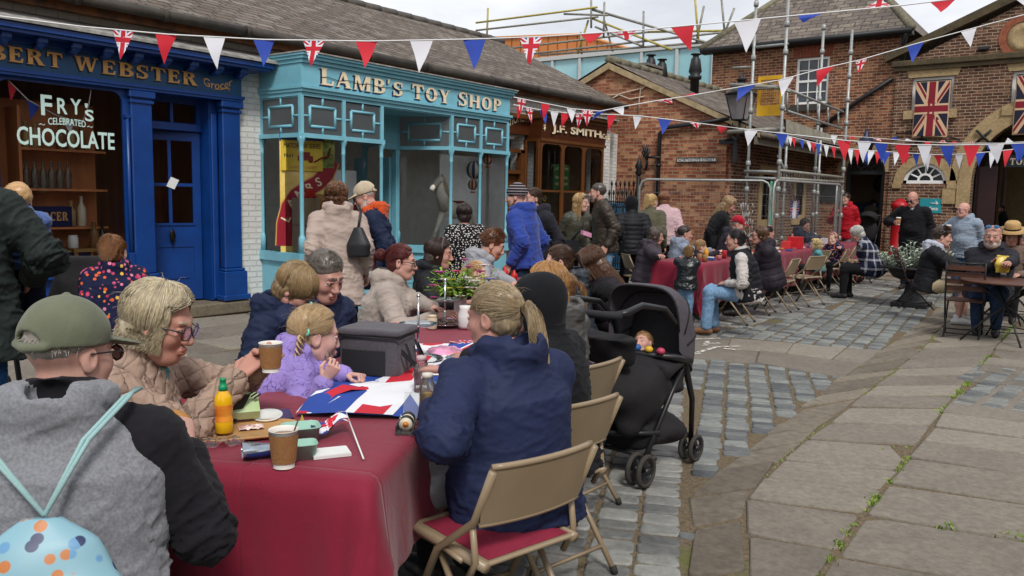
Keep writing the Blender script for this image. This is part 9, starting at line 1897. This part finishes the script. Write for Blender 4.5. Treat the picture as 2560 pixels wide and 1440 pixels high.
v,F,t=rbox(-w_/2,w_/2,-d_/2,d_/2,.0,h_-.03).mesh(.009);v=v+vnorm(v,F)*(nz3(v,5,2)*.004)[:,None];mk('body',v,F,GM,cg,None,True,uv=False)
v,F,t=rbox(-w_/2-.006,w_/2+.006,-d_/2-.006,d_/2+.006,h_-.032,h_,.012).mesh(.008);mk('lid',v+vnorm(v,F)*(nz3(v,6,3)*.0025)[:,None],F,GM,cg,None,True,uv=False)
ZIP=M('black_webbing','17171a',.7,.1,60);b=MB();P_=[(-w_/2-.007,-d_/2-.007),(w_/2+.007,-d_/2-.007),(w_/2+.007,d_/2+.007),(-w_/2-.007,d_/2+.007),(-w_/2-.007,-d_/2-.007)];b.tube([cc+ex*x+ey*y+(0,0,h_-.036)for x,y in P_],.005,6);b.build('zip',ZIP,cg)
b=MB();b.grid(lambda u,v:tuple(cc+ex*(-w_*.42+w_*.72*u)+ey*(-d_/2-.007-.008*math.sin(PI*u))+(0,0,.015+.115*v)),10,6);b.build('mesh_pocket',M('black_mesh','1d1c1f',.8,.2,200),cg)
b=MB()
for px in(-.25,.25):
 b.grid(lambda u,v:tuple(cc+ex*(w_/2+.012+.03*math.sin(PI*u))+ey*(d_*(px)+d_*.2*(u-.5)*np.sign(px)*0+(v-.5)*.03)+(0,0,.16-.12*u-.03*math.sin(PI*u))),10,2)
b.grid(lambda u,v:tuple(cc+ex*(w_/2+.01+.09*math.sin(PI*u))+ey*(-d_*.45+d_*.9*u)+(0,0,.13-.11*math.sin(PI*u)+(v-.5)*.03)),14,2);b.build('strap',ZIP,cg)
SMO=M('smoothie_amber','8f6a1c',.2,.1);BER=M('smoothie_berry','6d2438',.25,.1)
for lab,px,py,m,tx in(('clear bottle of amber smoothie with white lettering beside the sushi box',1068,1038,SMO,'SMOOTHIE'),('clear bottle of dark berry smoothie with a pale cap behind the amber one',1053,985,BER,'SMOOTHIE')):
 c=onT(px,py);o_=thing('smoothie_bottle',lab,'bottle',c,'smoothie bottles');b=MB();b.lathe(c,[(.028,0),(.031,.004),(.031,.09 if m is SMO else .1)],20);b.build('drink',m,o_);b=MB();b.lathe(c,[(.029,0),(.032,.004),(.032,.112),(.02,.137),(.019,.152)],20,caps=False);b.build('bottle',CLEARP,o_)
 b=MB();b.lathe(c,[(.021,.148),(.021,.166),(0,.167)],18);b.build('cap',M('pale_cap','c9c4b8',.5,.05)if m is SMO else M('pink_cap','b8a0a4',.5,.05),o_)
 fd=unit(np.array((0,0,0))-c*np.array((1,1,0)));lt_=np.cross(Z_,fd);text('lettering',tx,WHITE,c+fd*.0335+(0,0,.04),lt_,Z_,.012,o_,w=.045)
sb=thing('sushi_box','open clear plastic box with two sushi rolls','food box',onT(1020,1070));c=onT(1018,1072);es=unit(onT(1030,1040)-onT(1010,1088));fs_=np.cross(Z_,es);b=MB();b.obox(c+(0,0,.004),es*.085,fs_*.03,Z_*.003);
for sg in(-1,1):b.obox(c+fs_*sg*.031+(0,0,.016),es*.085,fs_*.0015,Z_*.015)
b.obox(c+es*.135+(0,0,.05),es*.03+Z_*.045,fs_*.03,Z_*.0015);b.build('tray',CLEARP,sb)
for k in(-.03,.02):
 b=MB();b.tube([c+es*(k-.017)+(0,0,.03),c+es*(k+.017)+(0,0,.03)],.024,18);r_=b.build('roll',M('nori_rice','c9c0ac',.8,.2,60),sb);b=MB();b.tube([c+es*(k-.016)+(0,0,.03),c+es*(k+.016)+(0,0,.03)],.0255,18,cap=False);b.build('seaweed',M('seaweed','1a211a',.6,.2),r_);b=MB();b.tube([c+es*(k-.019)+(0,0,.03),c+es*(k-.0165)+(0,0,.03)],.011,10);b.build('filling',M('filling_orange','b8702a',.6,.5,80),r_)
b=MB();c=onT(1068,1052);b.lathe(c,[(.015,0),(.02,.03),(.021,.032),(.0,.0325)],16);tag(b.build('sauce_pot',M('tan_sauce','b08352',.4,.1)),'small pot of tan sauce by the amber bottle','pot')
st=thing('fruit_box','clear box of strawberries by the elbow of the navy jacket woman','food box',onT(1108,985));c=onT(1112,990);b=MB();b.obox(c+(0,0,.03),e1*.06,e2*.05,Z_*.03);b.build('punnet',CLEARP,st)
for k in range(7):b=MB();b.sphere(c+e1*(.035*math.cos(k*2.4))+e2*(.028*math.sin(k*2.4))+(0,0,.02+.012*(k%2)),.017,9,sc=(1,.85,1));b.build('strawberry',M('strawberry','a01c1c',.4,.2,60),st)
CHR=M('polished_metal','b5b8ba',.12,.05,metal=1.0)
for lab,px,py,hh in(('nearer chrome two tier cake stand by the cool bag',1045,905,.34),('farther chrome two tier cake stand by the flowers',1112,815,.3)):
 c=onT(px,py);o_=thing('cake_stand',lab,'cake stand',c,'chrome cake stands');b=MB();b.tube([c,c+(0,0,hh)],.006,8);b.sphere(c+(0,0,hh),.01,8);b.build('stem',CHR,o_)
 for z,r in((.01,.13),(hh*.55,.1)):b=MB();b.lathe(c+(0,0,z),[(0,.003),(r*.72,.003),(r*.98,.014),(r,.013),(r*.74,0),(0,0)],30,caps=False);b.build('plate',CHR,o_);
b=MB();c=onT(1080,822);b.lathe(c,[(.03,0),(.032,.004),(.032,.07),(.028,.076),(.03,.078),(.03,.09),(0,.091)],18);tag(b.build('jar',M('cream_jar','c4b49a',.3,.06)),'small jar of pale cream beside the farther cake stand','jar')
b=MB();c=onT(1163,822);b.lathe(c,[(.035,0),(.045,.02),(.048,.09),(.036,.13),(.04,.15)],18);tag(b.build('jug',PLW),'white jug behind the head of the navy jacket woman','jug')
for lab,px,py in(('Union flag paper plate by the farther cake stand',1118,792),('Union flag napkin lying before the navy jacket woman',1165,853),('Union flag napkin under the nearer cake stand',1052,872)):
 o_=thing('paper_napkin',lab,'napkin',onT(px,py),'Union flag paper tableware');union_flag(o_,'paper',onT(px-28,py+8,TZ+.012),e1,e2,.15,.1,Z_,UR,UW,UB)
crumple('napkin_packet','clear packet of white napkins with pink and green flowers','napkins',onT(1112,885),.2,.15,.035,M('floral_napkin','c9c9c4',.3,.9,9,col2='d87a9a'),seed=4,amp=.006)
for lab,px,py,m in(('open silver crisp packet beside the flower napkins',1140,900,MATS['silver_foil']),('orange packet lying behind the flower napkins',1150,895,M('orange_packet','c9822a',.5,.4,30)),('blue and red packet near the cake stand foot',1030,885,M('blue_packet','2a4a9a',.5,.5,30))):crumple('snack_packet',lab,'packet',onT(px,py),.1,.07,.015,m,seed=px)
FLW=thing('flower_arrangement','vase of pink and white flowers with green leaves on the table','flowers',onT(1150,790));c=onT(1150,792);b=MB();b.lathe(c,[(.04,0),(.045,.02),(.045,.12),(.05,.14)],16);b.build('vase',PLW,FLW);r5=random.Random(4);bl,bst=MB(),MB();GLF=M('fresh_leaf','3f6a1e',.6,.3,20,col2='86a83a')
for k in range(60):
 a,e=r5.uniform(0,6.28),r5.uniform(.15,1.3);l=r5.uniform(.14,.32);p=c+(0,0,.13);tip=p+np.array((math.cos(a)*math.cos(e)*1.2,math.sin(a)*math.cos(e)*1.2,math.sin(e)*.75))*l;bst.tube([p,(p+tip)/2+(0,0,.03),tip],.0025,4)
 for j in range(8):q=p+(tip-p)*((j+2)/9.)+(0,0,.02);az=r5.uniform(0,6.28);leaf(bl,q,(math.cos(az),math.sin(az),r5.uniform(-.4,.6)),r5.uniform(.045,.09),.011)
bst.build('stem',GLF,FLW,uv=False);bl.build('foliage',GLF,FLW,uv=False)
for px,py,m,r in((1185,705,'d8d4cc',.03),(1165,697,'d8d4cc',.026),(1178,722,'d8cfc8',.03),(1200,680,'b03a80',.024),(1100,682,'b84a90',.026),(1085,715,'b03a80',.022),(1160,650,'b84a90',.02),(1222,700,'5a4a9a',.024),(1085,745,'b03a80',.018),(1130,700,'c9b83a',.016),(1205,712,'c9b83a',.016),(1150,720,'c9b83a',.015),(1140,680,'c03a6a',.024),(1215,728,'d8d4cc',.026),(1120,722,'c9b83a',.02),(1172,668,'b84a90',.022),(1195,740,'c03a6a',.02),(1150,742,'d8d4cc',.022),(1210,665,'d8cfc8',.024),(1110,700,'d8d4cc',.02)):
 p=at(px,py,float(proj(c)[2])-.2);b=MB()
 for k in range(9):a=k*2.4;d=unit((math.cos(a),math.sin(a),.35));leaf(b,p,d,r*1.9,r*.6)
 b.sphere(p,r*.4,7);b.build('blossom',M('petal_'+m,m,.6,.15,30),FLW,uv=False)
for lab,px,py,m,h in(('bright pink plastic cup behind the flowers',1222,695,'d81878',.09),('bright pink plastic bowl at the table end',1245,693,'d81878',.05),('red topped sauce bottle at the table end',1262,690,'b81c1c',.14),('second red topped sauce bottle at the table end',1285,692,'b81c1c',.11),('small orange and yellow carton at the table end',1273,700,'d8861c',.07)):
 c=onT(px,py+10);b=MB();b.lathe(c,[(.032,0),(.036,h*.6),(.038 if h<.1 else .014,h*.8),(.04 if h<.1 else .012,h),(0,h)],14);tag(b.build('cup' if h<.1 else 'sauce_bottle',M('pot_'+m,m,.4,.1)),lab,'cup' if h<.1 else 'bottle')
o_=thing('juice_bottle','small clear juice bottle in the hand of the girl in lilac','bottle',onT(815,950));c=onT(818,950);b=MB();b.lathe(c,[(.024,0),(.026,.005),(.026,.07),(.014,.1),(.013,.112)],16,caps=False);b.build('bottle',CLEARP,o_);b=MB();b.lathe(c,[(.015,.108),(.015,.122),(.008,.125),(.008,.138),(0,.139)],12);b.build('cap',CLEARP,o_)
b=MB();c=onT(848,955);b.lathe(c+(0,0,.02),[(.0,0),(.036,.004),(.04,.02),(.032,.034),(0,.038)],14,ax=unit((.3,-.6,.6)));tag(b.build('bread_roll',M('sandwich_bread','b58a58',.85,.3,40)),'filled bread roll in red wrapping on the flag by the girl','roll')
crumple('napkin','red napkin under the bread roll by the girl','napkin',onT(852,940),.1,.08,.012,UR,seed=7)
i=PEOPLE['capman'];p=np.array(i['hand'][-1][0]);b=MB();
for k,(z,r)in enumerate(((-.02,.05),(.0,.052),(.02,.05))):b.lathe(p+(0,0,z),[(0,0),(r*.9,.003),(r,.01),(r*.9,.016),(0,.019)],14,sx=1.2,ax=unit((.6,.2,.8)))
tag(b.build('sandwich',M('burger_bread','a8743c',.85,.4,30)),'breaded sandwich held by the man in the olive cap','sandwich')
db=thing('drawstring_bag','pale blue drawstring bag with small brown and navy patches on the capped man\'s back','bag',i['P']);bk=-i['fS'];u_,l_=i['u'],i['lS'];top_=i['chest']-u_*.04+bk*.25-l_*.04;S_=Sdf();lo_=i['P']+u_*.0+bk*.29-l_*.04
S_.loft(lo_-u_*.1,top_,l_,[(0,.2,.055),(.5,.21,.075),(.85,.11,.05),(1,.04,.03)],.03);v,F,t=S_.mesh(.009);v=v+vnorm(v,F)*(nz3(v,6,2)*.006)[:,None]
def bagmat():
 m,t=new_mat('patterned_bag');tc=t.n('ShaderNodeTexCoord');vo=t.n('ShaderNodeTexVoronoi',{'Vector':tc.outputs['Object'],'Scale':27});r1=t.n('ShaderNodeValToRGB',{'Fac':vo.outputs['Distance']});r1.color_ramp.elements[0].position=.33;r1.color_ramp.elements[1].position=.4;r1.color_ramp.elements[0].color=(1,1,1,1);r1.color_ramp.elements[1].color=(0,0,0,1)
 sp=t.n('ShaderNodeSeparateColor',{0:vo.outputs['Color']});r2=t.n('ShaderNodeValToRGB',{'Fac':sp.outputs[0]});r2.color_ramp.interpolation='CONSTANT';r2.color_ramp.elements[0].color=c4(hexc('b06a30'));r2.color_ramp.elements[1].position=.45;r2.color_ramp.elements[1].color=c4(hexc('222e55'));e=r2.color_ramp.elements.new(.75);e.color=c4(hexc('5a8ab0'))
 x=t.n('ShaderNodeMix',{'Factor':r1.outputs[0],'A':c4(hexc('7ba3b0')),'B':r2.outputs[0]},data_type='RGBA');bs=t.n('ShaderNodeBsdfPrincipled',{'Base Color':x.outputs['Result'],'Roughness':.45});t.n('ShaderNodeOutputMaterial',{'Surface':bs.outputs[0]});return m
mk('pouch',v,F,bagmat(),db,None,True,uv=False);CORD=M('pale_cord','8fb0b0',.8,.1,200,.3,300)
for sg in(-1,1):
 for o in(0,.012):
  b=MB();sh=i['Sc']+l_*sg*(.19-.0)+u_*.105;b.tube([top_,i['Sc']+bk*.2+l_*sg*(.1+o)+u_*.0,i['Sc']+bk*.1+l_*sg*(.17+o)+u_*.09,sh+l_*o+i['fS']*.03],.0055,6);b.build('cord',CORD,db)
i=PEOPLE['cream'];o_=thing('handbag','black slouchy leather handbag hanging behind the cream coat woman','handbag',i['P']);S_=Sdf();c=i['chest']-i['fS']*.2-i['lS']*.16-i['u']*.12;S_.loft(c-i['u']*.15,c+i['u']*.12,i['lS']*.8+i['fS']*.4,[(0,.1,.05),(.4,.115,.06),(1,.04,.03)],.03);v,F,t=S_.mesh(.012);mk('bag',v,F,cloth('15161a','leather'),o_,None,True,uv=False);b=MB();b.tube([c+i['u']*.12,i['Sc']-i['fS']*.12-i['lS']*.2+i['u']*.05,i['Sc']-i['lS']*.2+i['u']*.1],.012,6);b.build('strap',cloth('15161a','leather'),o_)
i=PEOPLE['olive'];o_=thing('handbag','small boxy black crossbody bag on the olive jacket woman','handbag',i['P']);c=i['P']+i['f1']*.17+i['lf']*-.16+(0,0,.06);b=MB();b.obox(c,i['lf']*.11,i['f1']*.04,Z_*.08);b.build('bag',cloth('17181c','leather'),o_);b=MB();b.tube([c+(0,0,.08),i['chest']+i['fS']*.17,i['Sc']+i['lS']*.1+i['u']*.1],.012,6);b.build('strap',ZIP,o_)
p=i['chest']+i['fS']*.26-i['u']*.1;b=MB();b.obox(p,i['lS']*.07+(0,0,-.02),i['fS']*.03,Z_*.03);tag(b.build('sweet_bag',M('pink_paper','c98aa8',.6,.2,30)),'pink paper bag held by the olive jacket woman','paper bag')
for key,lab in(('redman','takeaway cup in the hand of the red jacket man'),('fleece','takeaway cup with lid held by the black fleece man'),('bluehood','takeaway cup held by the laughing bald man')):
 i=PEOPLE[key];cup(lab,np.array(i['hand'][-1][0])-(0,0,.04),h=.13,r=.045,open_=False,lid=True)
i=PEOPLE['bearded'];p=(np.array(i['hand'][1][0])+np.array(i['hand'][-1][0]))/2;cp=thing('crisp_packet','yellow crisp packet held open by the bearded man','crisp packet',p);S_=Sdf();S_.loft(p+(0,0,-.12),p+(0,0,.1),R_,[(0,.08,.015),(.5,.09,.04),(1,.08,.012)],.01);v,F,t=S_.mesh(.009);mk('foil',v+vnorm(v,F)*(nz3(v,9,2)*.006)[:,None],F,M('yellow_foil','c9b04a',.35,.2,20),cp,None,True,uv=False)
c=zpl(2508,692,.737);o_=thing('water_bottle','small clear water bottle standing on the cafe table','bottle',c);b=MB();b.lathe(c,[(.03,0),(.032,.005),(.032,.1),(.014,.14),(.014,.155)],16,caps=False);b.build('bottle',CLEARP,o_);b=MB();b.lathe(c,[(.032,.03),(.0325,.075)],16,caps=False);b.lathe(c,[(.016,.15),(.016,.168),(0,.169)],12);b.build('label_and_cap',PLW,o_)
crumple('paper_bag','crumpled pink paper bag on the cafe table','paper bag',zpl(2460,674,.74),.22,.1,.02,MATS['pink_paper'],e=unit(R_*np.array((1,1,0))),seed=3)
crumple('napkin','white crumpled napkin on the cafe table','napkin',zpl(2550,672,.74),.12,.1,.02,PLW,e=unit(R_*np.array((1,1,0))),seed=5)
S_=Sdf();c=zpl(1085,1185,.55);S_.ell(c,(.12,.14,.14),.03);S_.ell(c+(.03,.05,.1),(.06,.06,.09),.03);v,F,t=S_.mesh(.012);tag(mk('carrier_bag',v+vnorm(v,F)*(nz3(v,7,2)*.014)[:,None],F,M('grey_polythene','77777a',.3,.2,10),None,None,True,uv=False),'grey polythene carrier bag by the navy jacket woman\'s knee','bag')
S_=Sdf();c=zpl(1880,740,.14);S_.ell(c,(.14,.12,.14),.03);v,F,t=S_.mesh(.02);tag(mk('rucksack',v,F,M('pink_bag','a8788a',.7,.3,20),None,None,True,uv=False),'pink child\'s bag under the far table chairs','bag')
S_=Sdf();c=zpl(2130,690,.15);S_.ell(c,(.25,.16,.16),.03);v,F,t=S_.mesh(.02);tag(mk('tote_bag',v,F,cloth('14161d','floral','3a7a90'),None,None,True,uv=False),'dark patterned bag under the plaid shirt person\'s chair','bag')
r6=random.Random(9)
for k,(y,x,h,m,nm,lab)in enumerate(((10.75,-4.95,.1,'a07a50','paper_cup','left of two paper cups at the near end of the far table'),(10.6,-4.8,.1,'a07a50','paper_cup','right of two paper cups at the near end of the far table'),(11.3,-5.1,.16,'d8a02a','bottle','orange drink bottle on the far table by the small girl'),(11.5,-4.9,.12,'b82a3a','drink_can','red drinks can on the far table'),(11.2,-4.85,.06,'d07a90','pot','pink pot on the far table'),(12.2,-5.2,.18,'2a9a6a','bottle','green capped bottle on the far table'),(13.2,-5.0,.1,'c9b0b0','box','pale carton on the far table'),(15.2,-5.1,.22,'b8202a','gift_box','red and white striped gift box on the far table'),(15.0,-5.2,.14,'c93a3a','box','plain red box beside the striped gift box'),(15.6,-5.3,.26,'b07060','jar','tall pink drinks jar with a straw on the far table'),(16.4,-5.2,.08,'3a6aa8','pot','blue tub on the far table'),(16.9,-5.0,.05,'c9c94a','pot','yellow tub on the far table'),(17.6,-5.3,.12,'c9c9c9','box','white carton near the far end of the table'))):
 c=np.array((x,y,TZ+.003));b=MB()
 if 'box' in nm:b.box(c+(-h*.5,-h*.6,0),c+(h*.5,h*.6,h),bev=.005)
 else:b.lathe(c,[(.03,0),(.035,h*.7),(.02 if h>.13 else .036,h*.9),(.02 if h>.13 else .037,h),(0,h)],12)
 tag(b.build(nm,M('far_'+m,m,.5,.3,30)),lab,nm.replace('_',' '),'things on the far table')
b=MB()
for k in range(26):y=10.5+k*.27;c=np.array((-5.1+r6.uniform(-.22,.25),y,TZ+.006));b=MB();s_=r6.uniform(.04,.1);b.box(c-(s_,s_,0),c+(s_,s_,.012+.03*r6.random()),bev=.003);tag(b.build('snack_packet',M('clutter%d'%(k%6),('c9c2c0','b8283a','3a4f8a','d8d0c8','c98a3a','b06a80')[k%6],.6,.5,40)),('white','red','navy','cream','orange','pink')[k%6]+' food packet among the clutter on the far table','packet',('white','red','navy','cream','orange','pink')[k%6]+' packets on the far table')
fl_=thing('union_flag','Union flag tied up on the fence behind the far table','flag',(-5.2,17.5,1.2));a,c=ypl(1973,545,16.8),ypl(2000,502,16.8);union_flag(fl_,'cloth',a,(1,0,0),(0,0,1),(c-a)[0],(c-a)[2],(0,-1,0),UR,UW,UB,bend=lambda u,v:.03*math.sin(u*8))
# bunting
BR,BW,BB=M('bunting_red','c41f30',.7,.06),M('bunting_white','d2d2d8',.7,.03),M('bunting_blue','2140a0',.7,.06);STR=M('bunting_tape','d8d8d8',.7,.03)
def pennant_uk(O,ux,dn,w,h,n,root):
 b=MB()
 def add(poly,m,d):
  pts=[]
  for u,v in poly:pts.append((u,v))
  for a_,b_ in(((0,0),(1,0)),((1,0),(.5,1)),((.5,1),(0,0))):
   out=[];e=(b_[0]-a_[0],b_[1]-a_[1]);sd=lambda p:e[0]*(p[1]-a_[1])-e[1]*(p[0]-a_[0])
   for k in range(len(pts)):
    p_,q_=pts[k-1],pts[k];sp,sq=sd(p_),sd(q_)
    if(sp>=0)!=(sq>=0):t=sp/(sp-sq);out.append((p_[0]+(q_[0]-p_[0])*t,p_[1]+(q_[1]-p_[1])*t))
    if sq>=0:out.append(q_)
   pts=out
   if len(pts)<3:return
  b.add([O(u,v)+n*d for u,v in pts],[tuple(range(len(pts)))],m);b.add([O(u,v)-n*(d+.001)for u,v in pts],[tuple(range(len(pts)))[::-1]],m)
 G_=[(i/6,j/6)for i in range(6)for j in range(6)]
 for i,j in G_:add([(i,j),(i+1/6,j),(i+1/6,j+1/6),(i,j+1/6)],2,.0003)
 def line(p_,q_,t,m,d):
  p_,q_=np.array(p_),np.array(q_);e=unit(q_-p_);nn=np.array((-e[1],e[0]))*t/2
  for k in range(6):s0,s1=p_+(q_-p_)*k/6,p_+(q_-p_)*(k+1)/6;add([tuple(s0+nn),tuple(s0-nn),tuple(s1-nn),tuple(s1+nn)],m,d)
 c=(.5,.32)
 for ang in(38,142,218,322):a=math.radians(ang);line(c,(c[0]+math.cos(a)*.9,c[1]-math.sin(a)*.7),.2,1,.001)
 for ang in(38,142,218,322):a=math.radians(ang);line(c,(c[0]+math.cos(a)*.9,c[1]-math.sin(a)*.7),.07,0,.0016)
 line((.5,0),(.5,1),.34,1,.0022);line((0,.32),(1,.32),.28,1,.0025);line((.5,0),(.5,1),.2,0,.003);line((0,.32),(1,.32),.17,0,.0034)
 return b.build('pennant',(UR,UW,UB),root,uv=False)
def bunting(label,line,flags):
 """line: (px, py, depth); flags: (px, colour, width px, drop px, tip shift px)"""
 L_=[np.array(at(*q))for q in line];o_=thing('bunting',label,'bunting',L_[len(L_)//2],'strings of bunting across the yard');xs=[q[0]for q in line]
 dense=[]
 for k in range(len(L_)-1):
  for t in np.linspace(0,1,5)[:-1]:dense.append(L_[k]+(L_[k+1]-L_[k])*t)
 dense.append(L_[-1]);b=MB();b.tube(dense,.006,5);b.build('tape',STR,o_)
 for px,col,w,dr,tx in flags:
  k=max(0,min(len(xs)-2,int(np.searchsorted(xs,px)-1)));t=(px-xs[k])/(xs[k+1]-xs[k]);c=L_[k]+(L_[k+1]-L_[k])*t;Z=line[k][2]+(line[k+1][2]-line[k][2])*t;m=Z/F_PX
  ax=unit(L_[k+1]-L_[k]);dn=R_*tx*m-U_*dr*m;W=w*m;n=unit(np.cross(ax,dn));ph=px*.37;blow=min(1,abs(tx)/(abs(dr)+1));H=np.linalg.norm(dn)
  def O(u,v,c=c,ax=ax,dn=dn,W=W,n=n,ph=ph,H=H):return c+ax*(u-.5)*W+dn*v+n*(.035+.1*blow)*H*math.sin(v*4.2+ph+u*2.2)*v+ax*.04*W*math.sin(v*5+ph)*v
  if col=='u':pennant_uk(O,ax,dn,W,H,n,o_);continue
  b=MB();N=8;vs=[];fs=[]
  for s_,d in((1,0),(-1,.0012)):
   o0=len(vs)
   for j in range(N+1):
    for i2 in(0,1,2,3):v=j/N;u=v/2+(1-v)*i2/3;vs.append(O(u,v)+n*d)
   for j in range(N):
    for i2 in range(3):q=(o0+j*4+i2,o0+j*4+i2+1,o0+(j+1)*4+i2+1,o0+(j+1)*4+i2);fs.append(q if s_==1 else q[::-1])
  b.add(vs,fs,0,True);b.build('pennant',{'r':BR,'w':BW,'b':BB}[col],o_,uv=False)
bunting('nearest bunting string running from the blue shop to the top right of the sky',[(-20,38,6.0),(200,66,6.4),(420,86,6.8),(660,99,7.1),(920,103,7.3),(1180,98,7.4),(1350,92,7.4),(1600,75,7.3),(1870,50,7.1),(2060,32,7.0),(2250,14,6.9),(2400,-4,6.8),(2600,-30,6.7)],[(305,'u',50,74,-6),(415,'r',52,74,-6),(533,'w',52,80,6),(660,'b',52,68,0),(783,'u',54,66,-6),(916,'r',54,68,-2),(1053,'w',58,82,-4),(1186,'b',58,78,0),(1328,'u',60,72,-4),(1480,'r',60,26,-2),(1562,'u',60,24,8),(1708,'r',58,62,18),(1868,'w',66,82,0),(2028,'b',64,20,-22),(2194,'u',66,-24,10),(2358,'r',60,30,-4),(2545,'w',50,40,20)])
bunting('bunting string sagging from the toy shop up to the gabled building',[(1284,243,9.6),(1360,258,9.8),(1430,272,10),(1500,278,10),(1560,266,10),(1640,252,10),(1720,240,10),(1800,226,10),(1950,200,10),(2060,170,10),(2150,150,10),(2280,112,10),(2420,74,10),(2570,34,10)],[(1304,'u',28,38,-4),(1364,'r',28,42,-6),(1428,'w',28,36,2),(1470,'u',30,40,-4),(1505,'b',26,22,-26),(1545,'w',30,20,14),(1600,'r',40,-6,26),(1660,'u',40,10,20),(1715,'r',40,-10,24),(1790,'u',36,-4,30),(1868,'b',48,40,-26),(1966,'w',42,46,-12),(2064,'r',46,48,-22),(2154,'u',32,34,-8),(2290,'b',44,48,-10),(2422,'w',42,44,4)])
bunting('bunting string from the toy shop low across the brick gable to the right edge',[(1284,262,9.6),(1345,274,9.8),(1420,283,10),(1520,286,10.2),(1600,290,10.4),(1700,302,10.4),(1870,324,10.4),(1960,334,10.2),(2110,351,10),(2255,361,9.6),(2370,363,9.3),(2490,361,9),(2600,356,8.8)],[(1300,'r',22,34,-6),(1322,'u',22,40,6),(1358,'b',24,36,6),(1386,'w',24,38,-2),(1415,'r',28,40,-12),(1450,'u',26,38,-6),(1530,'r',28,42,-10),(1594,'w',28,34,-6),(1662,'b',34,40,-6),(1738,'u',30,16,6),(1806,'r',30,18,-4),(1878,'w',34,40,-10),(1954,'b',32,38,2),(2110,'r',34,52,2),(2162,'w',34,52,-4),(2204,'b',34,50,2),(2256,'r',38,52,2),(2312,'w',34,54,2),(2368,'b',34,54,4),(2430,'r',38,58,-4),(2490,'w',36,48,2),(2552,'b',44,44,0)])
bunting('string of small narrow pennants hanging lowest over the far table',[(1945,335,13),(1990,345,13),(2040,358,13),(2100,370,13),(2180,377,13),(2260,382,13),(2340,387,12.6),(2420,385,12.2),(2500,377,12),(2600,366,11.8)],[(1975,'w',12,24,2),(1984,'r',12,24,2),(2003,'b',14,24,4),(2022,'w',14,26,4),(2031,'r',14,26,4),(2046,'b',14,28,0),(2066,'w',14,30,0),(2084,'r',12,30,2),(2126,'w',14,40,2),(2142,'r',14,40,2),(2162,'b',18,32,4),(2178,'w',18,36,-8),(2196,'r',18,32,-4),(2218,'b',20,34,-8),(2242,'w',18,34,-6),(2268,'r',18,30,-6),(2290,'b',18,32,2),(2320,'w',18,42,-2),(2344,'r',20,32,6),(2372,'b',20,34,2),(2398,'w',20,38,2),(2428,'r',20,34,-2),(2452,'b',22,34,-6),(2484,'w',20,42,-8),(2520,'r',22,44,-8),(2550,'b',22,36,-6)])
bunting('farthest faint bunting string blowing in front of the police lamp',[(1930,322,17),(2050,336,17),(2150,342,17),(2270,352,17),(2380,358,17),(2500,358,17),(2600,352,17)],[(1952,'r',14,-10,0),(1995,'u',22,-10,4),(2030,'u',26,10,-10),(2060,'b',20,-6,4),(2084,'w',18,24,2),(2130,'r',18,8,0),(2190,'u',22,10,12),(2235,'b',20,-8,4),(2272,'w',24,-6,-6),(2318,'r',20,12,4),(2356,'u',20,-8,2),(2386,'r',18,-6,0),(2428,'u',18,-6,0),(2470,'b',10,18,0),(2524,'w',22,-12,-6)])
zw=lambda x,y:float(proj(xpl(x,y,XW-.13))[2])
bunting('short bunting string behind the grocer window lettering, added for bunting reflected in the glass',[(x,y,zw(x,y))for x,y in((20,200),(70,250),(140,288),(205,308),(222,262),(228,222))],[(30,'r',30,42,-4),(84,'b',30,42,-8),(168,'w',36,36,6),(214,'r',14,34,12)])  # added flags behind the pane stand in for bunting reflected in it
